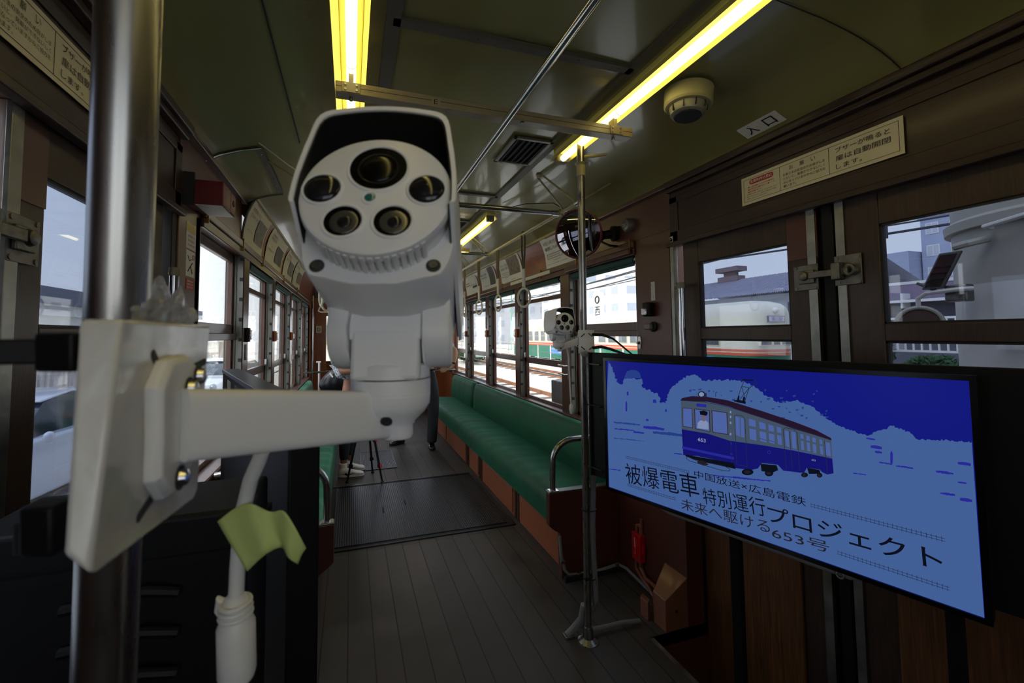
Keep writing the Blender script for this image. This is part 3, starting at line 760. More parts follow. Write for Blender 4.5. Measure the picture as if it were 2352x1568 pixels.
poster(1, 3.545, 2.80, 'advert with two lines of black characters partly behind the convex mirror', [('中区小町付近で', .05, .68, .42, .11, INK), ('被爆した651号', .05, .52, .42, .11, INK), ('(現)広電本社前付近の様子', .09, .32, .30, .05, INK), ('広島電鉄株式会社', .20, .20, .2, .03, INK), ('昭和二十年九月頃に撮影された被災車両', .05, .10, .5, .03, INK), ('所蔵資料より', .6, .03, .25, .03, INKR)], (.56, .97, .22, .88), 1, frame=(.06, .45, .28, .42))
poster(1, 4.76, 4.11, 'advert with a photograph of a long building, right of the third strap', [('一年十一月頃の', .06, .62, .4, .1, INKB), ('電車通り風景', .06, .50, .36, .1, INKB), ('広島市中区', .12, .30, .26, .05, INK), ('当時の写真', .2, .19, .16, .04, INK), ('所蔵資料より', .5, .05, .3, .03, INK)], (.44, .93, .24, .92), 2, frame=(.06, .42, .25, .40))
poster(1, 5.555, 4.93, 'advert with a dark upright photograph, between the second and third straps', [('被爆した電車', .06, .62, .42, .08, INK), ('広島の街を走る', .06, .50, .38, .07, INK), ('昭和二十年', .2, .14, .3, .05, INK)], (.60, .93, .14, .93), 0)
poster(1, 6.36, 5.72, 'pale advert with a small plan drawing, farthest on the right band', [('路面電車の', .08, .55, .36, .07, INK), ('運転再開', .08, .44, .36, .07, INK)], (.58, .92, .30, .40), 0, frame=(.52, .9, .45, .85))
poster(1, 7.2, 6.55, 'last advert on the right band, behind the white camera', [('被爆電車', .1, .6, .4, .1, INK)], (.5, .9, .3, .8), 1)
poster(-1, 2.955, 3.53, 'nearest advert on the left band with a big grey street photograph', [('被爆電車が走る', .08, .72, .40, .08, INKB), ('広島のまち', .08, .60, .38, .08, INKB), ('昭和二十年', .1, .3, .25, .04, INKB)], (.5, .95, .2, .72), 1)
poster(-1, 3.66, 4.44, 'second advert on the left band with a dark figure photograph', [('広島電鉄の', .08, .74, .3, .07, INKB), ('家政女学校', .08, .64, .3, .07, INKB), ('当時の様子', .08, .36, .3, .05, INKB)], (.52, .95, .18, .66), 0)
poster(-1, 4.56, 5.22, 'third advert on the left band, narrower looking with a grey photograph', [('復旧電車の', .08, .72, .34, .08, INKB), ('運転士たち', .08, .58, .34, .08, INKB)], (.5, .95, .22, .66), 1)
poster(-1, 5.30, 6.02, 'fourth advert on the left band, farthest from the maroon speaker box', [('焼け跡の街', .08, .72, .34, .08, INKB), ('昭和二十年', .08, .5, .34, .06, INKB)], (.5, .95, .22, .66), 2)
# long light notice strip under the band, right
o = MB().box(1.672, 1.688, 3.44, 4.42, 1.985, 2.018).build('notice_strip', IVORY, bev=.002); tag(o, 'long ivory plastic strip under the adverts on the right side', 'strip')
# roller blinds
def blind(s, y0, y1, label, drop=.03):
    x = side_x(s, .015)
    r = thing('roller_blind', label, 'blind', (x, (y0+y1)/2, 1.92), 'rolled green window blinds')
    MB().tube([(x, y0+.03, 1.918), (x, y1-.03, 1.918)], .024, 16).build('roll', GREENB, r)
    MB().box(x-.003, x+.003, y0+.035, y1-.035, 1.918-drop-.02, 1.918).build('hem', GREENB, r)
    MB().tube([(x, y0+.0, 1.918), (x, y0+.03, 1.918)], .010, 10).tube([(x, y1-.03, 1.918), (x, y1, 1.918)], .010, 10).build('end_pin', WHITEP, r)
for (a, b), l in zip(RW, ('rolled green blind over the widest window, behind the steel pole', 'rolled green blind behind the nearest ring strap', 'rolled green blind behind the second ring strap', 'rolled green blind behind the third ring strap', 'rolled green blind beside the white camera')):
    blind(1, a, b, l, .02 if a < 3 else 0)
for (a, b), l in zip(LW[1:], ('rolled blind over the second left window', 'rolled blind over the third left window', 'rolled blind over the fourth left window', 'rolled blind over the last left window')):
    blind(-1, a, b, l, 0)
# wooden cover roll over the first right window
trim(MB().box(1.665, 1.70, 2.29, 3.16, 1.945, 1.99), WOOD_Y, bev=.012)

# stop buttons on the window posts
def stopbtn(s, y, z, label, m=ORANGE):
    x = side_x(s, -.005)
    r = thing('stop_button', label, 'button', (x, y, z), 'stop buttons on the window posts')
    a, b = (x-.022, x) if s > 0 else (x, x+.022)
    MB().box(a, b, y-.028, y+.028, z-.045, z+.045).build('casing', m, r, bev=.006)
    c = x-s*.022; a, b = min(c, c-s*.012), max(c, c-s*.012)
    MB().box(a, b, y-.02, y+.02, z-.03, z+.03).build('push_cap', CHROME, r, bev=.005)
stopbtn(1, 4.30, 1.46, 'orange and chrome stop button on the post right of the third strap')
stopbtn(1, 5.36, 1.46, 'stop button on the post behind the second strap from the white camera')
stopbtn(1, 6.42, 1.46, 'stop button on the farthest right window post')
stopbtn(-1, 3.10, 1.46, 'black cased stop button on the first left window post', BLACK)
stopbtn(-1, 4.15, 1.45, 'orange stop button on the second left window post')
stopbtn(-1, 5.27, 1.45, 'orange stop button on the third left window post')
o = MB().box(-.648, -.63, 3.08, 3.12, 1.30, 1.40).build('window_latch', CAST, bev=.004); tag(o, 'dark metal latch below the black stop button on the left post', 'latch')
# thermometer like strips on posts
for y, l in ((4.27, 'slim white strip on the post above the orange stop button'), (5.40, 'slim white strip on the second post, by the second strap')):
    o = MB().box(1.688, 1.694, y-.012, y+.012, 1.53, 1.68).build('post_label', PAPERW); tag(o, l, 'label', 'slim white labels on the window posts')

# pillar with bell push buttons
r = thing('bell_push', 'black bell push with a chrome cap on the brown pillar left of the doors', 'button', (1.70, 2.13, 1.59))
MB().box(1.652, 1.70, 2.10, 2.165, 1.548, 1.632).build('casing', BLACK, r, bev=.012)
MB().box(1.640, 1.654, 2.112, 2.155, 1.553, 1.595).build('push_cap', CHROME, r, bev=.006)
r = thing('bell_push', 'small round grey bell push beneath the chrome capped one', 'button', (1.70, 2.12, 1.487))
MB().lathe([(.03, 0), (.03, .012), (.024, .02)], (1.70, 2.115, 1.487), (-1, 0, 0), 24).build('base', DARKG, r)
MB().box(1.655, 1.682, 2.10, 2.155, 1.47, 1.505).build('push_cap', mat('grey_push', (110, 110, 108), .4), r, bev=.008)
o = MB().box(1.6975, 1.6995, 2.098, 2.132, 1.642, 1.752).build('pillar_notice', PAPERW); tag(o, 'narrow white notice with three columns of small black characters on the pillar', 'label')
for k, tcol in enumerate(('ワンマンカーの場合で', 'お降りのときはボタン', 'を押してください')):
    text('\n'.join(tcol), (1.697, 2.105+.010*k+.008, 1.746-.0102*len(tcol)), (0, -1, 0), (0, 0, 1), .0065, .0102*len(tcol)-.002, INK, parent=o)
r = thing('window_bolt', 'small chrome bolt on the frame at the lower right of the widest window', 'latch', (1.69, 2.25, 1.39))
MB().box(1.694, 1.70, 2.238, 2.262, 1.35, 1.43).build('plate', CHROME, r, bev=.002)
MB().lathe([(.008, 0), (.01, .008), (.006, .018)], (1.694, 2.25, 1.39), (-1, 0, 0), 12).build('knob', CHROME, r)

# horn and round speaker above the first right window, mirror
r = thing('loudspeaker', 'small dark horn loudspeaker on the wooden panel right of the convex mirror', 'loudspeaker', (1.69, 2.45, 2.12))
MB().lathe([(.05, 0), (.052, .03), (.03, .045), (.028, .09), (.048, .12), (.05, .13)], (1.695, 2.46, 2.12), V((-1, .25, -.15)), 28).build('horn', BLACK, r)
MB().lathe([(.045, .13), (.02, .10), (.0, .10)], (1.695, 2.46, 2.12), V((-1, .25, -.15)), 24).build('mouth', DARKG, r)
r = thing('round_speaker', 'round grey perforated speaker at the corner of the panel above the widest window', 'loudspeaker', (1.69, 2.30, 2.14))
MB().lathe([(.046, 0), (.046, .03), (.036, .045)], (1.70, 2.305, 2.135), (-1, 0, 0), 32).build('housing', mat('grey_disc', (96, 90, 84), .4), r)
MB().lathe([(.036, .045), (.03, .05), (.0, .054)], (1.70, 2.305, 2.135), (-1, 0, 0), 32).build('grille', mat('grey_grille', (120, 116, 110), .35, .4), r)
for k in range(7):
    a = k*2*PI/6; rr_ = .016 if k < 6 else 0
    MB().disc((1.6475, 2.305+rr_*math.cos(a), 2.135+rr_*math.sin(a)), (-1, 0, 0), .003, .0012, 8).build('sound_hole', BLACK, r)
mc = dep(1328, 538, 2.25); mn = (V((-.72, -.60, -.22))).normalized()
r = thing('convex_mirror', 'round convex mirror with a dark red rim behind the steel pole', 'mirror', mc)
N2 = []
R0 = .122
for k in range(12):
    q = R0*k/11; N2.append((q, .022*(1-(q/R0)**2)))
MB().lathe(list(reversed(N2)), mc, mn, 48, cap=(False, True)).build('mirror_face', mat('mirror_silver', (150, 150, 158), .02, 1), r, ang=80)
MB().torus(mc, mn, R0+.001, .006, 48, 10).build('rim', mat('dark_red_rim', (90, 16, 20), .35), r)
MB().lathe([(R0, 0), (R0*.98, -.012), (.03, -.03), (.0, -.03)], mc, mn, 32).build('back_shell', BLACK, r)
MB().tube([mc-mn*.03, mc-mn*.06, V((1.60, 2.40, 2.02)), V((1.695, 2.45, 2.03))], .008, 10).build('arm', BLACK, r)
o = MB().tube([V((1.06, 2.95, 2.37)), (1.14, 2.7, 2.345), (1.25, 2.5, 2.30), (1.33, 2.38, 2.20), (1.30, 2.2, 2.08), mc-mn*.05], .003, 6).build('thin_cable', BLACK); tag(o, 'thin black cable curving over the ceiling to the convex mirror', 'cable')

# maroon box speaker at left and stickers on the left pillar
r = thing('speaker_box', 'dark maroon box with a round hole, projecting from the left wall', 'speaker', (-.64, 2.1, 2.0))
MB().box(-.64, -.50, 1.985, 2.10, 1.985, 2.085).build('housing', MAROON, r, bev=.004)
MB().box(-.632, -.50, 2.10, 2.185, 1.99, 2.08).build('front_section', MAROON, r, bev=.004)
MB().disc((-.5005, 2.15, 2.04), (1, 0, 0), .014, .003, 20).build('round_hole', BLACK, r)
MB().box(-.60, -.505, 1.99, 2.17, 1.9835, 1.9855).build('pale_underside', PAPERW, r)
MB().box(-.64, -.60, 1.975, 1.99, 1.98, 2.11).build('mount_bracket', DARKG, r)
def sticker(y0, y1, z0, z1, m, label):
    o = MB().box(-.6405, -.6385, y0, y1, z0, z1).build('sticker', m); return tag(o, label, 'sticker', 'stickers on the left pillar')
o = sticker(2.03, 2.14, 1.815, 1.925, PAPERW, 'upper sticker on the left pillar, shiny yellow at the top')
MB().box(-.6385, -.638, 2.032, 2.138, 1.885, 1.923).build('yellow_band', mat('yellow_foil', (200, 170, 60), .3), o)
for k in range(3):
    text(('お年寄りや', '体の不自由な方', 'のためのお席')[k], (-.6383, 2.045, 1.862-.018*k), (0, 1, 0), (0, 0, 1), .08, .011, INK, parent=o)
o = sticker(2.035, 2.135, 1.70, 1.808, PAPERW, 'middle sticker on the left pillar with a black no smoking drawing')
MB().torus((-.6385, 2.115, 1.785), (1, 0, 0), .010, .0015, 20, 6).build('ring_mark', INKR, o)
MB().tube([(-.6385, 2.055, 1.72), (-.6385, 2.085, 1.745), (-.6385, 2.105, 1.76)], .0025, 6).build('drawn_line', INK, o)
MB().tube([(-.6385, 2.05, 1.785), (-.6385, 2.07, 1.765), (-.6385, 2.095, 1.775)], .0018, 6).build('drawn_line', INK, o)
MB().tube([(-.6385, 2.085, 1.745), (-.6385, 2.09, 1.73), (-.6385, 2.105, 1.715)], .0022, 6).build('drawn_line', INK, o)
MB().disc((-.6388, 2.108, 1.728), (1, 0, 0), .009, .0012, 14).build('yellow_spot', mat('yellow_ink', (220, 180, 60), .5), o)
o = sticker(2.04, 2.13, 1.645, 1.69, INKR, 'small red sticker lowest on the left pillar')
for k in range(3): text(('危険物の持込み', 'は法令により', '禁止されています')[k], (-.6383, 2.05, 1.677-.0125*k), (0, 1, 0), (0, 0, 1), .07, .008, INKW, parent=o)

# framed notices over both doors
def notice(s, ya, label):
    # ya = y at the beginning of reading
    d = -1 if s > 0 else 1; X = side_x(s, -.007); L = .605; z0, z1 = 2.021, 2.146
    r = thing('door_notice', label, 'sign', (X, ya+d*L/2, z0))
    m = MB(); a, b = min(X, X-s*.0015), max(X, X-s*.0015); y0, y1 = sorted((ya, ya+d*L))
    m.box(a, b, y0, y1, z0, z1).build('sheet', PAPER, r)
    XX = X-s*.002
    def seg(u0, u1, za, zb, mm=INK, nm='rule'):
        q0, q1 = sorted((ya+d*u0, ya+d*u1)); a, b = sorted((XX, XX-s*.0004)); MB().box(a, b, q0, q1, za, zb).build(nm, mm, r)
    t = .0012
    seg(.012, L-.012, z0+.012, z0+.012+t); seg(.012, L-.012, z1-.012-t, z1-.012)
    for u in (.012, .183, .376, L-.012-t): seg(u, u+t, z0+.012, z1-.012)
    def T(b, u, z, w_, h, mm=INK, of=.0012): return text(b, (XX, ya+d*u, z), (0, d, 0), (0, 0, 1), w_, h, mm, parent=r, off=of)
    m = MB(); pts = []
    for cx, a0 in ((.145, -PI/2), (.052, PI/2)):
        for k in range(9):
            t_ = a0+PI*k/8; pts.append((cx+.011*math.cos(t_), .096+.011*math.sin(t_)))
    mm = MB().ring([[V((XX-s*h, ya+d*x, z0+y)) for x, y in pts] for h in (0, .0006)]); mm.build('red_pill', INKR, r)
    T('危険物持込禁止', .046, z0+.0895, .105, .014, INKW)
    for k, b in enumerate(('●火薬類●引火性液体●塗料', '●可燃性固体●高圧ガス●マッチ', '●酸類●農薬 など')):
        T(b, .035, z0+.071-.0105*k, (.125, .128, .07)[k], .0065, INKR)
    for k, b in enumerate(('危険物を車内に持込むことは法令により', '禁止されています。発見した場合は下車を', 'お願いすることがあります。')):
        T(b, .028, z0+.040-.010*k, (.14, .14, .10)[k], .006, INK)
    for k, (b, u) in enumerate((('お', .225), ('願', .268), ('い', .312))): T(b, u, z0+.087, .017, .017, INK)
    for k, b in enumerate(('お客さまの安全のため扉がしま', 'らないと、発車ができないしく', 'みになっていますからご協力を', '願います。')):
        T(b, .198, z0+.067-.016*k, (.165, .165, .165, .055)[k], .0115)
    T('ブザーが鳴ると', .40, z0+.082, .17, .020); T('扉は自動開閉', .40, z0+.051, .17, .021); T('します。', .40, z0+.022, .085, .018)
notice(1, 1.483, 'framed white notice with a red heading in three fields over the entrance doors')
notice(-1, .80, 'framed white notice at the upper left corner of the picture, over the left doors')
# hook above the door rail
o = MB().box(1.69, 1.70, 1.93, 1.955, 1.955, 1.985).tube([(1.69, 1.94, 1.97), (1.675, 1.94, 1.975)], .005, 8).build('door_hook', CHROME, bev=.002); tag(o, 'tiny chrome hook at the top corner of the entrance door frame', 'hook')

# ------------------------------------------------------------------ benches
def cushion(name, o, a, b, c, root, bev, cuts=(1, 1, 1), amp=.004):
    m = MB().slab(o, a, b, c)
    ob = m.build(name, VELVET, root, bev=bev); ob.modifiers['bevel'].segments = 5
    return ob
def bench(s, y0, y1, label):
    xf = 1.205 if s > 0 else -.135     # front edge of the seat
    xb = side_x(s, -.035)
    r = thing('bench', label, 'bench', (xf, (y0+y1)/2, 0), 'long green benches along the windows')
    D = xb-xf
    # seat cushion, long with soft edge
    n = 90; rings = []
    for i in range(n+1):
        y = y0+.02+(y1-y0-.04)*i/n; e = .02 if i in (0, n) else 0
        wv = .006*math.sin(i*1.7)+.004*math.sin(i*.9+1)
        sx_ = 1 if D > 0 else -1
        pr = [(.0, .262+e), (-.012, .30), (-.014+wv*.4, .38), (.0, .428-e+wv*.3), (.03, .449-e+wv*.6), (.10, .456-e+wv*.8), (.2, .452-e+wv*.5), (abs(D)-.05, .438-e), (abs(D)-.01, .42), (abs(D)-.01, .27)]
        rings.append([V((xf+sx_*p, y, z)) for p, z in pr])
    MB().ring(rings).build('seat_cushion', VELVET, r, ang=70)
    ys = [y0+.02, (y1-1.32 if s > 0 else y1-1.3), y1-.02]
    for ya, yb in zip(ys, ys[1:]):
        rg = []; N = 40
        for i in range(N+1):
            y = ya+(yb-ya)*i/N; e = .025 if i in (0, N) else (.008 if i in (1, N-1) else 0)
            wv = .0012*math.sin(i*.7)
            sx_ = 1 if D > 0 else -1
            pr = [(.0+e, .44), (-.065+e+wv, .47), (-.06+e+wv, .62), (-.045+e+wv, .74), (-.025+e, .785-e*.5), (.0, .795-e*.5), (.03, .79-e*.5), (.03, .44)]
            rg.append([V((xb+sx_*(p-.035), y, z)) for p, z in pr])
        MB().ring(rg).build('back_cushion', VELVET, r, ang=70)
    # base
    sx_ = 1 if D > 0 else -1; xp = xf+sx_*.055
    a, b = sorted((xp, xp+sx_*.02))
    MB().box(a, b, y0+.03, y1, .0, .262).build('base_board', PANEL_O, r)
    fr = [(2.45, 3.16), (3.32, 4.14), (4.30, 4.62), (4.80, 5.7), (5.85, 6.6)]
    for i, (p, q) in enumerate(fr):
        p += y0-2.4; q += y0-2.4
        if q > y1: continue
        a, b = sorted((xp-sx_*.012, xp))
        if i == 0 or i == 3:
            o = MB().box(a, b, p, q, .02, .235).build('perforated_panel', PERF, r, bev=.004)
        else:
            MB().box(a, b, p, q, .02, .22).build('heater_panel', PANEL_O, r, bev=.006)
    for p in (3.18, 3.24, 4.17, 4.24, 4.68, 4.74):
        a, b = sorted((xp-sx_*.008, xp)); MB().box(a, b, p+y0-2.4, p+y0-2.4+.035, .0, .25).build('dark_strip', WOOD_D, r)
    return r
def perf_mat():
    m = bpy.data.materials.new('perforated_brown_panel'); m.use_nodes = True; n = m.node_tree.nodes; l = m.node_tree.links; b = n['Principled BSDF']
    t = n.new('ShaderNodeTexCoord'); v = n.new('ShaderNodeTexVoronoi'); v.feature = 'F1'; v.inputs['Scale'].default_value = 62; v.inputs['Randomness'].default_value = 0
    mp = n.new('ShaderNodeMapping'); mp.inputs['Scale'].default_value = (0, 1, 1); mp.inputs['Location'].default_value = (.5/62, 0, 0); l.new(t.outputs['Object'], mp.inputs[0]); l.new(mp.outputs[0], v.inputs[0]); v.voronoi_dimensions = '3D'; r = n.new('ShaderNodeValToRGB'); r.color_ramp.elements[0].position = .26; r.color_ramp.elements[1].position = .34
    r.color_ramp.elements[0].color = (*lin((40, 22, 16)), 1); r.color_ramp.elements[1].color = (*lin((150, 86, 56)), 1)
    l.new(v.outputs['Distance'], r.inputs[0]); l.new(r.outputs[0], b.inputs['Base Color']); b.inputs['Roughness'].default_value = .45
    return m
PERF = perf_mat()
bench(1, 2.40, 7.0, 'long dark green velvet bench under the right windows')
bench(-1, 2.38, 7.0, 'dark green velvet bench on the left, cut off by the black screen')
def bench_end(s, y, label):
    xs = 1.13 if s > 0 else -.075
    r = thing('bench_end', label, 'bench end', (xs, y, 0))
    sg = s
    def X(a, b): return sorted((xs, xs+0)) if 0 else sorted((a, b))
    if s > 0: P = [(1.127, .505), (1.127, .315), (1.155, .29), (1.20, .262), (1.205, 0), (1.69, 0), (1.69, .505)]
    else: P = [(-.07, .505), (-.07, .315), (-.10, .29), (-.14, .262), (-.145, 0), (-.63, 0), (-.63, .505)]
    M = Matrix(((1, 0, 0, 0), (0, 0, 1, 0), (0, 1, 0, 0), (0, 0, 0, 1)))
    MB().prism(P, M, y-.025, y+.02).build('end_panel', PLY, r, bev=.006)
    a, b = sorted((1.127 if s > 0 else -.07, 1.69 if s > 0 else -.63))
    MB().box(a, b, y-.028, y+.023, .503, .512).build('metal_capping', ALU, r, bev=.002)
    x0 = 1.165 if s > 0 else -.105; k = 1 if s > 0 else -1
    MB().box(x0-.03, x0+.03, y-.026, y+.022, .508, .516).build('foot_plate', CHROME, r, bev=.002)
    pts = [(x0, y, .512), (x0, y, .60), (x0+k*.002, y, .68)]
    for t in range(9):
        a_ = PI-(PI/2)*t/8; pts.append((x0+k*(.002+.145+.145*math.cos(a_)), y+.0, .68+.125*math.sin(a_)))
    pts += [(x0+k*.25, y, .805), (x0+k*.40, y, .80), (x0+k*.50, y, .79)]
    MB().tube(pts, .0175, 16).build('arm_hoop', STEEL, r)
    return r
bench_end(1, 2.40, 'brown bench end with a bent steel arm hoop, left of the television')
bench_end(-1, 2.38, 'brown end of the left bench with a steel arm hoop beside the black screen')
# low skirting and conduit round the bench end
trim(MB().box(1.205, 1.60, 2.33, 2.355, 0, .03), DARKG)
o = MB().tube([(1.19, 2.37, .25), (1.195, 2.365, .15), (1.215, 2.36, .06), (1.24, 2.355, .03), (1.30, 2.35, .026), (1.45, 2.34, .03), (1.56, 2.33, .05), (1.585, 2.28, .045), (1.585, 2.1, .03), (1.583, 1.95, .025)], .0095, 10).build('conduit', CONDUIT); tag(o, 'pale grey conduit running from the bench end along the floor corner', 'conduit')
for p, l_ in (((1.2, 2.36, .11), 'upright on the bench end'), ((1.30, 2.345, .03), 'on the floor by the bench end'), ((1.55, 2.33, .05), 'in the corner left of the red box')):
    o = MB().box(p[0]-.014, p[0]+.014, p[1]-.012, p[1]+.004, p[2]-.008, p[2]+.008).build('conduit_clip', ALU, bev=.002); tag(o, 'small metal clip holding the grey conduit, ' + l_, 'clip', 'clips on the grey conduit')
# red emergency valve box, pipes and slanted box
rb = onx(1468, 1255, 1.585)
r = thing('emergency_valve_box', 'red valve box with white upright lettering below the television', 'valve box', (1.6, rb.y, rb.z))
MB().box(1.565, 1.60, rb.y-.035, rb.y+.04, rb.z-.075, rb.z+.075).build('red_cover', RED, r, bev=.003)
text('\n'.join('非常開閉コック'), (1.5645, rb.y+.018, rb.z-.045), (0, -1, 0), (0, 0, 1), .013, .095, INKW, parent=r)
MB().box(1.575, 1.59, rb.y-.048, rb.y-.034, rb.z-.02, rb.z+.02).build('latch_tab', RED, r, bev=.002)
PIPE = mat('brown_painted_pipe', (128, 76, 58), .45, var=.1)
r = thing('air_pipes', 'brown painted pipes running down from the red box to the slanted box', 'pipe', (1.58, rb.y, 0))
MB().tube([(1.59, rb.y+.02, rb.z+.07), (1.59, rb.y+.02, rb.z+.11), (1.59, rb.y+.0, rb.z+.118), (1.59, rb.y-.012, rb.z+.118), (1.59, rb.y-.015, rb.z+.07)], .011, 10).tube([(1.592, rb.y-.015, rb.z+.11), (1.592, rb.y-.015, rb.z+.16)], .009, 10).build('upper_loop', PIPE, r)
MB().tube([(1.58, rb.y+.022, rb.z-.07), (1.58, rb.y+.022, .10), (1.57, rb.y-.04, .075), (1.56, rb.y-.1, .07), (1.55, rb.y-.16, .05), (1.55, rb.y-.18, .0)], .0105, 10).build('long_pipe', PIPE, r)
MB().tube([(1.58, rb.y-.016, rb.z-.07), (1.58, rb.y-.016, .12), (1.57, rb.y-.07, .09), (1.56, rb.y-.14, .10), (1.55, rb.y-.2, .10)], .010, 10).build('short_pipe', PIPE, r)
MB().tube([(1.58, rb.y-.016, .15), (1.58, rb.y-.016, .19)], .016, 12).build('union_nut', PIPE, r)
BRB = mat('brown_box_paint', (128, 80, 62), .4, var=.08, coat=.2)
r = thing('slanted_box', 'brown metal box with a sloping lid on the floor step below the television', 'box', (1.53, 1.88, 0))
m = MB()
A = [(1.465, 1.80), (1.465, 1.885), (1.64, 1.90), (1.64, 1.80)]
m.hexa([V((1.465, 1.80, 0)), V((1.60, 1.80, 0)), V((1.60, 1.96, 0)), V((1.465, 1.89, 0)), V((1.465, 1.80, .15)), V((1.60, 1.80, .235)), V((1.60, 1.96, .235)), V((1.465, 1.89, .15))])
m.build('casing', BRB, r, bev=.003)
MB().disc((1.53, 1.7995, .09), (0, -1, 0), .006, .002, 12).build('screw_hole', BLACK, r)
MB().slab((1.44, 1.90, 0), (.03, .02, 0), (.0, .06, .0), (0, 0, .09)).build('side_bracket', BRB, r, bev=.002)
# ------------------------------------------------------------------ pan-tilt bullet cameras
LENSB = mat('lens_black', (5, 5, 7), .2, spec=.3)
LEDG = mat('led_reflector', (150, 150, 152), .12, .9)
LEDD = mat('led_dark_glass', (46, 46, 50), .08, .5)
SENS = mat('teal_sensor', (40, 110, 108), .12, coat=1)
VIN = mat('visor_black_lining', (16, 17, 20), .7)
SHADOWG = mat('panel_gap', (52, 52, 52), .7)
def cctv(name_label, piv, head, tilt, k, arm_from, flange_x, arm_h, screws_at, cabled=True, scr=1):
    """piv: tilt axis; head: heading of the body axis (yaw of the away direction); arm_from: end of the arm at the plate"""
    r = thing('security_camera', name_label, 'security camera', piv)
    ch, sh = math.cos(head), math.sin(head)
    ex, ey, ez = V((ch, -sh, 0)), V((sh, ch, 0)), V((0, 0, 1))
    ct, st = math.cos(tilt), math.sin(tilt)
    hy, hz = (ey*ct - ez*st), (ez*ct + ey*st)            # head frame (front is -hy)
    def B(x, y, z): return piv + (ex*x + ey*y + ez*z)*k   # base frame
    def H(x, y, z): return piv + (ex*x + hy*y + hz*z)*k   # head frame
    fx = -hy
    CZ = .0645; YF = -.090
    MH = Matrix((ex*k, hz*k, -hy*k)).transposed().to_4x4(); MH.translation = H(0, YF, CZ)   # local x right, y up, z out of the plate
    # barrel
    MB().lathe([(.049*k, 0), (.0505*k, .006*k), (.0505*k, .15*k), (.044*k, .162*k), (.0, .162*k)], H(0, YF+.003, CZ), hy, 56, cap=(True, False)).build('barrel', WHITE, r)
    # cooling ribs on the barrel
    m = MB()
    for i in range(-7, 8):
        a = i*.1; cx, cz_ = .0505*math.sin(a), -.0505*math.cos(a)
        m.obox(H(cx, YF+.010, CZ+cz_), ex*math.cos(a)+hz*math.sin(a), hy, -ex*math.sin(a)*-1+hz*-math.cos(a), .0017*k, .012*k, .0035*k)
    m.build('cooling_ribs', WHITE, r, bev=.0004)
    # lower shell with chin
    out = [(-.0535, .018), (-.0550, -.005), (-.0545, -.028), (-.0505, -.046), (-.0445, -.0555), (-.034, -.0575), (-.016, -.0625), (.016, -.0625), (.034, -.0575), (.0445, -.0555), (.0505, -.046), (.0545, -.028), (.0550, -.005), (.0535, .018)]
    inn = [(.0515*math.cos(t), .0515*math.sin(t)) for t in [.34-(PI+.68)*i/18 for i in range(19)]]
    for (y0, y1, sc_) in ((-.052, .075, 1),):
        rings = []
        n = 40
        def outl(sc2):
            L = out; seg = [0]
            for a, b in zip(L, L[1:]): seg.append(seg[-1]+math.dist(a, b))
            res = []
            for i in range(n):
                t = seg[-1]*i/(n-1)
                for j in range(len(L)-1):
                    if t <= seg[j+1]+1e-9:
                        f = (t-seg[j])/(seg[j+1]-seg[j]); res.append(((L[j][0]+(L[j+1][0]-L[j][0])*f)*sc2, (L[j][1]+(L[j+1][1]-L[j][1])*f)*sc2)); break
            return res
        inner = [(.0508*math.cos(t), .0508*math.sin(t)) for t in [PI-.12+(PI+.24)*i/(n-1) for i in range(n)]]
        for y, sc2, dz in ((-.074, .985, 0), (-.072, 1, 0), (-.03, 1, 0), (.03, .98, 0), (.075, .90, 0)):
            o_ = outl(sc2); rings.append([H(x, y, CZ+z) for x, z in o_]+[H(x, y, CZ+z) for x, z in reversed(inner)])
        MB().ushell(rings).build('lower_shell', WHITE, r, ang=40)
    for x in (-.041, .041):
        MB().lathe([(.0052*k, 0), (.0052*k, .001*k), (.0046*k, .0014*k)], H(x*.97, -.0735, CZ-.0475), -hy, 18).build('screw_recess', SHADOWG, r)
        MB().lathe([(.0036*k, .001*k), (.003*k, .0026*k)], H(x*.97, -.0735, CZ-.0475), -hy, 14).build('shell_screw', CAST, r)
    # visor
    vo = [(-.0560, -.040), (-.0575, -.01), (-.0572, .015), (-.0540, .045), (-.0485, .0715), (-.030, .0790), (0, .0820), (.030, .0790), (.0485, .0715), (.0540, .045), (.0572, .015), (.0575, -.01), (.0560, -.040)]
    def vring(y, o, t):
        L = [];
        for i, (x, z) in enumerate(o):
            L.append((x*(1-t/.058), z - (t if z > .03 else t*.3)))
        return L
    def spl(L, n=4):
        res = []
        P = [L[0]]+L+[L[-1]]
        for i in range(1, len(P)-2):
            for j in range(n):
                t = j/n; a, b, c, d = P[i-1], P[i], P[i+1], P[i+2]
                res.append(tuple(.5*((2*b[q])+(-a[q]+c[q])*t+(2*a[q]-5*b[q]+4*c[q]-d[q])*t*t+(-a[q]+3*b[q]-3*c[q]+d[q])*t**3) for q in (0, 1)))
        res.append(L[-1]); return res
    vs = spl(vo); vi = [(x*.945, z-(.0042 if z > .02 else .001)) for x, z in vs]
    def cutb(y, pts):     # sides of the visor rise towards the front
        return pts
    rings = []
    for y, e in ((-.101, 0), (-.098, 0), (-.06, 0), (.02, 0), (.07, 0)):
        f = max(0, min(1, (-.05-y)/.055))
        def lift(z): return z if z > .01 else max(z, z*(1-f)+(-.012)*f)
        oo = [H(x*(1-.03*f), y, CZ+lift(z)*1.0) for x, z in vs]; ii = [H(x*(1-.03*f), y, CZ+lift(z)) for x, z in vi]
        rings.append(oo+list(reversed(ii)))
    vz = MB().ushell(rings).build('visor', WHITE, r, ang=50)
    rings = []
    vj = [(x*.925, z-(.0055 if z > .02 else .0012)) for x, z in vs]
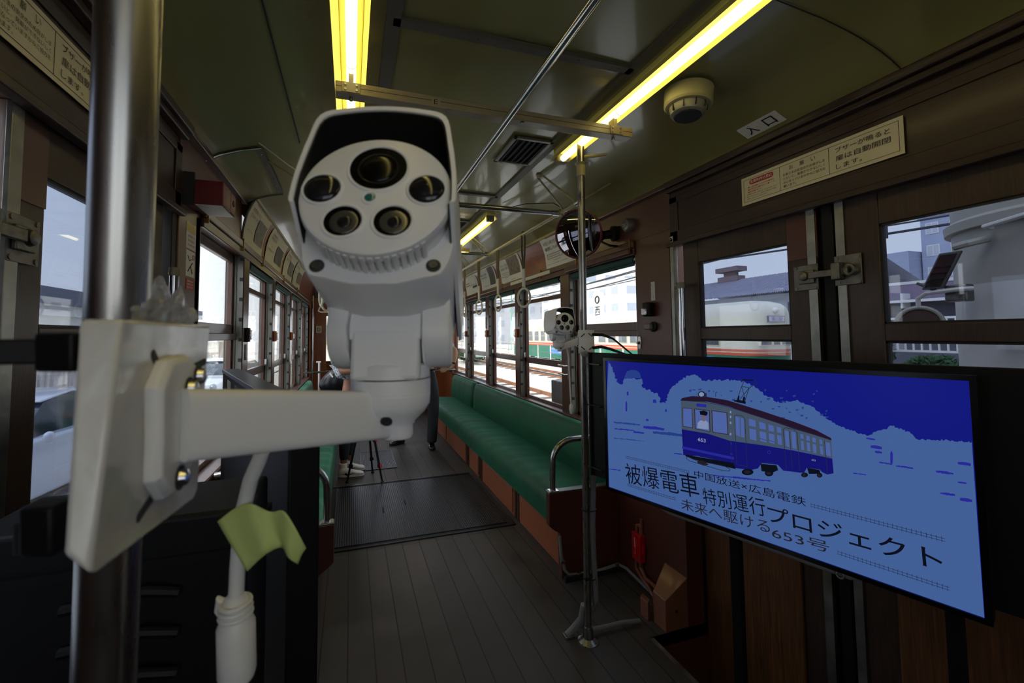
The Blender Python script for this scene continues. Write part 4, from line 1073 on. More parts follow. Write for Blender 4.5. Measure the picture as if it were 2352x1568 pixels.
    for y in (-.0995, -.06, .02, .06):
        f = max(0, min(1, (-.05-y)/.055))
        def lift(z): return z if z > .01 else max(z, z*(1-f)+(-.012)*f)
        rings.append([H(x*(1-.03*f), y, CZ+lift(z)) for x, z in vi]+list(reversed([H(x*(1-.03*f), y, CZ+lift(z)) for x, z in vj])))
    MB().ushell(rings).build('visor_lining', VIN, vz, ang=50)
    # front plate
    MB().lathe([(.0525*k, -.004*k), (.0535*k, .001*k), (.0525*k, .0045*k), (.050*k, .0060*k), (.0, .0060*k)], H(0, YF, CZ), fx, 72, cap=(True, False)).build('front_plate', WHITE, r)
    S = .0061
    def plate_disc(x, y, rad, m1, nm, d=0.0, dome=0, parent=None, lbl=None):
        o = H(x, YF-S, CZ+y)
        q = MB()
        if dome: q.lathe([(rad*k*math.cos(t), dome*k*math.sin(t)) for t in [PI/2*i/8 for i in range(9)]], o+fx*d*k, fx, 36, cap=(True, False))
        else: q.lathe([(rad*k, 0), (rad*k, .0004*k)], o+fx*d*k, fx, 40)
        return q.build(nm, m1, parent or r, ang=60)
    def hole(x, y, rad, nm):
        o = H(x, YF-S, CZ+y)
        return MB().torus(o, fx, (rad+.0006)*k, .0013*k, 44, 10).build(nm, WHITE, r)
    hole(0, .0215, .0208, 'lens_bezel')
    ln = plate_disc(0, .0215, .0208, LENSB, 'lens')
    MB().torus(H(0, YF-S-.0006, CZ+.0205), fx, .0140*k, .0006*k, 40, 8).build('lens_ring', mat('dark_grey_ring', (26, 26, 28), .3), ln)
    plate_disc(0, .0205, .0125, LENSB, 'lens_glass', .0003, .0025, ln)
    for i, (x, y, rad) in enumerate(((-.0368, .0015, .0128), (.0352, .0015, .0128), (-.0193, -.0265, .0130), (.0135, -.0265, .0130))):
        hole(x, y, rad, 'lamp_bezel')
        if i < 2:
            o = plate_disc(x, y, rad, LEDD, 'infrared_lamp', 0, .005)
        else:
            o = plate_disc(x, y, rad, LENSB, 'infrared_lamp')
            plate_disc(x+.001, y-.001, .0095, mat('lamp_cup', (120, 120, 122), .25, .8), 'reflector_cup', .0005, .0006, o)
            plate_disc(x+.0016, y-.0015, .0048, LEDD, 'diode', .0011, .0012, o)
    hole(-.0035, -.0062, .0042, 'sensor_bezel')
    plate_disc(-.0035, -.0062, .0042, SENS, 'light_sensor', 0, .0012)
    # tilt cheeks and block
    for sx_, (xa, xb) in ((-1, (-.0445, -.0280)), (1, (.0280, .0495))):
        pts = []
        for i in range(15): t = PI+PI*i/14; pts.append((.0285*math.cos(t), .0285*math.sin(t)))
        pts += [(.034, .03), (.038, .05), (-.034, .05), (-.031, .03)]
        rings = []
        for x, sc2 in ((xa, .93 if sx_ < 0 else 1), (xa+(.003 if sx_ < 0 else 0), 1), (xb-(.003 if sx_ > 0 else 0), 1), (xb, .93 if sx_ > 0 else 1)):
            rings.append([H(x, y*sc2, z*(sc2 if z < .04 else 1)) for y, z in pts])
        MB().ring(rings).build('side_cheek', WHITE, r, bev=.001, ang=50)
    MB().slab(H(-.0445, -.034, .040), ex*.094*k, hy*.07*k, hz*.012*k).build('neck_plate', WHITE, r, bev=.003)
    pts = []
    for i in range(17): t = -.2+(PI+.4)*i/16; pts.append((-.0262*math.cos(t), .0262*math.sin(t)))
    MB().ring([[B(x, y, z) for y, z in pts] for x in (-.0275, .0275)]).build('tilt_barrel', WHITE, r, bev=.001, ang=50)
    MB().hexa([B(-.0262, -.029, -.036), B(.0262, -.029, -.036), B(.0262, .03, -.036), B(-.0262, .03, -.036), B(-.0262, -.0262, .004), B(.0262, -.0262, .004), B(.0262, .026, .004), B(-.0262, .026, .004)]).build('tilt_block', WHITE, r, bev=.003)
    # pan base
    zr = -.026
    MB().lathe([(.0*k, .002*k), (.029*k, .002*k), (.0312*k, 0), (.0315*k, -.0095*k)], B(0, 0, zr), ez, 56).build('pan_ring', WHITE, r)
    MB().lathe([(.0308*k, -.0095*k), (.0308*k, -.0105*k)], B(0, 0, zr), ez, 56).build('pan_gap', SHADOWG, r)
    MB().lathe([(.0317*k, -.0105*k), (.0317*k, -.0215*k), (.0313*k, -.0219*k), (.0313*k, -.0223*k), (.0317*k, -.0227*k), (.0312*k, -.031*k), (.0275*k, -.037*k), (.0195*k, -.045*k), (.0190*k, -.047*k)], B(0, 0, zr), ez, 56).build('pan_base', WHITE, r)
    MB().lathe([(.0128*k, -.040*k), (.0128*k, -.056*k), (.0118*k, -.0583*k)], B(.005, .0, zr), ez, 40).build('cable_stub', WHITE, r)
    MB().lathe([(.0045*k, 0), (.0045*k, .001)], B(.001, -.0245, zr-.0405), -ey*.8-ez*.6, 20).build('screw_recess', SHADOWG, r)
    # arm: loft from the plate to the stub
    az = B(0, 0, zr-.0400)
    A = V(arm_from); d = (az-A); d.z = 0; dn = d.normalized(); sd_ = V((-dn.y, dn.x, 0))
    def sec(c, hw, hh, sh_=0, n=24):
        res = []
        for i in range(n):
            t = 2*PI*i/n; cx, cz_ = math.cos(t), math.sin(t); p = .38
            res.append(c + sd_*(hw*math.copysign(abs(cx)**p, cx)) + ez*(hh*math.copysign(abs(cz_)**p, cz_)+sh_))
        return res
    L = d.length
    hh0, hh1 = arm_h
    zc0, zc1 = A.z, az.z
    rings = []
    for f, a_, b_ in ((0, 1, 1), (.1, .95, .98), (.3, .9, .95), (.6, .88, .94), (.85, .86, .93), (.95, .84, .88), (1.03, .6, .6)):
        hh = hh0+(hh1-hh0)*f
        rings.append(sec(A+dn*(L*f)+ez*((zc1-zc0)*f), hh*.62*a_, hh))
    MB().ring(rings).build('arm', WHITE, r, ang=60)
    MB().ring([sec(A+dn*(L*.30)+ez*(-hh0*.98), hh0*.3, .0022), sec(A+dn*(L*.42)+ez*(-hh0*1.0), hh0*.34, .003), sec(A+dn*(L*.60)+ez*(-hh0*.93), hh0*.3, .0022)]).build('cable_outlet', WHITE, r, ang=60)
    # flange
    X = flange_x; sg = 1 if az.x > X else -1
    fr_ = []
    fl = [(-.022, .0), (-.024, .022), (-.012, .034), (.012, .036), (.026, .030), (.028, .0), (.024, -.026), (.008, -.036), (-.010, -.034), (-.022, -.022)]
    fl = [(y*scr, z*scr) for y, z in fl]
    for xx, q in ((0, 1), (.004, 1), (.0065, .92)):
        fr_.append([V((X+sg*xx, A.y+y*q, A.z+z*q)) for y, z in fl])
    MB().ring(fr_).build('wall_flange', WHITE, r, bev=.0008)
    for (y, z) in screws_at:
        o = V((X+sg*.0066, A.y+y*scr, A.z+z*scr))
        MB().lathe([(.0062*scr, 0), (.0062*scr, .0007)], o, (sg, 0, 0), 18).build('washer', SHADOWG, r)
        MB().lathe([(.0045*scr, .0007), (.004*scr, .003), (.0018*scr, .0038)], o, (sg, 0, 0), 16).build('flange_screw', CHROME, r)
    return r, az

K = .82
piv = dep(899, 765, .355*K)
XP = -.0750        # face of the mounting plate
armA = onx(412, 975, XP+.006)
cctv('large white pan-tilt security camera with a black lined visor in the foreground', piv, YAW+math.radians(-2.5), math.radians(24.5), K, armA, XP, (.0152, .0150),
     [(.010, .0175), (.0235, .023), (.0, -.027)], scr=.82)
# mounting plate box on the near pole: side face towards +x, pole behind it
r = thing('mounting_plate', 'thick white plastic wrapped mounting plate strapped to the thick steel pole', 'mounting plate', (XP-.006, .235, 1.41))
T0, B0 = onx(283, 733, XP), onx(205, 1335, XP); T1, B1 = onx(483, 757, XP), onx(455, 1125, XP)
zt, zb = T0.z, B0.z
ya, yb = T0.y, T1.y
bx0 = XP-.0125
zb = B0.z
mpl = [(ya, zt), (yb, zt), (B1.y, B1.z), (B1.y-.006, B1.z-.003), (B0.y+.004, B0.z), (B0.y, B0.z+.002)]
M = Matrix(((0, 0, 1, 0), (1, 0, 0, 0), (0, 1, 0, 0), (0, 0, 0, 1)))
bk = [V((bx0, y, z)) for y, z in mpl]; bk[4] = V((XP-.0068, B0.y+.004, B0.z+.007)); bk[5] = V((XP-.0068, B0.y, B0.z+.009))
MB().ring([bk, [V((XP, y, z)) for y, z in mpl]]).build('plate', mat('wrapped_white_plate', (214, 213, 210), .22, var=.05, vs=30, coat=.6, bump=.25, bs=26, coatr=.1), r, bev=.0016)
def slot(x0, y0, x1, y1, w_):
    a, b = onx(x0, y0, XP), onx(x1, y1, XP); d = (b-a).normalized(); n2 = V((0, -d.z, d.y))
    pts = [a+n2*w_*math.cos(t)-d*w_*math.sin(t) for t in [PI*i/8 for i in range(9)]]+[b-n2*w_*math.cos(t)+d*w_*math.sin(t) for t in [PI*i/8 for i in range(9)]]
    MB().ring([[V((XP-.0002, p.y, p.z)) for p in pts], [V((XP+.0002, p.y, p.z)) for p in pts]]).build('slot', SHADOWG, r)
slot(352, 815, 374, 868, .0022); slot(378, 1098, 318, 1188, .0019); slot(352, 920, 342, 1060, .0018); slot(440, 845, 470, 830, .0018)
# crumpled clear wrap on top of the plate
m = MB(); random.seed(3)
cc = onx(372, 700, XP-.012)
bm = m.bm; bmesh.ops.create_icosphere(bm, subdivisions=4, radius=1)
for v in bm.verts:
    n_1 = noise.noise(v.co*2.3)*.5+noise.noise(v.co*6)*.35
    v.co = V((cc.x+v.co.x*.008*(1+n_1), cc.y+.005+v.co.y*.024*(1+n_1), zt+.0+max(-.002, v.co.z*(.0175)*(1+n_1*1.2)*(1-.4*abs(v.co.y)))))
o = m.build('crumpled_wrap', mat('crumpled_clear_plastic', (225, 225, 228), .15, trans=.75, bump=.5, bs=120), None, smooth=False)
tag(o, 'crumpled clear plastic wrap sitting on top of the white mounting plate', 'plastic wrap')
# black clamp blocks and rods
r = thing('cable_clamp', 'upper black clamp block with a black rod going left from the white plate', 'clamp', (XP-.02, .2, 1.44), 'black clamps on the white plate')
c = dep(160, 806, .150); c2 = dep(-20, 808, .142)
MB().obox(c, CR, CU, CF, .0066, .0066, .006).build('block', BLACK, r, bev=.0012)
MB().obox((c+c2)/2, (c2-c).normalized(), V((0, 0, 1)), (c2-c).normalized().cross(V((0, 0, 1))), (c2-c).length/2, .0042, .003).build('rod', BLACK, r, bev=.0008)
r = thing('cable_clamp', 'lower black clamp block at the bottom left corner of the white plate', 'clamp', (XP-.02, .2, 1.36), 'black clamps on the white plate')
c = dep(112, 1208, .152)
MB().obox(c, CR, CU, CF, .0058, .0086, .005).build('block', BLACK, r, bev=.0014)
MB().obox(c-CR*.006-CU*.004+CF*.004, CR, CU, CF, .005, .006, .006).build('nut', DARKG, r, bev=.001)

# white camera cable, tape flag, connector
cp = [dep(603, 1035, .262), dep(596, 1055, .262), dep(576, 1100, .264), dep(560, 1165, .266), dep(550, 1240, .267), dep(545, 1310, .268), dep(541, 1400, .268)]
r = thing('camera_cable', 'white cable with an inline connector hanging below the large camera arm', 'cable', cp[0])
MB().tube(cp, .0044, 14).build('cable', WHITEP, r)
def cl(px, py): return dep(px, py, .268)
a, b = cl(541, 1372), cl(545, 1568)
axc = (b-a).normalized()
m = MB().lathe([(.0045, -.002), (.0065, 0), (.0085, .006), (.009, .012)], a, axc, 24); m.build('gland', WHITEP, r)
for q in (.003, .0065, .010):
    MB().torus(a+axc*q, axc, .0088-.001*(.01-q)*60, .0013, 24, 8).build('gland_rib', WHITEP, r)
MB().lathe([(.0088, .012), (.0108, .017), (.0108, .046), (.0095, .050)], a, axc, 28).build('connector_shell', WHITEP, r)
MB().tube([a+axc*.05, a+axc*.075, a+axc*.16+V((.004, 0, 0)), a+axc*.5], .0045, 12).build('lower_cable', WHITEP, r)
MB().tube([a+CR*-.004+axc*.004, a-CR*.0105+axc*.001, a-CR*.011+axc*.008, a-CR*.006+axc*.016], .0022, 8).build('locking_tab', WHITEP, r)
# masking tape flag
g = [[(500, 1197), (545, 1160), (574, 1152), (600, 1166), (627, 1180), (648, 1165), (668, 1190), (703, 1258)],
     [(530, 1250), (556, 1230), (590, 1215), (615, 1212), (634, 1214), (650, 1215), (665, 1235), (692, 1272)],
     [(568, 1311), (590, 1290), (612, 1270), (634, 1258), (652, 1254), (656, 1268), (665, 1285), (684, 1295)]]
rows = []
for j, row in enumerate(g):
    rows.append([dep(x, y, .262+[.0, .001, -.003, .002, .004, -.001, -.004, .003][i]+(j-1)*.001) for i, (x, y) in enumerate(row)])
m = MB().ring(rows, closed=False)
o = m.build('tape_flag', MTAPE, None, ang=180, sub=2); o.modifiers['sub'].boundary_smooth = 'PRESERVE_CORNERS'; so_ = o.modifiers.new('th', 'SOLIDIFY'); so_.thickness = .0004
tag(o, 'folded flag of pale green masking tape on the white camera cable', 'tape')

# ------------------------------------------------------------------ second camera on the far pole
fp_ = dep(1283, 771, 2.02)
XF = pl(1.45).x-.022
r2, az2 = cctv('smaller looking white security camera on the steel pole beside the television', fp_, YAW+math.radians(-13), math.radians(3), .86, V((XF-.006, 1.82, 1.413)), XF, (.0165, .0145), [(.012, .027), (-.008, .027), (.0, -.028)], scr=.8)
r = thing('mounting_plate', 'small white slotted mounting plate clamped to the steel pole beside the television', 'mounting plate', (XF, 1.82, 1.41))
pc = V((pl(1.41).x, pl(1.41).y-.026, 1.412))
px_ = V((.96, -.28, 0)).normalized(); pn = V((-.28, -.96, 0)).normalized()
MB().obox(pc, px_, pn, V((0, 0, 1)), .037, .005, .055).build('plate', mat('wrapped_white_plate', (214, 213, 210), .22), r, bev=.002)
for (u, v, a_) in ((-.018, .03, .7), (.018, .032, -.7), (-.018, -.03, -.7), (.02, -.03, .7)):
    MB().obox(pc+px_*u+V((0, 0, v))+pn*.0052, px_*math.cos(a_)+V((0, 0, math.sin(a_))), pn, -px_*math.sin(a_)+V((0, 0, math.cos(a_))), .012, .0005, .0025).build('slot', SHADOWG, r)
m = MB(); bm = m.bm; bmesh.ops.create_icosphere(bm, subdivisions=3, radius=1)
for v in bm.verts:
    q = noise.noise(v.co*2.3)*.4; v.co = V((pc.x+v.co.x*.028*(1+q), pc.y+v.co.y*.012, 1.355+v.co.z*.016*(1+q)))
o = m.build('crumpled_wrap', mat('crumpled_clear_plastic'), None, smooth=False); tag(o, 'crumpled clear plastic wrap under the small mounting plate', 'plastic wrap')
for z, e, l in ((1.446, (1462, 822), 'upper black hose curving from the small mounting plate towards the television'), (1.383, (1448, 818), 'lower black hose running from the small mounting plate behind the television')):
    s0 = pc+px_*.03+V((0, 0, z-1.412)); E_ = dep(*e, 1.80)
    mid = (s0+E_)/2+V((.0, 0, .03 if z > 1.4 else .012))
    o = MB().tube([s0, s0+(mid-s0)*.5+V((0, 0, .008)), mid, E_], [.0075, .007, .0045 if z > 1.4 else .006, .003 if z > 1.4 else .005], 10).build('black_hose', BLACK); tag(o, l, 'cable')
o = MB().tube([V((XF-.06, 1.83, 1.395)), V((XF-.045, 1.84, 1.34)), V((XF-.035, 1.85, 1.2)), V((XF-.03, 1.85, 1.1))], .004, 8).lathe([(.004, 0), (.009, .01), (.010, .03), (.006, .05)], V((XF-.03, 1.85, 1.12)), (0, 0, -1), 14).build('thin_white_cable', WHITEP)
tag(o, 'thin white cable with a small plug hanging below the smaller camera', 'cable')
r = thing('cable_outlet', 'pair of small chrome bars beside the frame left of the television', 'fitting', (1.69, 3.22, 1.2))
for z in (1.19, 1.12):
    MB().tube([(1.68, 3.16, z), (1.65, 3.16, z), (1.65, 3.26, z+.002)], .006, 8).build('bar', CHROME, r)
MB().box(1.69, 1.70, 3.15, 3.18, 1.08, 1.24).build('plate', CAST, r, bev=.002)

# ------------------------------------------------------------------ television on a black board
t0 = 1.80; TL = dep(1392, 828, t0)
wv = V((.304, -.953, .0)).normalized(); hv = V((0, 0, -1)); TW, TH = .2869*t0*1.978, .2869*t0
nv = V((-wv.y*-1, 0, 0)); nv = hv.cross(wv).normalized()      # towards the viewer
if nv.dot(CAMP-TL) < 0: nv = -nv
def uv(u, v, h=0): return TL + wv*(u) + hv*(v) + nv*h
def scr(x, y):      # sight line onto the screen -> metres from its upper left corner
    d = ray(x, y); t = (TL-CAMP).dot(nv)/d.dot(nv); p = CAMP+d*t-TL
    return p.dot(wv), p.dot(hv)
tv = thing('television', 'large television showing a blue poster of an old tram with Japanese writing', 'television', uv(TW/2, TH, -.02))
b_ = .012
MB().slab(uv(-b_, -b_, -.035), wv*(TW+2*b_), hv*(TH+2*b_), nv*.033).build('cabinet', BLACK, tv, bev=.004)
m = MB()
for q in ((-b_, -b_, TW+2*b_, b_), (-b_, TH, TW+2*b_, b_), (-b_, 0, b_, TH), (TW, 0, b_, TH)):
    m.slab(uv(q[0], q[1], -.003), wv*q[2], hv*q[3], nv*.007)
m.build('bezel', BLACKG, tv)
def em(name, rgb, k=.64):
    m = bpy.data.materials.get(name)
    if m: return m
    m = bpy.data.materials.new(name); m.use_nodes = True; b = m.node_tree.nodes['Principled BSDF']
    b.inputs['Base Color'].default_value = (.004, .004, .005, 1); b.inputs['Roughness'].default_value = .22; b.inputs['Specular IOR Level'].default_value = .12
    b.inputs['Emission Color'].default_value = (*lin(rgb), 1); b.inputs['Emission Strength'].default_value = k; return m
E_BG = em('screen_deep_blue', (22, 30, 146)); E_LT = em('screen_pale_blue', (80, 114, 178)); E_MD = em('screen_mid_blue', (44, 72, 156))
E_BODY = em('screen_tram_blue', (24, 24, 130)); E_CR = em('screen_tram_cream', (78, 96, 118)); E_RF = em('screen_tram_roof', (44, 26, 52)); E_WIN = em('screen_window', (90, 116, 190))
E_INK = em('screen_black', (14, 18, 34)); E_BR = em('screen_brown', (40, 36, 46)); E_WH = em('screen_white', (150, 165, 210)); E_LB = em('screen_line_blue', (46, 48, 176)); E_SK = em('screen_skin', (120, 110, 140)); E_GY = em('screen_grey', (40, 48, 70)); E_FR = em('screen_window_frame', (62, 44, 44))
scn = MB().slab(uv(0, 0, -.002), wv*TW, hv*TH, nv*.002).build('screen', E_BG, tv)
lay = [.0004]
def shp(pts, m_, nm, pix=True, par=None):
    P = [scr(*p) for p in pts] if pix else pts
    P = [(min(max(u, 0.001), TW-.001), min(max(v, .001), TH-.001)) for u, v in P]
    lay[0] += .000012
    mb = MB(); tris = tessellate_polygon([[V((u, v, 0)) for u, v in P]])
    mb.poly([uv(u, v, lay[0]) for u, v in P], [tuple(t) for t in tris])
    return mb.build(nm, m_, par or scn, smooth=False)
def jag(pts, amp, n, seed):
    rnd = random.Random(seed); res = []
    for a, b in zip(pts, pts[1:]):
        L = math.dist(a, b); n_ = max(1, int(L/3.2)); px_, py_ = -(b[1]-a[1])/L, (b[0]-a[0])/L
        for i in range(n_):
            f = i/n_; o = rnd.uniform(-amp, amp)*(0 if i == 0 else 1)*min(1, L/14); res.append((a[0]+(b[0]-a[0])*f+px_*o, a[1]+(b[1]-a[1])*f+py_*o))
    res.append(pts[-1]); return res
c5_ = lambda x, y: (1380+x*.24660, 820+y*.24660)
c7_ = lambda x, y: (1300+x*.44728, 800+y*.44728)
top = [(1398, 826), (1408, 850), (1412, 866), (1424, 882), (1432, 888), (1434, 868), (1474, 869), (1475, 888), (1500, 900), (1512, 905), (1518, 925), (1530, 925), (1536, 900), (1548, 885), (1565, 872), (1580, 862), (1600, 862), (1616, 874), (1650, 872), (1690, 873), (1720, 880), (1760, 908), (1790, 925), (1830, 918), (1870, 935), (1900, 962), (1918, 972), (1926, 978), (1940, 982), (1990, 1000), (2030, 985), (2050, 978), (2095, 996), (2110, 1010), (2170, 1010), (2232, 1015)]
pg = jag(top, 2.6, 5, 11)+[(2280, 1425), (1398, 1135), (1388, 900)]
shp(pg, E_LT, 'pale_ground')
MB_D = jag([(1436, 862), (1440, 853), (1450, 849), (1462, 850), (1470, 857), (1473, 868)], .6, 3, 2)
shp(MB_D+[(1434, 868)], E_MD, 'dome_shape')
rnd = random.Random(5)
for i in range(46):
    x = rnd.uniform(1560, 1900); y = rnd.uniform(868, 960); x2 = 3+rnd.random()*7
    if y < 860+(x-1560)*.25+4: y += 25
    shp([(x, y), (x+x2, y+rnd.uniform(-2, 2)), (x+x2*.8, y+3), (x+2, y+2+rnd.random()*3)], E_MD, 'speckle')
for q in ((1410, 968, 60, 3), (1412, 983, 46, 2), (1478, 978, 48, 5), (1500, 990, 70, 5), (1410, 1005, 70, 1.5), (1398, 1076, 28, 1.6), (1440, 900, 4, 7), (1500, 918, 8, 6), (1437, 925, 4, 18), (1528, 940, 4, 5), (1484, 962, 6, 4), (1455, 990, 25, 3), (1548, 1040, 20, 2), (2000, 1022, 26, 6), (2010, 1035, 16, 4), (2020, 1060, 30, 2.5), (2058, 1068, 40, 3), (2045, 1040, 6, 22), (1990, 1005, 20, 3), (2150, 1080, 40, 4), (2200, 1060, 30, 5), (2160, 1130, 34, 4), (2205, 1143, 28, 6), (1960, 1085, 30, 2), (2200, 1105, 20, 3), (1640, 1090, 130, 2.5)):
    x, y, w_, h_ = q; sl = .1 if x < 1700 else .14
    shp(jag([(x, y), (x+w_*.5, y+w_*.5*sl-h_*.3), (x+w_, y+w_*sl)], .8, 3, int(x))+jag([(x+w_, y+w_*sl+h_), (x+w_*.5, y+w_*.5*sl+h_*1.1), (x, y+h_)], .8, 3, int(y)), E_LB if w_ < 60 or x > 1600 else E_MD, 'dark_fleck')
# tram drawing (traced shapes, crop units of the tram close-up)
def s5(P, m_, nm): return shp([c5_(*p) for p in P], m_, nm)
s5([(745, 400), (760, 380), (850, 362), (980, 368), (1180, 400), (1500, 500), (1800, 600), (2010, 680), (2145, 752), (2150, 770), (1900, 700), (1500, 570), (1200, 460), (1000, 415), (800, 405)], E_RF, 'tram_roof')
s5([(748, 400), (850, 408), (1000, 420), (1200, 465), (1210, 800), (1000, 720), (755, 672)], E_CR, 'tram_front_upper')
s5([(1200, 462), (1500, 560), (1800, 668), (2148, 770), (2158, 950), (1800, 860), (1500, 820), (1210, 782)], E_CR, 'tram_side_upper')
s5([(755, 670), (1000, 712), (1210, 780), (1240, 960), (1215, 985), (900, 920), (770, 910)], E_BODY, 'tram_front_lower')
s5([(1210, 778), (1500, 818), (1800, 868), (2158, 944), (2170, 1080), (2110, 1092), (2065, 1070), (2040, 1045), (1920, 1030), (1895, 1075), (1860, 1075), (1700, 1055), (1650, 1000), (1500, 985), (1465, 1035), (1400, 1050), (1240, 1030), (1200, 980)], E_BODY, 'tram_side_lower')
s5([(758, 828), (1245, 930), (1240, 955), (758, 850)], E_LB, 'bumper_stripe')
for P in ([(770, 475), (848, 480), (855, 655), (770, 640)], [(880, 485), (1008, 500), (1015, 690), (885, 662)], [(1040, 500), (1172, 520), (1182, 715), (1050, 695)]):
    cx = sum(p[0] for p in P)/4; cy = sum(p[1] for p in P)/4
    s5([(cx+(x-cx)*1.12, cy+(y-cy)*1.07) for x, y in P], E_FR, 'window_frame'); s5(P, E_WIN, 'window_pane')
s5([(900, 660), (905, 610), (930, 588), (980, 588), (1003, 610), (1005, 672)], E_WH, 'driver_shirt'); s5([(935, 540), (985, 545), (985, 578), (968, 598), (948, 592), (937, 570)], E_SK, 'driver_face'); s5([(922, 502), (960, 496), (996, 508), (996, 530), (985, 545), (928, 535)], E_INK, 'driver_cap')
s5([(893, 430), (985, 440), (985, 468), (893, 458)], E_LB, 'destination_box')
for P in ([(1255, 550), (1295, 560), (1300, 740), (1262, 725)], [(1303, 563), (1333, 570), (1340, 748), (1308, 742)], [(1715, 680), (1750, 690), (1760, 840), (1725, 825)], [(1775, 690), (1815, 700), (1825, 855), (1785, 845)], [(2092, 788), (2135, 798), (2145, 925), (2100, 912)]):
    s5(P, E_WIN, 'door_pane')
for P in ([(1380, 572), (1442, 588), (1446, 650), (1384, 638)], [(1385, 662), (1446, 675), (1452, 778), (1392, 762)], [(1475, 600), (1535, 618), (1540, 675), (1480, 662)], [(1480, 688), (1540, 700), (1548, 795), (1488, 780)], [(1562, 625), (1612, 640), (1616, 695), (1566, 685)], [(1566, 708), (1618, 720), (1622, 808), (1572, 795)], [(1640, 645), (1680, 658), (1684, 708), (1644, 698)], [(1644, 722), (1684, 732), (1690, 820), (1650, 808)],
          [(1860, 712), (1888, 720), (1890, 762), (1863, 755)], [(1866, 775), (1890, 782), (1896, 868), (1870, 860)], [(1915, 728), (1945, 736), (1948, 780), (1918, 772)], [(1920, 790), (1948, 798), (1953, 880), (1925, 872)], [(1970, 745), (2003, 754), (2006, 795), (1974, 788)], [(1975, 806), (2006, 814), (2012, 895), (1980, 888)], [(2038, 764), (2065, 772), (2068, 812), (2040, 806)], [(2042, 824), (2070, 830), (2076, 908), (2048, 900)]):
    s5(P, E_WIN, 'window_pane')
def ln(pts, w_, m_, nm='line'):
    P = [scr(*c5_(*p)) for p in pts]; lay[0] += .000012; mb = MB()
    for a, b in zip(P, P[1:]):
        d = V((b[0]-a[0], b[1]-a[1])); n1 = V((-d.y, d.x)).normalized()*w_
        mb.poly([uv(a[0]+n1.x, a[1]+n1.y, lay[0]), uv(b[0]+n1.x, b[1]+n1.y, lay[0]), uv(b[0]-n1.x, b[1]-n1.y, lay[0]), uv(a[0]-n1.x, a[1]-n1.y, lay[0])], [(0, 1, 2, 3)])
    return mb.build(nm, m_, scn, smooth=False)
for P in ([(1248, 545), (1260, 538), (1320, 545), (1345, 580), (1365, 1020)], [(1248, 545), (1268, 1000), (1365, 1020)], [(1700, 670), (1720, 655), (1800, 672), (1830, 700), (1855, 1050)], [(1760, 690), (1785, 1040)], [(1700, 670), (1730, 1040)], [(2085, 780), (2115, 1085)], [(1210, 780), (1225, 1000)]):
    ln(P, .0007, E_GY, 'door_outline')
ln([(745, 402), (980, 418), (1190, 462), (2150, 772)], .0009, E_GY, 'gutter_line')
ln([(1480, 755), (1550, 775)], .0006, E_GY); ln([(1566, 772), (1622, 790)], .0006, E_GY)
# pantograph
for P in ([(1270, 400), (1315, 270), (1385, 285), (1340, 420)], [(1315, 270), (1340, 215), (1430, 212), (1462, 240), (1385, 285)], [(1315, 275), (1350, 400)], [(1385, 285), (1300, 390)], [(1285, 205), (1430, 215)]): ln(P, .0009, E_GY, 'pantograph')
s5([(1240, 400), (1290, 395), (1355, 415), (1350, 435), (1300, 425), (1245, 412)], E_INK, 'pantograph_base'); s5([(1320, 205), (1425, 210), (1425, 220), (1322, 216)], E_INK, 'pantograph_head')
s5([(1275, 395), (1282, 360), (1296, 360), (1290, 400)], E_INK, 'spring'); s5([(1320, 415), (1330, 368), (1346, 370), (1340, 420)], E_INK, 'spring')
def circ(cx, cy, rx, ry, m_, nm): s5([(cx+rx*math.cos(2*PI*k/20), cy+ry*math.sin(2*PI*k/20)) for k in range(20)], m_, nm)
circ(942, 345, 36, 30, E_GY, 'headlamp'); circ(940, 346, 24, 20, E_WH, 'headlamp_glass'); s5([(965, 330), (988, 335), (990, 368), (965, 365)], E_GY, 'lamp_body')
ln([(1072, 370), (1072, 330), (1080, 322), (1084, 335)], .0008, E_GY)
for cx, cy, rx in ((1370, 1068, 55), (1570, 1078, 40), (1900, 1095, 32), (2040, 1098, 26)): circ(cx, cy, rx, 30 if rx > 35 else 22, E_INK, 'wheel'); circ(cx-3, cy, rx*.55, 16, E_BR, 'wheel_hub')
s5([(1490, 990), (1640, 1005), (1655, 1050), (1600, 1075), (1500, 1060)], E_INK, 'bogie'); s5([(1925, 1030), (2040, 1048), (2050, 1085), (1940, 1085)], E_INK, 'bogie')
s5([(790, 905), (1240, 985), (1260, 1040), (1120, 1010), (900, 960), (790, 920)], E_INK, 'underframe')
ln([(800, 935), (810, 925), (900, 965), (1150, 1010), (1205, 1040), (1200, 1060), (1120, 1050), (830, 965), (800, 945), (800, 935)], .0009, E_BR, 'lifeguard')
s5([(900, 965), (950, 960), (1010, 1000), (960, 1010), (905, 985)], E_BR, 'lifeguard_board')
circ(1570, 885, 17, 17, E_LB, 'crest'); circ(1570, 885, 12, 12, E_BODY, 'crest_field')
for y in (500, 545, 600, 705): s5([(1205, y), (1218, y), (1218, y+22), (1205, y+20)], E_WH, 'step_iron')
for y in (795, 890): s5([(1210, y), (1235, y+12), (1210, y+16)], E_LB, 'step_iron')
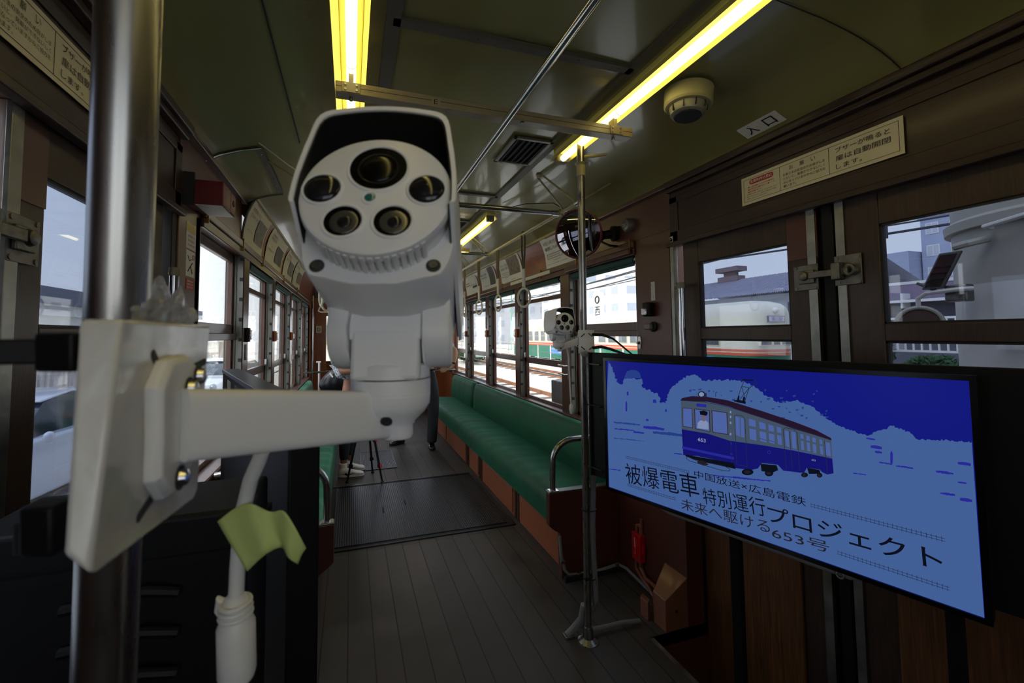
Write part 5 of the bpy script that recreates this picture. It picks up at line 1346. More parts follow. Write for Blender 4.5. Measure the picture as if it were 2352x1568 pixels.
# writing on the screen
def stx(body, bl, br, tl, m_, bold=0, shear=0):
    a, b, c = scr(*bl), scr(*br), scr(*tl)
    wd = math.hypot(b[0]-a[0], b[1]-a[1]); ht = abs(c[1]-a[1])
    ang = math.atan2(-(b[1]-a[1]), b[0]-a[0])
    xa = wv*math.cos(ang)-hv*math.sin(ang)
    return text(body, uv(a[0], a[1], lay[0]), xa, -hv, wd, ht, m_, parent=scn, bold=bold, off=.0003 if True else 0, name='screen_lettering')
c6_ = lambda x, y: (1400+x*.38265, 1000+y*.38265)
stx('中国放送×広島電鉄', c6_(512, 250), c6_(1182, 425), c6_(512, 205), E_INK, 0)
stx('被爆電車', c6_(105, 285), c6_(545, 378), c6_(105, 165), E_INK, 0)
stx('特別運行', c6_(568, 408), c6_(945, 488), c6_(568, 312), E_INK, 0)
stx('プロジェクト', c6_(955, 512), c6_(2005, 815), c6_(955, 415), E_INK, .006)
stx('未来へ駆ける', c6_(435, 440), c6_(968, 588), c6_(435, 375), E_BR, 0)
stx('653号', c6_(980, 612), c6_(1325, 705), c6_(980, 552), E_BR, 0)
stx('653', (1604, 1012), (1622, 1016), (1604, 1004), E_WH, .02); stx('653', (1865, 1057), (1874, 1059), (1865, 1053), E_WH, .01)
def rails(a, b, hgt, step):
    A_, B_ = scr(*c6_(*a)), scr(*c6_(*b)); L_ = math.hypot(B_[0]-A_[0], B_[1]-A_[1]); lay[0] += .00001; mb = MB()
    du, dv_ = (B_[0]-A_[0])/L_, (B_[1]-A_[1])/L_
    def rc(u0, u1, v0, v1):
        P = [(A_[0]+du*u-0*v, A_[1]+dv_*u+v) for u, v in ((u0, v0), (u1, v0), (u1, v1), (u0, v1))]
        mb.poly([uv(*p, lay[0]) for p in P], [(0, 1, 2, 3)])
    rc(0, L_, hgt*.25, hgt*.25+.0009); rc(0, L_, hgt*.75, hgt*.75+.0009)
    n = int(L_/step)
    for i in range(n+1): rc(i*step, i*step+.0007, 0, hgt)
    mb.build('drawn_track', E_INK, scn, smooth=False)
rails((100, 118), (484, 208), .0125, .0072); rails((108, 284), (400, 370), .0125, .0072)
rails((1210, 402), (2015, 608), .0125, .0085); rails((1370, 685), (2040, 900), .0125, .0085)
for (a, b, n, h) in ((.10, -.008, 0, 0), (.40, -.008, 0, 0)):
    MB().slab(uv(a, b, .0042), wv*.2, hv*.002, nv*.0006).build('vent_line', DARKG, tv)
# board behind the television
r = thing('display_board', 'black board behind the television, reaching past its left and right sides', 'board', uv(TW/2, TH, -.05))
MB().slab(uv(-.125, -.030, -.048), wv*(TW+.125+.62), hv*(TH+.02), nv*.010).build('board', BLACK, r, bev=.003)
MB().slab(uv(-.125, -.030, -.048), wv*.008, hv*(TH+.02), nv*.022).build('left_edge_lip', DARKG, r, bev=.002)
for v in (.02, .20, .47):
    m = MB().tube([uv(-.135, v, -.03), uv(-.06, v+.003, -.03)], .0035, 6); m.build('hook_fitting', CHROME if v < .1 else DARKG, r)
r = thing('display_stand', 'pale metal support bar running under the television with its round clamp', 'stand', uv(TW/2, TH+.04, -.06))
MB().tube([uv(.22, TH+.018, -.03), uv(.25, TH+.026, -.03), uv(.78, TH+.026, -.03), uv(.80, TH+.018, -.03)], .010, 12).build('lower_bar', mat('pale_grey_metal', (150, 150, 146), .45, .3), r)
MB().torus(uv(.76, TH+.028, -.018), nv, .008, .003, 18, 8).build('round_clamp', ALU, r)
for u in (.45, .95): MB().slab(uv(u, -.0, -.085), wv*.03, hv*1.30, nv*.03).build('upright', BLACK, r, bev=.002)
for u in (.45, .95): MB().slab(uv(u, 1.27, -.25), wv*.03, hv*.03, nv*.40).build('foot', BLACK, r, bev=.002)

# ------------------------------------------------------------------ black screen seen edge on, left
N = dep(664, 945, .70); wl = V((-.32, .947, 0)).normalized(); nl = V((-.947, -.32, 0)).normalized()
def lv(u, v, h): return N + wl*u + V((0, 0, -v)) + nl*h
r = thing('black_screen', 'black flat screen on a stand seen almost edge on, below the camera arm', 'screen', lv(.5, .6, 0))
MB().slab(lv(0, 0, -.05), wl*1.08, V((0, 0, -.62)), nl*.05).build('cabinet', BLACK, r, bev=.004)
MB().slab(lv(.0, -.004, -.052), wl*1.08, V((0, 0, -.012)), nl*.055).build('top_edge', mat('blue_grey_plastic', (70, 74, 92), .35), r, bev=.003)
for u in (.45, .62, .82): MB().slab(lv(u, .02, .0), wl*.10, V((0, 0, -.05)), nl*.0006).build('vent_slot', BLACKG, r)
MB().slab(lv(.03, .66, -.03), wl*.04, V((0, 0, -.72)), nl*.03).build('upright', BLACK, r, bev=.002)
MB().slab(lv(.85, .60, -.03), wl*.04, V((0, 0, -.72)), nl*.03).build('upright', BLACK, r, bev=.002)
MB().slab(lv(.0, .60, -.055), wl*1.0, V((0, 0, -.06)), nl*.06).build('lower_rail', BLACK, r, bev=.002)
r = thing('equipment_case', 'tall black equipment stand standing in the dark lower left corner behind the white plate', 'stand', (-.25, .7, 0))
MB().box(-.40, -.12, .62, .76, .0, 1.235).build('cabinet', BLACK, r, bev=.006)
MB().box(-.405, -.115, .615, .765, 1.18, 1.19).build('edge_strip', BLACK, r)
for k in range(4): MB().tube([(-.30, .612, 1.15-.045*k), (-.22, .606, 1.16-.045*k), (-.19, .612, 1.15-.045*k)], .006, 8).build('cable_loop', BLACK, r)
# ------------------------------------------------------------------ people
SKIN = mat('skin', (196, 150, 122), .5, var=.06, vs=12); SKIN2 = mat('tanned_skin', (150, 104, 80), .5, var=.06, vs=12)
HAIR = mat('black_hair', (20, 17, 16), .5, bump=.6, bs=200, stretch=(1, 1, .1))
TROU = mat('dark_trouser_cloth', (36, 38, 44), .8, var=.12, bump=.2, bs=30)
SHIRTB = mat('pale_blue_shirt', (196, 208, 224), .8, var=.04, bump=.2, bs=18)
BLKC = mat('black_nylon', (22, 22, 28), .38, bump=.4, bs=22, var=.1)
SHOEB = mat('black_leather', (14, 13, 13), .22, coat=.5)
SHOEW = mat('white_leather', (226, 224, 218), .45)
def skin_mesh(name, verts, edges, m, parent, sub=2, root=0, flat=None):
    me = bpy.data.meshes.new(name); me.from_pydata([v[:3] for v in verts], edges, []); me.materials.append(m)
    o = bpy.data.objects.new(name, me); COL.objects.link(o)
    sk = o.modifiers.new('skin', 'SKIN'); sk.use_smooth_shade = True; sk.branch_smoothing = .6
    su = o.modifiers.new('sub', 'SUBSURF'); su.levels = sub; su.render_levels = sub
    for i, v in enumerate(verts):
        r = v[3]; r2 = v[4] if len(v) > 4 else r
        me.skin_vertices[0].data[i].radius = (r, r2); me.skin_vertices[0].data[i].use_root = (i == root)
    dg = bpy.context.evaluated_depsgraph_get(); me2 = bpy.data.meshes.new_from_object(o.evaluated_get(dg)); me2.name = name
    o.modifiers.clear(); o.data = me2; me2.shade_smooth()
    if not me2.materials: me2.materials.append(m)
    if parent: adopt(o, parent)
    return o
def chain(vs, es, pts, start=None):
    idx = []
    for p in pts:
        vs.append(tuple(p)); idx.append(len(vs)-1)
        if len(idx) > 1: es.append((idx[-2], idx[-1]))
        elif start is not None: es.append((start, idx[-1]))
    return idx
def hand(vs, es, wrist_i, palm, fdir, side, nrm_, curl=.3, s=1.0):
    """palm centre, finger direction, side = thumb side, nrm_ = palm normal"""
    P, F, S_, Nn = V(palm), V(fdir).normalized(), V(side).normalized(), V(nrm_).normalized()
    k = chain(vs, es, [(*(P-F*.03*s), .022*s, .014*s), (*P, .032*s, .013*s)], wrist_i)
    for i, (off, L) in enumerate(((.028, .068), (.010, .076), (-.009, .070), (-.026, .055))):
        b = P+F*.035*s+S_*off*s; pts = [(*b, .0095*s)]
        d = F.copy(); q = b
        for j, f in enumerate((.45, .32, .23)):
            d = (d+Nn*curl*(.6+.4*j)).normalized(); q = q+d*L*f*s; pts.append((*q, (.0085-.0008*j)*s))
        chain(vs, es, pts, k[1])
    b = P-F*.015*s+S_*.03*s; chain(vs, es, [(*b, .012*s), (*(b+(F*.6+S_*.6+Nn*.2).normalized()*.032*s), .010*s), (*(b+(F*.9+S_*.35+Nn*.3).normalized()*.058*s), .0085*s)], k[0])
def head_parts(root, c, look, hair_len, skin_, body_vs, body_es, neck_i, sc=1.0):
    c = V(c); L = V(look).normalized(); Sd = L.cross(V((0, 0, 1))).normalized()
    chain(body_vs, body_es, [(*(c-V((0, 0, .115*sc))-L*.01), .055*sc), (*(c-V((0, 0, .055*sc))+L*.012), .070*sc, .066*sc), (*(c+V((0, 0, .01))), .082*sc, .080*sc), (*(c+V((0, 0, .065*sc))-L*.01), .074*sc)], neck_i)
    EYE = mat('eye_white', (225, 225, 220), .2); PUP = mat('dark_iris', (30, 20, 16), .15)
    MB().ball(c+L*.082*sc-V((0, 0, .022)), .013*sc, 10, (1, 1, 1.7)).build('nose', skin_, root)
    MB().obox(c+L*.080*sc-V((0, 0, .062)), Sd, L, V((0, 0, 1)), .021, .004, .005).build('mouth', mat('lips', (150, 88, 80), .5), root, bev=.002)
    for q in (-1, 1):
        e = MB().ball(c+L*.074*sc+Sd*q*.030+V((0, 0, .004)), .0125, 12).build('eye', EYE, root)
        MB().ball(c+L*.083*sc+Sd*q*.030+V((0, 0, .004)), .0055, 8).build('iris', PUP, e)
        MB().ball(c+Sd*q*.080*sc-V((0, 0, .012)), .026, 10, (.5, .7, 1.1)).build('ear', skin_, root)
    m = MB(); bmesh.ops.create_uvsphere(m.bm, u_segments=32, v_segments=20, radius=1)
    for v in m.bm.verts:
        p = v.co; f = p.dot(L) if False else p.x*L.x+p.y*L.y
        r = .094*sc*(1+.05*noise.noise(p*5)); q = V((p.x*r, p.y*r*1.0, p.z*r*1.06))
        if f > .25 and p.z < .45: q = q*.80
        if p.z < -.1 and f < .4: q.z = max(q.z, -.1)-hair_len*max(0, -p.z)
        v.co = c+V((0, 0, .022))-L*.012+q
    m.build('hair', HAIR, root, ang=180)
def shoe(root, heel, toe, m, sole_m, nm, w_=.042, laces=False, hgt=.07):
    h, t = V(heel), V(toe); d = (t-h); L = d.length; d.normalize(); s = V((-d.y, d.x, 0))
    rings = []
    for f, ww, hh, in ((0, .6, .75), (.06, .85, 1.0), (.2, .9, 1.12), (.34, .86, 1.0), (.5, .92, .78), (.68, 1.05, .6), (.85, .95, .5), (.96, .62, .38), (1.0, .3, .25)):
        c = h+d*(L*f); hw = w_*ww; H_ = hgt*hh; r = []
        for k in range(14):
            a = 2*PI*k/14; r.append(c+s*(hw*math.copysign(abs(math.cos(a))**.8, math.cos(a)))+V((0, 0, .016+H_/2+H_/2*math.sin(a))))
        rings.append(r)
    o = MB().ring(rings).build(nm, m, root, ang=80)
    out = []
    for k in range(24):
        a = 2*PI*k/24; out.append((h+d*L/2+d*(L*.515*math.copysign(abs(math.cos(a))**.8, math.cos(a)))+s*(w_*1.03*math.sin(a)*(1-.08*math.cos(a)))))
    MB().ring([[V((p.x, p.y, .0025)) for p in out], [V((p.x, p.y, .024)) for p in out]]).build('sole', sole_m, o, bev=.003)
    if laces:
        for k in range(5):
            c = h+d*(L*(.36+.07*k)); z = .016+hgt*(1.0-.11*k)
            MB().tube([c-s*.022+V((0, 0, z-.010)), c+V((0, 0, z+.004)), c+s*.022+V((0, 0, z-.010))], .003, 6).build('lace', SHOEW, o)
        c = h+d*L*.45-s*w_*.98*(1 if s.dot(CAMP-h) < 0 else -1)
        e = 1 if s.dot(V((0, -1, 0))) > 0 else -1
        pts = [(-.05, .035), (-.03, .022), (.0, .024), (.06, .048), (.0, .034), (-.025, .036), (-.035, .05)]
        MB().ring([[h+d*(L*.45+a)+s*e*(w_*(.93+.04*0)+.0+q)+V((0, 0, b)) for a, b in pts] for q in (-.004, .0035)]).build('side_mark', INK, o)
    return o

# --- standing man, hand on hip
mr = thing('person', 'person in dark trousers and pale shirt standing with a hand on the hip', 'person', (.85, 5.72, 0), 'people standing down the car')
vs, es = [], []
PEL = V((.93, 5.70, .95))
vs.append((*PEL, .155, .11))
sp = chain(vs, es, [(.93, 5.70, 1.08, .145, .105), (.93, 5.70, 1.22, .155, .11), (.93, 5.70, 1.36, .165, .105), (.93, 5.70, 1.43, .10, .08), (.925, 5.69, 1.49, .055)], 0)
ra = chain(vs, es, [(1.10, 5.69, 1.385, .062), (1.21, 5.66, 1.33, .050), (1.325, 5.61, 1.245, .041), (1.31, 5.57, 1.15, .038), (1.275, 5.54, 1.055, .026)], sp[2])
hand(vs, es, ra[-1], (1.205, 5.515, 1.005), (-.95, -.18, -.12), (.1, -.2, .9), (-.2, .9, -.2), curl=.12)
la = chain(vs, es, [(.75, 5.73, 1.385, .060), (.68, 5.74, 1.27, .048), (.65, 5.74, 1.12, .042), (.66, 5.68, 1.0, .034), (.68, 5.62, .90, .025)], sp[2])
hand(vs, es, la[-1], (.69, 5.60, .83), (.1, -.1, -1), (.2, -1, 0), (1, 0, 0), curl=.3)
l1 = chain(vs, es, [(1.02, 5.68, .86, .098), (1.03, 5.64, .68, .078), (1.03, 5.60, .50, .058), (1.02, 5.585, .30, .050), (1.008, 5.585, .10, .036)], 0)
l2 = chain(vs, es, [(.82, 5.74, .86, .098), (.75, 5.80, .68, .078), (.70, 5.85, .50, .058), (.67, 5.88, .30, .050), (.65, 5.90, .10, .036)], 0)
LOOK = V((-.8, -.55, -.1))
head_parts(mr, (.915, 5.675, 1.60), LOOK, .0, SKIN, vs, es, sp[-1])
skin_mesh('body', vs, es, SKIN, mr)
vs2, es2 = [(*PEL, .168, .125)], []
chain(vs2, es2, [(.93, 5.70, 1.03, .158, .118)], 0)
chain(vs2, es2, [(1.02, 5.68, .86, .112), (1.03, 5.64, .68, .094), (1.03, 5.60, .50, .080), (1.02, 5.585, .30, .074), (1.008, 5.58, .10, .070), (1.006, 5.58, .065, .068)], 0)
chain(vs2, es2, [(.82, 5.74, .86, .112), (.75, 5.80, .68, .094), (.70, 5.85, .50, .080), (.67, 5.88, .30, .074), (.65, 5.90, .10, .070), (.648, 5.90, .065, .068)], 0)
skin_mesh('trousers', vs2, es2, TROU, mr)
vs3, es3 = [(.93, 5.70, 1.02, .168, .126)], []
q = chain(vs3, es3, [(.93, 5.70, 1.14, .162, .122), (.93, 5.70, 1.26, .170, .124), (.93, 5.70, 1.365, .178, .118), (.93, 5.70, 1.44, .085, .08)], 0)
chain(vs3, es3, [(1.11, 5.69, 1.385, .076), (1.22, 5.655, 1.325, .070), (1.315, 5.615, 1.265, .066)], q[2])
chain(vs3, es3, [(.745, 5.73, 1.385, .074), (.685, 5.74, 1.29, .066), (.668, 5.74, 1.22, .064)], q[2])
skin_mesh('shirt', vs3, es3, SHIRTB, mr)
MB().torus((.93, 5.70, 1.0), (0, 0, 1), .150, .014, 36, 8).build('belt', BLACK, mr)
MB().tube([(1.283, 5.546, 1.085), (1.279, 5.542, 1.067)], .033, 16).build('wristwatch', BLACK, mr)
shoe(mr, (1.015, 5.66, 0), (.985, 5.43, 0), SHOEB, SHOEB, 'shoe')
shoe(mr, (.70, 5.96, 0), (.50, 5.86, 0), SHOEB, SHOEB, 'shoe')

# --- person at the tripod
def pat_mat():
    m = bpy.data.materials.new('floral_shirt_cloth'); m.use_nodes = True; n = m.node_tree.nodes; l = m.node_tree.links; b = n['Principled BSDF']
    t = n.new('ShaderNodeTexCoord'); nz = n.new('ShaderNodeTexNoise'); nz.inputs['Scale'].default_value = 26; nz.inputs['Detail'].default_value = 2; nz.inputs['Distortion'].default_value = 2.5
    r = n.new('ShaderNodeValToRGB'); e = r.color_ramp.elements; e[0].position = .42; e[1].position = .47; e[0].color = (*lin((38, 46, 70)), 1); e[1].color = (*lin((206, 212, 222)), 1)
    l.new(t.outputs['Object'], nz.inputs[0]); l.new(nz.outputs['Fac'], r.inputs[0]); l.new(r.outputs[0], b.inputs['Base Color']); b.inputs['Roughness'].default_value = .8
    return m
FLOR = pat_mat()
pr = thing('person', 'person in a patterned shirt, dark leggings and white sneakers beside the tripod', 'person', (.02, 4.86, 0), 'people standing down the car')
vs, es = [(.03, 4.86, .88, .14, .10)], []
sp = chain(vs, es, [(.03, 4.85, 1.0, .12, .09), (.035, 4.84, 1.12, .125, .09), (.04, 4.83, 1.25, .135, .09), (.045, 4.82, 1.32, .08, .07), (.055, 4.81, 1.37, .045)], 0)
ra = chain(vs, es, [(-.07, 4.77, 1.27, .05), (-.10, 4.70, 1.17, .042), (-.075, 4.63, 1.085, .036), (.02, 4.58, 1.095, .032), (.10, 4.55, 1.105, .022)], sp[2])
hand(vs, es, ra[-1], (.155, 4.545, 1.105), (1, 0, .05), (0, -.3, 1), (0, 1, -.2), curl=.6, s=.92)
la = chain(vs, es, [(.16, 4.87, 1.27, .05), (.24, 4.84, 1.17, .042), (.27, 4.76, 1.09, .036), (.26, 4.68, 1.10, .03), (.25, 4.62, 1.11, .022)], sp[2])
hand(vs, es, la[-1], (.24, 4.575, 1.115), (-.2, -1, .05), (0, -.1, 1), (-1, .1, 0), curl=.6, s=.92)
chain(vs, es, [(-.02, 4.80, .80, .085), (-.03, 4.79, .62, .066), (-.045, 4.79, .44, .052), (-.05, 4.80, .27, .048), (-.055, 4.81, .10, .034)], 0)
chain(vs, es, [(.08, 4.93, .80, .085), (.06, 4.95, .62, .066), (.03, 4.97, .44, .052), (.01, 4.98, .27, .048), (.0, 4.99, .10, .034)], 0)
head_parts(pr, (.085, 4.79, 1.475), V((.9, -.35, -.35)), .5, SKIN2, vs, es, sp[-1], .95)
skin_mesh('body', vs, es, SKIN2, pr)
vs2, es2 = [(.03, 4.86, .90, .15, .11)], []
chain(vs2, es2, [(-.02, 4.80, .80, .095), (-.03, 4.79, .62, .076), (-.045, 4.79, .44, .062), (-.05, 4.80, .27, .056), (-.053, 4.805, .15, .045)], 0)
chain(vs2, es2, [(.08, 4.93, .80, .095), (.06, 4.95, .62, .076), (.03, 4.97, .44, .062), (.01, 4.98, .27, .056), (.002, 4.985, .15, .045)], 0)
skin_mesh('leggings', vs2, es2, TROU, pr)
vs3, es3 = [(.02, 4.84, .96, .175, .125)], []
q = chain(vs3, es3, [(.02, 4.84, 1.10, .165, .12), (.03, 4.83, 1.25, .155, .11), (.045, 4.82, 1.325, .075, .07)], 0)
chain(vs3, es3, [(-.075, 4.77, 1.27, .07), (-.115, 4.71, 1.20, .078), (-.125, 4.67, 1.14, .082)], q[1])
chain(vs3, es3, [(-.115, 4.73, 1.13, .075, .06), (-.10, 4.72, 1.06, .062, .05), (-.075, 4.71, 1.01, .035)], q[1])
chain(vs3, es3, [(.165, 4.87, 1.27, .07), (.24, 4.85, 1.19, .075), (.26, 4.82, 1.14, .078)], q[1])
skin_mesh('shirt', vs3, es3, FLOR, pr)
shoe(pr, (-.105, 4.775, 0), (.145, 4.745, 0), SHOEW, SHOEW, 'shoe', laces=True, w_=.043)
shoe(pr, (-.06, 4.99, 0), (.16, 4.93, 0), SHOEW, SHOEW, 'shoe', laces=True, w_=.043)
MB().lathe([(.040, .07), (.041, .125), (.037, .13)], (-.062, 4.79, 0), (0, 0, 1), 18).build('sock', SHOEW, pr)
# pleated black bag slung at the back
r = thing('shoulder_bag', 'big slouching black nylon bag with a pale logo behind the patterned shirt', 'bag', (-.16, 4.76, .86))
m = MB(); bmesh.ops.create_uvsphere(m.bm, u_segments=64, v_segments=32, radius=1)
for v in m.bm.verts:
    p = v.co.copy(); a = math.atan2(p.y, p.x); fold = 1+.035*math.sin(a*16+p.z*3)*(1-p.z*.3)
    w_ = .62+.38*(1-p.z)/2
    v.co = V((-.13+p.x*.225*fold*w_*1.18+(p.z+1)*.055, 4.985+p.y*.09*fold, .985+p.z*(.155 if p.z > 0 else .15)))
m.build('bag_body', BLKC, r, ang=180)
MB().tube([(-.10, 4.92, 1.12), (-.06, 4.93, 1.22), (.0, 4.93, 1.345), (.10, 4.86, 1.33), (.12, 4.95, 1.2)], .012, 8, flat=.4).build('strap', BLKC, r)
MB().slab((-.21, 4.895, 1.05), (.03, -.012, -.045), (.012, -.002, .012), (0, -.003, 0)).build('logo_mark', WHITEP, r)
# tripod
apx = V((.155, 4.60, .88))
r = thing('tripod', 'black camera tripod with red leg clamps standing beside the hatch', 'tripod', (.2, 4.6, 0))
for ft, red in (((.311, 4.454, 0), 1), ((.235, 4.80, 0), 0), ((-.02, 4.56, 0), 0)):
    F_ = V(ft); D = F_-apx
    lg = MB().tube([apx, apx+D*.55], .0145, 12).tube([apx+D*.5, apx+D*.82], .012, 12).tube([apx+D*.8, F_+V((0, 0, .01))], .0095, 12).build('leg', BLACK, r)
    for f in (.54, .82):
        c = apx+D*f; MB().tube([c-D*.018, c+D*.018], .0185, 12).build('clamp', BLACK, lg)
        MB().obox(c+V((.014, -.012, 0)), V((1, 0, 0)), V((0, 1, 0)), D.normalized(), .008, .006, .016).build('clamp_lever', RED if red else BLACK, lg, bev=.002)
    MB().lathe([(.009, .02), (.016, .012), (.017, .0)], (F_.x, F_.y, 0.001), (0, 0, 1), 14).build('rubber_foot', BLACK, lg)
MB().lathe([(.03, -.03), (.035, 0), (.03, .03), (.02, .05), (.02, .12), (.035, .125), (.035, .17)], apx, (0, 0, 1), 20).build('centre_head', BLACK, r)
MB().tube([apx+V((0, -.0, .14)), apx+V((.0, -.05, .20))], .008, 8).build('pan_handle', BLACK, r)
r = thing('video_camera', 'dark video camera on the tripod, hidden behind the white security camera', 'camera', apx+V((0, 0, .17)))
MB().slab(apx+V((-.04, -.05, .17)), (.20, 0, 0), (0, .09, 0), (0, 0, .10)).build('camera_body', BLACK, r, bev=.008)
MB().lathe([(.035, 0), (.035, .06), (.042, .07), (.042, .10)], apx+V((.16, -.005, .22)), (1, 0, 0), 24).build('lens', BLACKG, r)
# things at the far end of the car
r = thing('stanchion', 'chrome stanchion on a foot at the far end behind the standing person', 'pole', (.83, 7.3, 0))
MB().tube([(.83, 7.3, 0), (.83, 7.3, .95)], .015, 12).build('shaft', CHROME, r); MB().lathe([(.05, 0), (.045, .012), (.016, .02)], (.83, 7.3, 0), (0, 0, 1), 18).build('foot', CHROME, r)
MB().tube([(.83, 7.3, .94), (.83, 7.3, .95), (1.15, 7.3, .95)], .013, 10).build('cross_arm', CHROME, r)
o = MB().tube([(1.2, 7.02, .86), (1.45, 7.02, .87), (1.66, 7.02, .87)], .016, 10).build('end_rail', CHROME); tag(o, 'chrome rail across the far end of the right bench', 'handrail')
o = MB().tube([(-.66, 7.05, .90), (-.4, 7.05, .90), (-.2, 7.05, .90)], .016, 10).build('end_rail', CHROME); tag(o, 'chrome rail across the far end of the left bench', 'handrail')
r = thing('route_plate', 'white plate with a black letter D on the far wooden jamb', 'sign', (-.5, 7.99, 1.6))
MB().box(-.565, -.475, 7.985, 7.995, 1.50, 1.62).build('plate', PAPERW, r, bev=.003)
text('D', (-.545, 7.984, 1.53), (1, 0, 0), (0, 0, 1), .05, .06, INK, parent=r)
# ------------------------------------------------------------------ outside
GZ = -.85
def ground_mat():
    return mat('pale_gravel', (224, 218, 206), .9, var=.3, vs=9, bump=.4, bs=40)
o = struct(MB().box(-90, 160, -60, 190, GZ-.3, GZ), 'ground', ground_mat(), smooth=False)
CONC = mat('pale_concrete', (236, 230, 216), .85, var=.08, vs=1.5)
RUST = mat('rusty_rail', (150, 100, 66), .6, var=.2)
SLEEP = mat('sleeper_wood', (128, 108, 90), .8, var=.2)
for x0, x1, y0, y1, l in ((7.35, 9.4, -20, 90, 0), (3.0, 4.6, 2, 90, 0), (16.4, 60, -30, 120, 0)):
    struct(MB().box(x0, x1, y0, y1, GZ, GZ+.06), 'paving', CONC)
def track(x, l, ys=-10):
    r = thing('railway_track', l, 'railway track', (x, 20, GZ), 'tram tracks beside the car')
    for q in (-.53, .53):
        MB().box(x+q-.035, x+q+.035, ys, 90, GZ, GZ+.13).build('rail', RUST, r)
    m = MB()
    for k in range(60): m.box(x-.95, x+.95, ys+1+k*1.1, ys+1.25+k*1.1, GZ-.02, GZ+.03)
    q = m.build('sleepers', SLEEP, r); q['kind'] = 'stuff'
track(6.5, 'rusty tram track on gravel nearest to the right windows')
track(10.9, 'second rusty tram track beyond the concrete strip')
track(16.2, 'farthest tram track under the green and cream tram', 11)
# grey cabinet and rail posts by the first windows
o = MB().box(1.95, 2.25, 3.62, 4.02, GZ, .985).build('grey_cabinet', mat('grey_cabinet_paint', (110, 110, 112), .5, var=.05), bev=.01); tag(o, 'grey metal cabinet just outside the window behind the smaller camera', 'cabinet')
# cream and green tram
TCR = mat('tram_cream', (232, 226, 200), .4); TGR = mat('tram_green', (30, 120, 92), .4); TOR = mat('tram_orange', (214, 96, 62), .45); TWN = mat('tram_window', (70, 82, 88), .1, coat=1); TRF = mat('tram_roof_cream', (228, 224, 206), .5)
def tram(xa, xb, yf, yb, label, nwin=9):
    r = thing('tram', label, 'tram', ((xa+xb)/2, (yf+yb)/2, GZ))
    w2 = (xb-xa)/2; xc = (xa+xb)/2; rr = .75
    def outline(k=0, e=0):
        P = []
        for i in range(9): t = PI+PI/2*i/8; P.append((xa+rr+ (rr+e)*math.cos(t), yf+rr*.8+(rr*.8+e)*math.sin(t)))
        for i in range(9): t = -PI/2+PI/2*i/8; P.append((xb-rr+(rr+e)*math.cos(t), yf+rr*.8+(rr*.8+e)*math.sin(t)))
        P += [(xb+e, yb), (xa-e, yb)]
        return P
    def band(z0, z1, m_, nm, e=0): return MB().ring([[V((x, y, z)) for x, y in outline(0, e)] for z in (z0, z1)]).build(nm, m_, r, ang=40)
    band(-.45, .50, TGR, 'lower_body'); band(.50, .62, TOR, 'lower_belt', .01); band(.62, .66, TCR, 'cream_line'); band(.66, .76, TOR, 'upper_belt', .01)
    band(.76, 2.12, TCR, 'upper_body')
    rings = []
    for f, z in ((1, 2.12), (.99, 2.3), (.93, 2.48), (.8, 2.62), (.55, 2.72), (.25, 2.76)):
        rings.append([V((xc+(x-xc)*f, (yf+4)+(y-(yf+4))*(1-(1-f)*.28), z)) for x, y in outline()])
    MB().ring(rings).build('roof', TRF, r, ang=60)
    n = nwin
    for i in range(n):
        y = yf+1.6+i*(yb-yf-2.4)/n
        f = MB().box(xa-.02, xa+.05, y, y+.86, .86, 1.72).build('side_window', mat('tram_window_frame', (200, 190, 160), .5), r, bev=.02)
        MB().box(xa-.028, xa-.018, y+.06, y+.80, .92, 1.28).build('lower_pane', TWN, f); MB().box(xa-.028, xa-.018, y+.06, y+.80, 1.33, 1.66).build('upper_pane', TWN, f)
    for x0, x1 in ((xa+.35, xa+.95), (xa+1.0, xb-1.0), (xb-.95, xb-.35)):
        f = MB().box(x0, x1, yf-.02, yf+.10, .90, 1.70).build('front_window', TCR, r, bev=.02)
        MB().box(x0+.05, x1-.05, yf-.03, yf-.015, .95, 1.65).build('pane', TWN, f)
    f = MB().box(xc-.45, xc+.45, yf-.06, yf+.1, 1.84, 2.10).build('destination_box', mat('dark_violet_frame', (60, 50, 90), .4), r, bev=.02)
    MB().box(xc-.41, xc+.41, yf-.066, yf-.058, 1.87, 2.07).build('destination_screen', mat('pale_screen', (214, 210, 228), .4), f)
    t = text('横川駅', (xc-.28, yf-.07, 1.885), (1, 0, 0), (0, 0, 1), .58, .165, mat('violet_ink', (70, 60, 120), .5), parent=f)
    MB().ball((xc, yf-.02, 2.32), .12, 16).build('headlamp', WHITEP, r)
    for q in (-.5, .5): MB().lathe([(.07, 0), (.06, .04)], (xc+q*1.5, yf+.0, .25), (0, -1, 0), 16).build('tail_lamp', mat('red_lens', (150, 30, 40), .3), r)
    m = MB()
    for q in (yf+2.2, yf+3.8, yb-3.8, yb-2.2):
        MB().lathe([(.33, -.06), (.33, .06)], (xa+.3, q, GZ+.46), (1, 0, 0), 24).build('wheel', DARKG, r)
    MB().box(xa-.01, xa+.0, yf+2.0, yf+4.6, -.1, .42).build('advert_board', mat('blue_advert', (60, 140, 214), .4), r)
    text('市内電車で 宮島へ行こう', (xa-.012, yf+4.5, .22), (0, -1, 0), (0, 0, 1), 2.3, .14, mat('yellow_letters', (236, 214, 80), .4), parent=r)
    text('お得なきっぷ発売中', (xa-.012, yf+4.3, -.05), (0, -1, 0), (0, 0, 1), 1.9, .14, INKW, parent=r)
    text('\n'.join('乗降口'), (xc-1.0, yf-.015, -.1), (1, 0, 0), (0, 0, 1), .13, .5, INKW, parent=r)
    return r
tram(15.0, 17.4, 12.9, 25.0, 'cream and green tram with an orange stripe standing outside the entrance door window')
tram(15.0, 17.4, 26.5, 38.9, 'second cream and green tram further along, beyond the widest window', 8)
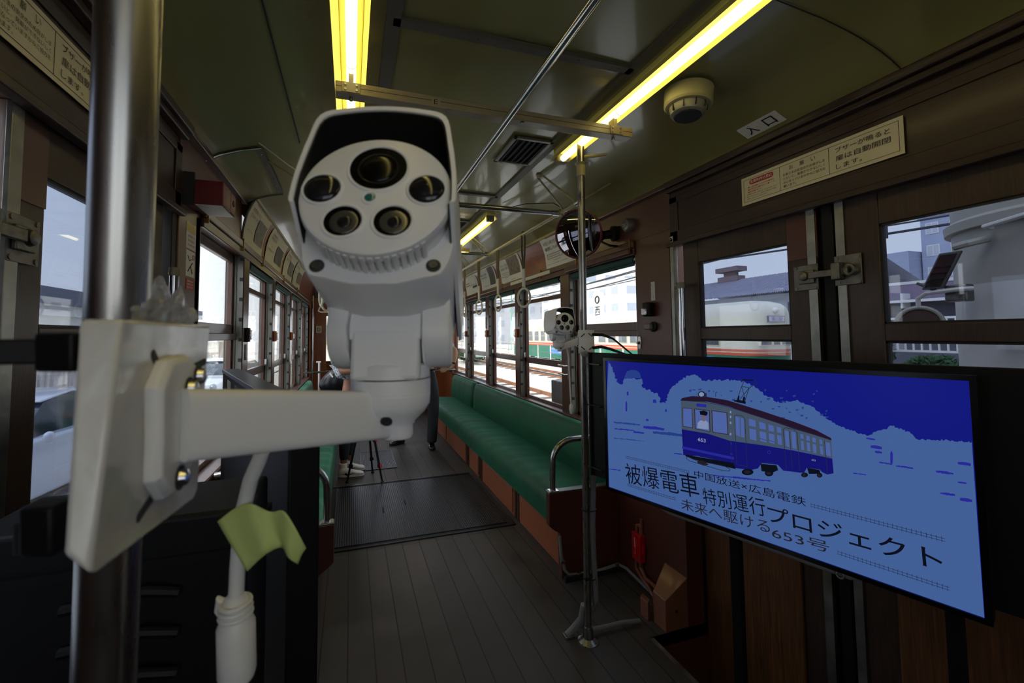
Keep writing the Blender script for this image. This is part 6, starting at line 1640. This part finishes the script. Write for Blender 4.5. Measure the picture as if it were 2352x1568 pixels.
# cream tram seen through the end window
r = thing('tram', 'yellow cream tram front seen through the far end window, left of the white camera', 'tram', (-1, 24, GZ))
MB().box(-2.6, .2, 24, 34, -.6, 1.05).build('lower_body', TCR, r, bev=.15); MB().box(-2.6, .2, 24, 34, 1.05, 1.22).build('yellow_belt', mat('tram_yellow', (226, 206, 110), .4), r)
MB().box(-2.6, .2, 24, 34, 1.22, 2.5).build('upper_body', TCR, r, bev=.15)
for a, b in ((-2.3, -1.5), (-1.35, -.2)): MB().box(a, b, 23.97, 24.0, 1.4, 2.0).build('front_window', mat('green_reflecting_glass', (110, 140, 100), .2), r)
# buildings
WALLW = mat('washed_out_wall', (238, 236, 230), .8, var=.04, vs=.6); WALLG = mat('pale_grey_wall', (198, 200, 206), .8, var=.05, vs=.5); WALLB = mat('bluish_grey_wall', (150, 158, 182), .8, var=.05, vs=.4)
PANE = mat('building_glass', (172, 178, 190), .15, coat=.8); FRM = mat('pale_window_frame', (210, 210, 210), .6)
ROOF = mat('grey_corrugated_roof', (140, 140, 158), .6, var=.1, vs=4)
def building(x0, x1, y0, y1, z1, m_, label, rows, cols, fw=.55, fh=.5, face='x', group='buildings beyond the tracks', skip=0):
    r = thing('building', label, 'building', ((x0+x1)/2, (y0+y1)/2, GZ), group)
    MB().box(x0, x1, y0, y1, GZ, z1).build('walls', m_, r)
    MB().box(x0-.2, x1+.2, y0-.2, y1+.2, z1, z1+.35).build('parapet', m_, r)
    H = (z1-GZ)/rows
    for i in range(rows):
        z = GZ+H*i+H*(.5-fh/2)
        if i < skip: continue
        W_ = (y1-y0)/cols
        for j in range(cols):
            y = y0+W_*j+W_*(.5-fw/2)
            f = MB().box(x0-.06, x0+.02, y, y+W_*fw, z, z+H*fh).build('window', FRM, r)
            MB().box(x0-.08, x0-.055, y+.08, y+W_*fw/2-.04, z+.08, z+H*fh-.08).box(x0-.08, x0-.055, y+W_*fw/2+.04, y+W_*fw-.08, z+.08, z+H*fh-.08).build('pane', PANE, f)
        W2 = (x1-x0)/max(1, cols-1)
        for j in range(max(1, cols-1)):
            x = x0+W2*j+W2*(.5-fw/2)
            f = MB().box(x, x+W2*fw, y0-.06, y0+.02, z, z+H*fh).build('window', FRM, r)
            MB().box(x+.08, x+W2*fw-.08, y0-.08, y0-.055, z+.08, z+H*fh-.08).build('pane', PANE, f)
    return r
building(62, 76, 25, 31.2, 14.2, WALLB, 'tall blue grey apartment tower with a sloping top outside the right door', 6, 3)
r = thing('building', 'lower wing of grey flats left of the apartment tower', 'building', (66, 33.6, GZ), 'buildings beyond the tracks')
MB().box(60, 72, 31.4, 34.6, GZ, 10.5).build('walls', WALLB, r)
for z in (3, 5.2, 7.6): MB().box(59.9, 60, 32.2, 33.8, z, z+1.1).build('window', PANE, r)
building(35, 45, 50, 62, 8.6, WALLW, 'pale flats with small balconies seen high in the widest window', 4, 4)
building(38, 50, 66, 82, 12.5, WALLW, 'white block with paired windows behind the smaller security camera', 5, 4)
building(30, 42, 88, 110, 8.4, WALLG, 'long pale building seen in the middle right windows', 3, 6)
building(24, 36, 118, 140, 7.0, WALLW, 'low pale building at the far right windows', 2, 6)
building(44, 56, 36, 47, 5.0, WALLW, 'pale house below the wires, behind the trams', 2, 3)
# shed with corrugated roof
r = thing('shed', 'long shed with a grey corrugated roof behind the tram outside the entrance door', 'building', (26, 20, GZ))
MB().box(24.6, 31, 16, 29, GZ, 3.75).build('walls', WALLG, r)
m = MB(); rings = []
N_ = 260
rings = [[V((x, 15.6+14*i/N_, z+.05*math.sin(i*2.4))) for i in range(N_+1)] for x, z in ((23.9, 3.82), (28, 5.45))]
m.ring(rings, closed=False); m.build('roof_slope', ROOF, r, ang=80)
MB().poly([(28, 15.6, 5.45), (28, 29.6, 5.45), (32, 29.6, 3.8), (32, 15.6, 3.8)], [(0, 1, 2, 3)]).build('back_slope', ROOF, r)
MB().box(27.6, 28.4, 24.9, 26.7, 5.3, 5.75).box(27.8, 28.2, 25.3, 26.3, 5.75, 6.1).box(27.5, 28.5, 24.8, 26.8, 6.1, 6.45).build('roof_vent', mat('rusty_vent', (120, 104, 110), .7), r)
for y, w_ in ((17.4, 1.3), (20.5, 1.8), (24, 1.6), (28, 2.0)):
    f = MB().box(24.5, 24.62, y, y+w_, 1.4, 3.2).build('opening', mat('dark_grey_opening', (90, 94, 104), .5), r)
for y in (19.0, 22.7):
    f = MB().box(24.2, 24.6, y, y+.9, 2.2, 3.1).build('air_unit', WHITEP, r, bev=.03)
    MB().torus((24.19, y+.45, 2.65), (1, 0, 0), .3, .04, 24, 6).build('fan_guard', DARKG, f); MB().disc((24.2, y+.45, 2.65), (-1, 0, 0), .27, .01, 20).build('fan', ENDC, f)
# low arcade with dark roof on the right, hedge, railing
r = thing('arcade', 'low building with a dark tiled roof and white ribs outside the right door', 'building', (17, 5, GZ))
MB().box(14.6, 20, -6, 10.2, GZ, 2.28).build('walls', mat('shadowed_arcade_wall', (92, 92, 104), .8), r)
MB().poly([(14.0, -6.4, 2.25), (14.0, 10.4, 2.25), (17, 10.4, 2.95), (17, -6.4, 2.95)], [(0, 1, 2, 3)]).build('roof', mat('dark_tile_roof', (92, 72, 96), .6, var=.1), r)
MB().box(13.95, 14.05, -6.4, 10.4, 2.2, 2.27).build('white_gutter', WHITEP, r); MB().box(16.9, 17.0, -6.4, 10.4, 2.93, 3.02).build('ridge', WHITEP, r)
for k in range(12): MB().box(13.98, 14.3, -6+k*1.35, -5.95+k*1.35, 2.05, 2.45).build('roof_rib', WHITEP, r)
r = thing('railing', 'white metal railing in front of the dark arcade', 'railing', (12.5, 5.5, GZ))
for z in (.95, 1.72): MB().box(12.6, 12.65, 5.2, 8.0, z, z+.05).build('bar', WHITEP, r)
for k in range(19): MB().box(12.6, 12.63, 5.2+k*.155, 5.23+k*.155, 1.0, 1.72).build('baluster', WHITEP, r)
for y in (5.2, 7.97): MB().box(12.58, 12.66, y, y+.08, GZ, 1.8).build('post', mat('pale_blue_post', (140, 160, 210), .5), r)
LEAF = mat('hedge_leaves', (38, 70, 34), .8, var=.5, vs=12)
def bush(c, r3, label):
    m = MB(); bm = m.bm; rnd = random.Random(int(c[0]*31+c[1]*7))
    for i in range(900):
        a = rnd.uniform(0, 2*PI); u = rnd.uniform(-1, 1); q = math.sqrt(1-u*u); k = rnd.uniform(.75, 1.05)
        p = V((c[0]+r3[0]*q*math.cos(a)*k, c[1]+r3[1]*q*math.sin(a)*k, c[2]+r3[2]*u*k)); s_ = rnd.uniform(.05, .12)
        d1 = V((rnd.uniform(-1, 1), rnd.uniform(-1, 1), rnd.uniform(-1, 1))).normalized()*s_; d2 = d1.orthogonal().normalized()*s_*.5
        m.poly([p-d1, p+d2, p+d1, p-d2], [(0, 1, 2, 3)])
    m.ball(c, 1, 14, (r3[0]*.8, r3[1]*.8, r3[2]*.8))
    o = m.build('hedge_bush', LEAF, smooth=False); tag(o, label, 'bush', 'bushes by the arcade')
bush((12.0, 7.6, .9), (.5, .9, .75), 'dark green bush in front of the arcade, left of the railing')
bush((12.0, 5.9, .45), (.5, .7, .45), 'low dark green bush under the railing')
bush((9, 33, -.2), (.8, 3.5, .5), 'low pale bushes beyond the far windows')
# wires
WIRE = mat('dark_wire', (46, 46, 58), .6)
k = 0
for x, z0, z1 in ((13.5, 4.2, 4.7), (13.5, 4.55, 5.05), (16.2, 5.3, 5.6), (18, 6.3, 6.6), (18, 6.7, 7.1), (20, 5.6, 6.1), (20, 7.7, 8.2)):
    pts = [(x, y, z0+(z1-z0)*(y+20)/110-.5*math.sin(PI*((y+20) % 35)/35)) for y in range(-20, 100, 5)]
    o = MB().tube(pts, .034, 5).build('overhead_wire', WIRE); tag(o, ('lowest overhead wire outside the door windows', 'overhead wire just above the lowest one', 'overhead contact wire above the farthest track', 'power wire crossing in front of the apartment tower', 'thicker power wire crossing the middle of the apartment tower', 'thin wire between the contact wire and the power wires', 'topmost power wire crossing the apartment tower')[k], 'wire', 'wires over the tram yard'); k += 1
for y, l in ((7.5, 'short vertical dropper on the wires outside the right door'), (14.5, 'short vertical dropper on the wires outside the entrance door')):
    o = MB().tube([(13.5, y, 3.9), (13.5, y, 4.75)], .03, 6).build('wire_dropper', WIRE); tag(o, l, 'wire', 'droppers on the wires')
r = thing('lattice_mast', 'pale green lattice mast seen between the second and third windows', 'mast', (22, 57, GZ))
for dx in (-.4, .4): MB().tube([(22+dx, 57, GZ), (22+dx*.6, 57, 11)], .09, 6).build('leg', mat('pale_green_steel', (140, 186, 160), .6), r)
for kz in range(12): MB().tube([(21.65, 57, kz*.95-.6), (22.35, 57, kz*.95+.3)], .05, 5).build('brace', mat('pale_green_steel'), r)
# sign of a shop on the flats
r = thing('shop_sign', 'white upright sign with black characters on the pale flats in the widest window', 'sign', (34.8, 55.2, 4.6))
MB().box(34.5, 35.0, 54.1, 56.3, 2.2, 7.4).build('board', WALLW, r)
text('西\n村', (34.45, 55.9, 2.5), (0, -1, 0), (0, 0, 1), 1.4, 2.9, INK, parent=r)
MB().torus((34.45, 55.2, 6.4), (1, 0, 0), .5, .1, 20, 6).build('round_mark', INK, r)
# pale fence, parked things beyond the second track
r = thing('yard_fence', 'pale wire fence beyond the tracks behind the right windows', 'fence', (12.6, 30, GZ))
for k in range(24): MB().box(12.6, 12.66, 18+k*2, 18.06+k*2, GZ, .7).build('post', CONC, r)
for z in (-.3, .2, .65): MB().box(12.61, 12.64, 18, 64, z, z+.03).build('wire_line', ENDC, r)
# close tram end outside the right door
GRY = mat('weathered_grey_cream_paint', (146, 142, 132), .5, var=.12, vs=2.5)
GRYL = mat('grey_cream_paint_light', (176, 172, 166), .5, var=.1, vs=2.5)
r = thing('tram_end', 'grey cream end of another tram standing close outside the right door', 'tram', (4.4, 1.0, GZ))
def endprof(z, e=0):
    P = []
    for i in range(13): t = PI+PI/2*i/12*1.0; P.append((3.95+.55*math.cos(PI/2+PI/2*i/12)+0, 1.0+.55*math.sin(PI/2+PI/2*i/12)))
    P = [(6.4, 1.77+e)]+[(3.95+(.55+e)*math.cos(PI/2+PI/2*i/12), 1.22+(.55+e)*math.sin(PI/2+PI/2*i/12)) for i in range(13)]+[(3.40-e, -3), (6.4, -3)]
    return [V((x, y, z)) for x, y in P]
MB().ring([endprof(-.5), endprof(1.72)]).build('lower_panel', GRYL, r, ang=40)
MB().ring([endprof(1.72), endprof(2.35)]).build('upper_panel', GRY, r, ang=40)
MB().ring([endprof(2.05, .03), endprof(2.10, .035), endprof(2.12, .01)]).build('drip_rail', GRY, r, ang=40)
rings = [[CV for CV in endprof(2.35)], [V((4.9+(p.x-4.9)*.93, p.y-.03, 2.62)) for p in endprof(2.4)], [V((4.9+(p.x-4.9)*.75, p.y-.15, 2.85)) for p in endprof(2.4)]]
MB().ring(rings).build('roof_edge', GRY, r, ang=40)
def grip(y0, z0, y1, z1, l): MB().tube([(3.40, y1, z1+.10), (3.34, y1, z1+.09), (3.33, y1, z1), (3.33, y0, z0), (3.40, y0, z0)], .014, 8).build('grab_iron', GRYL, r)
grip(1.40, 2.02, 1.18, 2.06, 0); grip(1.36, 1.42, 1.14, 1.44, 0)
mrr = thing('side_mirror', 'rectangular wing mirror of the tram close outside the right door', 'mirror', (3.4, 1.66, 1.8))
cm = onx(2163, 622, 3.35)
MB().obox(cm, V((0, 1, 0)), V((1, 0, 0)), V((0, -.45, 1)).normalized(), .05, .012, .115).build('mirror_case', mat('dark_mirror_case', (70, 66, 66), .5), mrr, bev=.006)
MB().obox(cm+V((-.013, 0, 0)), V((0, 1, 0)), V((1, 0, 0)), V((0, -.45, 1)).normalized(), .038, .002, .10).build('mirror_face', mat('mirror_silver'), mrr)
MB().tube([cm+V((0, -.06, .13)), cm+V((0, -.12, .14)), (3.42, 1.42, cm.z+.16)], .02, 8).build('arm', GRY, mrr)
MB().tube([cm+V((0, .02, -.12)), cm+V((0, .06, -.1)), cm+V((0, .12, -.06))], .008, 6).build('wiper_rod', DARKG, mrr)
c2m = onx(2112, 745, 3.35)
mrr = thing('side_mirror', 'round mirror on a bent tube outside the right door, cut by the door rail', 'mirror', (3.35, c2m.y, c2m.z))
MB().torus(c2m, (1, .5, 0), .105, .012, 32, 8).build('rim', GRY, mrr); MB().disc(c2m, (1, .5, 0), .10, .004, 32).build('mirror_face', mat('brownish_glass', (110, 90, 84), .1, .6), mrr)
MB().tube([c2m+V((0, 0, .105)), c2m+V((0, .0, .16)), c2m+V((0, -.04, .19)), c2m+V((0, -.2, .20)), (3.38, 1.48, c2m.z+.20)], .013, 8).build('bent_tube', GRYL, mrr)
MB().box(3.36, 3.44, 1.50, 1.60, c2m.z+.13, c2m.z+.23).build('hinge_block', CAST, mrr, bev=.01)
# left side: wall, car, shed
r = thing('corrugated_wall', 'white corrugated wall with rust streaks outside the left windows', 'wall', (-6, 20, GZ))
m = MB(); m.ring([[V((-6.0+.05*math.sin(i*2.1), 8+20*i/300, z)) for i in range(301)] for z in (GZ, 1.22)], closed=False)
m.build('sheet', mat('rust_streaked_white', (222, 212, 200), .7, var=.35, vs=5, stretch=(1, 3, .35)), r, ang=80)
MB().box(-6.1, -5.9, 8, 28, 1.2, 1.28).build('cap', WALLW, r)
building(-20, -9, 12, 30, 2.15, WALLW, 'low white building behind the corrugated wall on the left', 1, 5, group='buildings on the left')
r = thing('shed_roof', 'dark flat roof of the low building on the left', 'roof', (-14, 21, 2.5), 'roofs on the left')
MB().box(-20.5, -8.6, 11.6, 30.4, 2.5, 3.0).build('fascia', mat('dark_blue_grey_roof', (104, 108, 124), .6), r)
CARW = mat('white_car_paint', (226, 230, 238), .25, coat=1)
def car(cx, cy, rot, label):
    r = thing('car', label, 'car', (cx, cy, GZ), 'white cars on the left')
    ca, sa = math.cos(rot), math.sin(rot)
    def P(x, y, z): return V((cx+x*ca-y*sa, cy+x*sa+y*ca, GZ+z))
    secs = [(-2.1, .45, .62, .72), (-2.05, .3, .80, .80), (-1.5, .25, .92, .84), (-.95, .25, 1.0, .86), (0, .25, 1.0, .87), (1.0, .25, 1.0, .86), (1.9, .3, .95, .83), (2.1, .4, .80, .75)]
    MB().ring([[P(x, -w_, z0), P(x, -w_*1.02, (z0+z1)/2), P(x, -w_*.95, z1), P(x, w_*.95, z1), P(x, w_*1.02, (z0+z1)/2), P(x, w_, z0)] for x, z0, z1, w_ in secs]).build('body_shell', CARW, r, bev=.04, ang=60)
    g = [(-1.0, 1.0, .80), (-.35, 1.42, .68), (.2, 1.50, .66), (1.1, 1.46, .66), (1.75, 1.02, .78)]
    MB().ring([[P(x, -w_, .98), P(x, -w_*(.9 if z > 1.1 else 1), z), P(x, w_*(.9 if z > 1.1 else 1), z), P(x, w_, .98)] for x, z, w_ in g]).build('glasshouse', mat('car_glass', (40, 52, 62), .06, coat=1), r, ang=50)
    MB().ring([[P(x, -w_, z), P(x, -w_, z+.03), P(x, w_, z+.03), P(x, w_, z)] for x, z, w_ in ((-.40, 1.42, .62), (.2, 1.50, .61), (1.15, 1.46, .61))]).build('roof_panel', CARW, r, bev=.02)
    for x in (-1.35, 1.35):
        for q in (-.82, .82):
            w = MB().lathe([(.31, -.1), (.32, 0), (.31, .1)], P(x, q, .32), P(0, 1, 0)-P(0, 0, 0), 24).build('wheel', DARKG, r); MB().disc(P(x, q*1.13, .32), (P(0, q, 0)-P(0, 0, 0)), .2, .01, 16).build('hubcap', ALU, w)
    for q in (-.62, .62): MB().ball(P(-2.0, q, .70), .17, 14, (.7, 1.1, .6)).build('headlamp', mat('lamp_glass', (170, 180, 190), .1, .5), r)
    MB().obox(P(-2.1, 0, .48), P(1, 0, 0)-P(0, 0, 0), P(0, 1, 0)-P(0, 0, 0), V((0, 0, 1)), .03, .5, .12).build('grille', BLACK, r)
    for q in (-.95, .95): MB().ball(P(-.75, q, 1.02), .09, 12, (.6, 1, .8)).build('wing_mirror', CARW, r)
    for q in (-.88, .88): MB().obox(P(.35, q, .82), P(1, 0, 0)-P(0, 0, 0), P(0, 1, 0)-P(0, 0, 0), V((0, 0, 1)), .08, .015, .015).build('door_handle', CARW, r)
car(-4.6, 8.0, math.radians(85), 'white car seen between the left door stile and the white mounting plate')
car(-4.4, 18.0, math.radians(80), 'white car parked outside the second left window')
car(-7.5, 2.5, math.radians(80), 'white car outside the left doors, mostly hidden by the thick steel pole')
r = thing('scooter', 'dark parked scooter seen low through the right door window', 'scooter', (9.5, 4.9, GZ), 'scooters by the arcade')
def scoot(r, x, y):
    for q in (-.55, .55): MB().torus((x, y+q, GZ+.24), (1, 0, 0), .2, .05, 20, 8).build('wheel', BLACK, r)
    MB().hexa([V((x-.16, y-.5, GZ+.35)), V((x+.16, y-.5, GZ+.35)), V((x+.16, y+.05, GZ+.35)), V((x-.16, y+.05, GZ+.35)), V((x-.14, y-.6, GZ+.8)), V((x+.14, y-.6, GZ+.8)), V((x+.12, y+.0, GZ+.75)), V((x-.12, y+.0, GZ+.75))]).build('seat_body', BLACK, r, bev=.05)
    MB().hexa([V((x-.2, y+.35, GZ+.25)), V((x+.2, y+.35, GZ+.25)), V((x+.2, y+.5, GZ+.3)), V((x-.2, y+.5, GZ+.3)), V((x-.15, y+.2, GZ+1.0)), V((x+.15, y+.2, GZ+1.0)), V((x+.15, y+.3, GZ+1.0)), V((x-.15, y+.3, GZ+1.0))]).build('front_shield', mat('scooter_blue', (60, 74, 110), .3, coat=.6), r, bev=.03)
    MB().box(x-.1, x+.1, y-.72, y-.66, GZ+.55, GZ+.68).build('number_plate', mat('pink_plate', (230, 170, 190), .5), r)
    MB().tube([(x-.33, y+.18, GZ+1.05), (x, y+.24, GZ+1.03), (x+.33, y+.18, GZ+1.05)], .018, 8).build('handlebar', CHROME, r)
scoot(r, 9.5, 4.9)
r = thing('scooter', 'second dark scooter beside the pale blue post, low in the right door window', 'scooter', (9.0, 3.2, GZ), 'scooters by the arcade'); scoot(r, 9.0, 3.2)
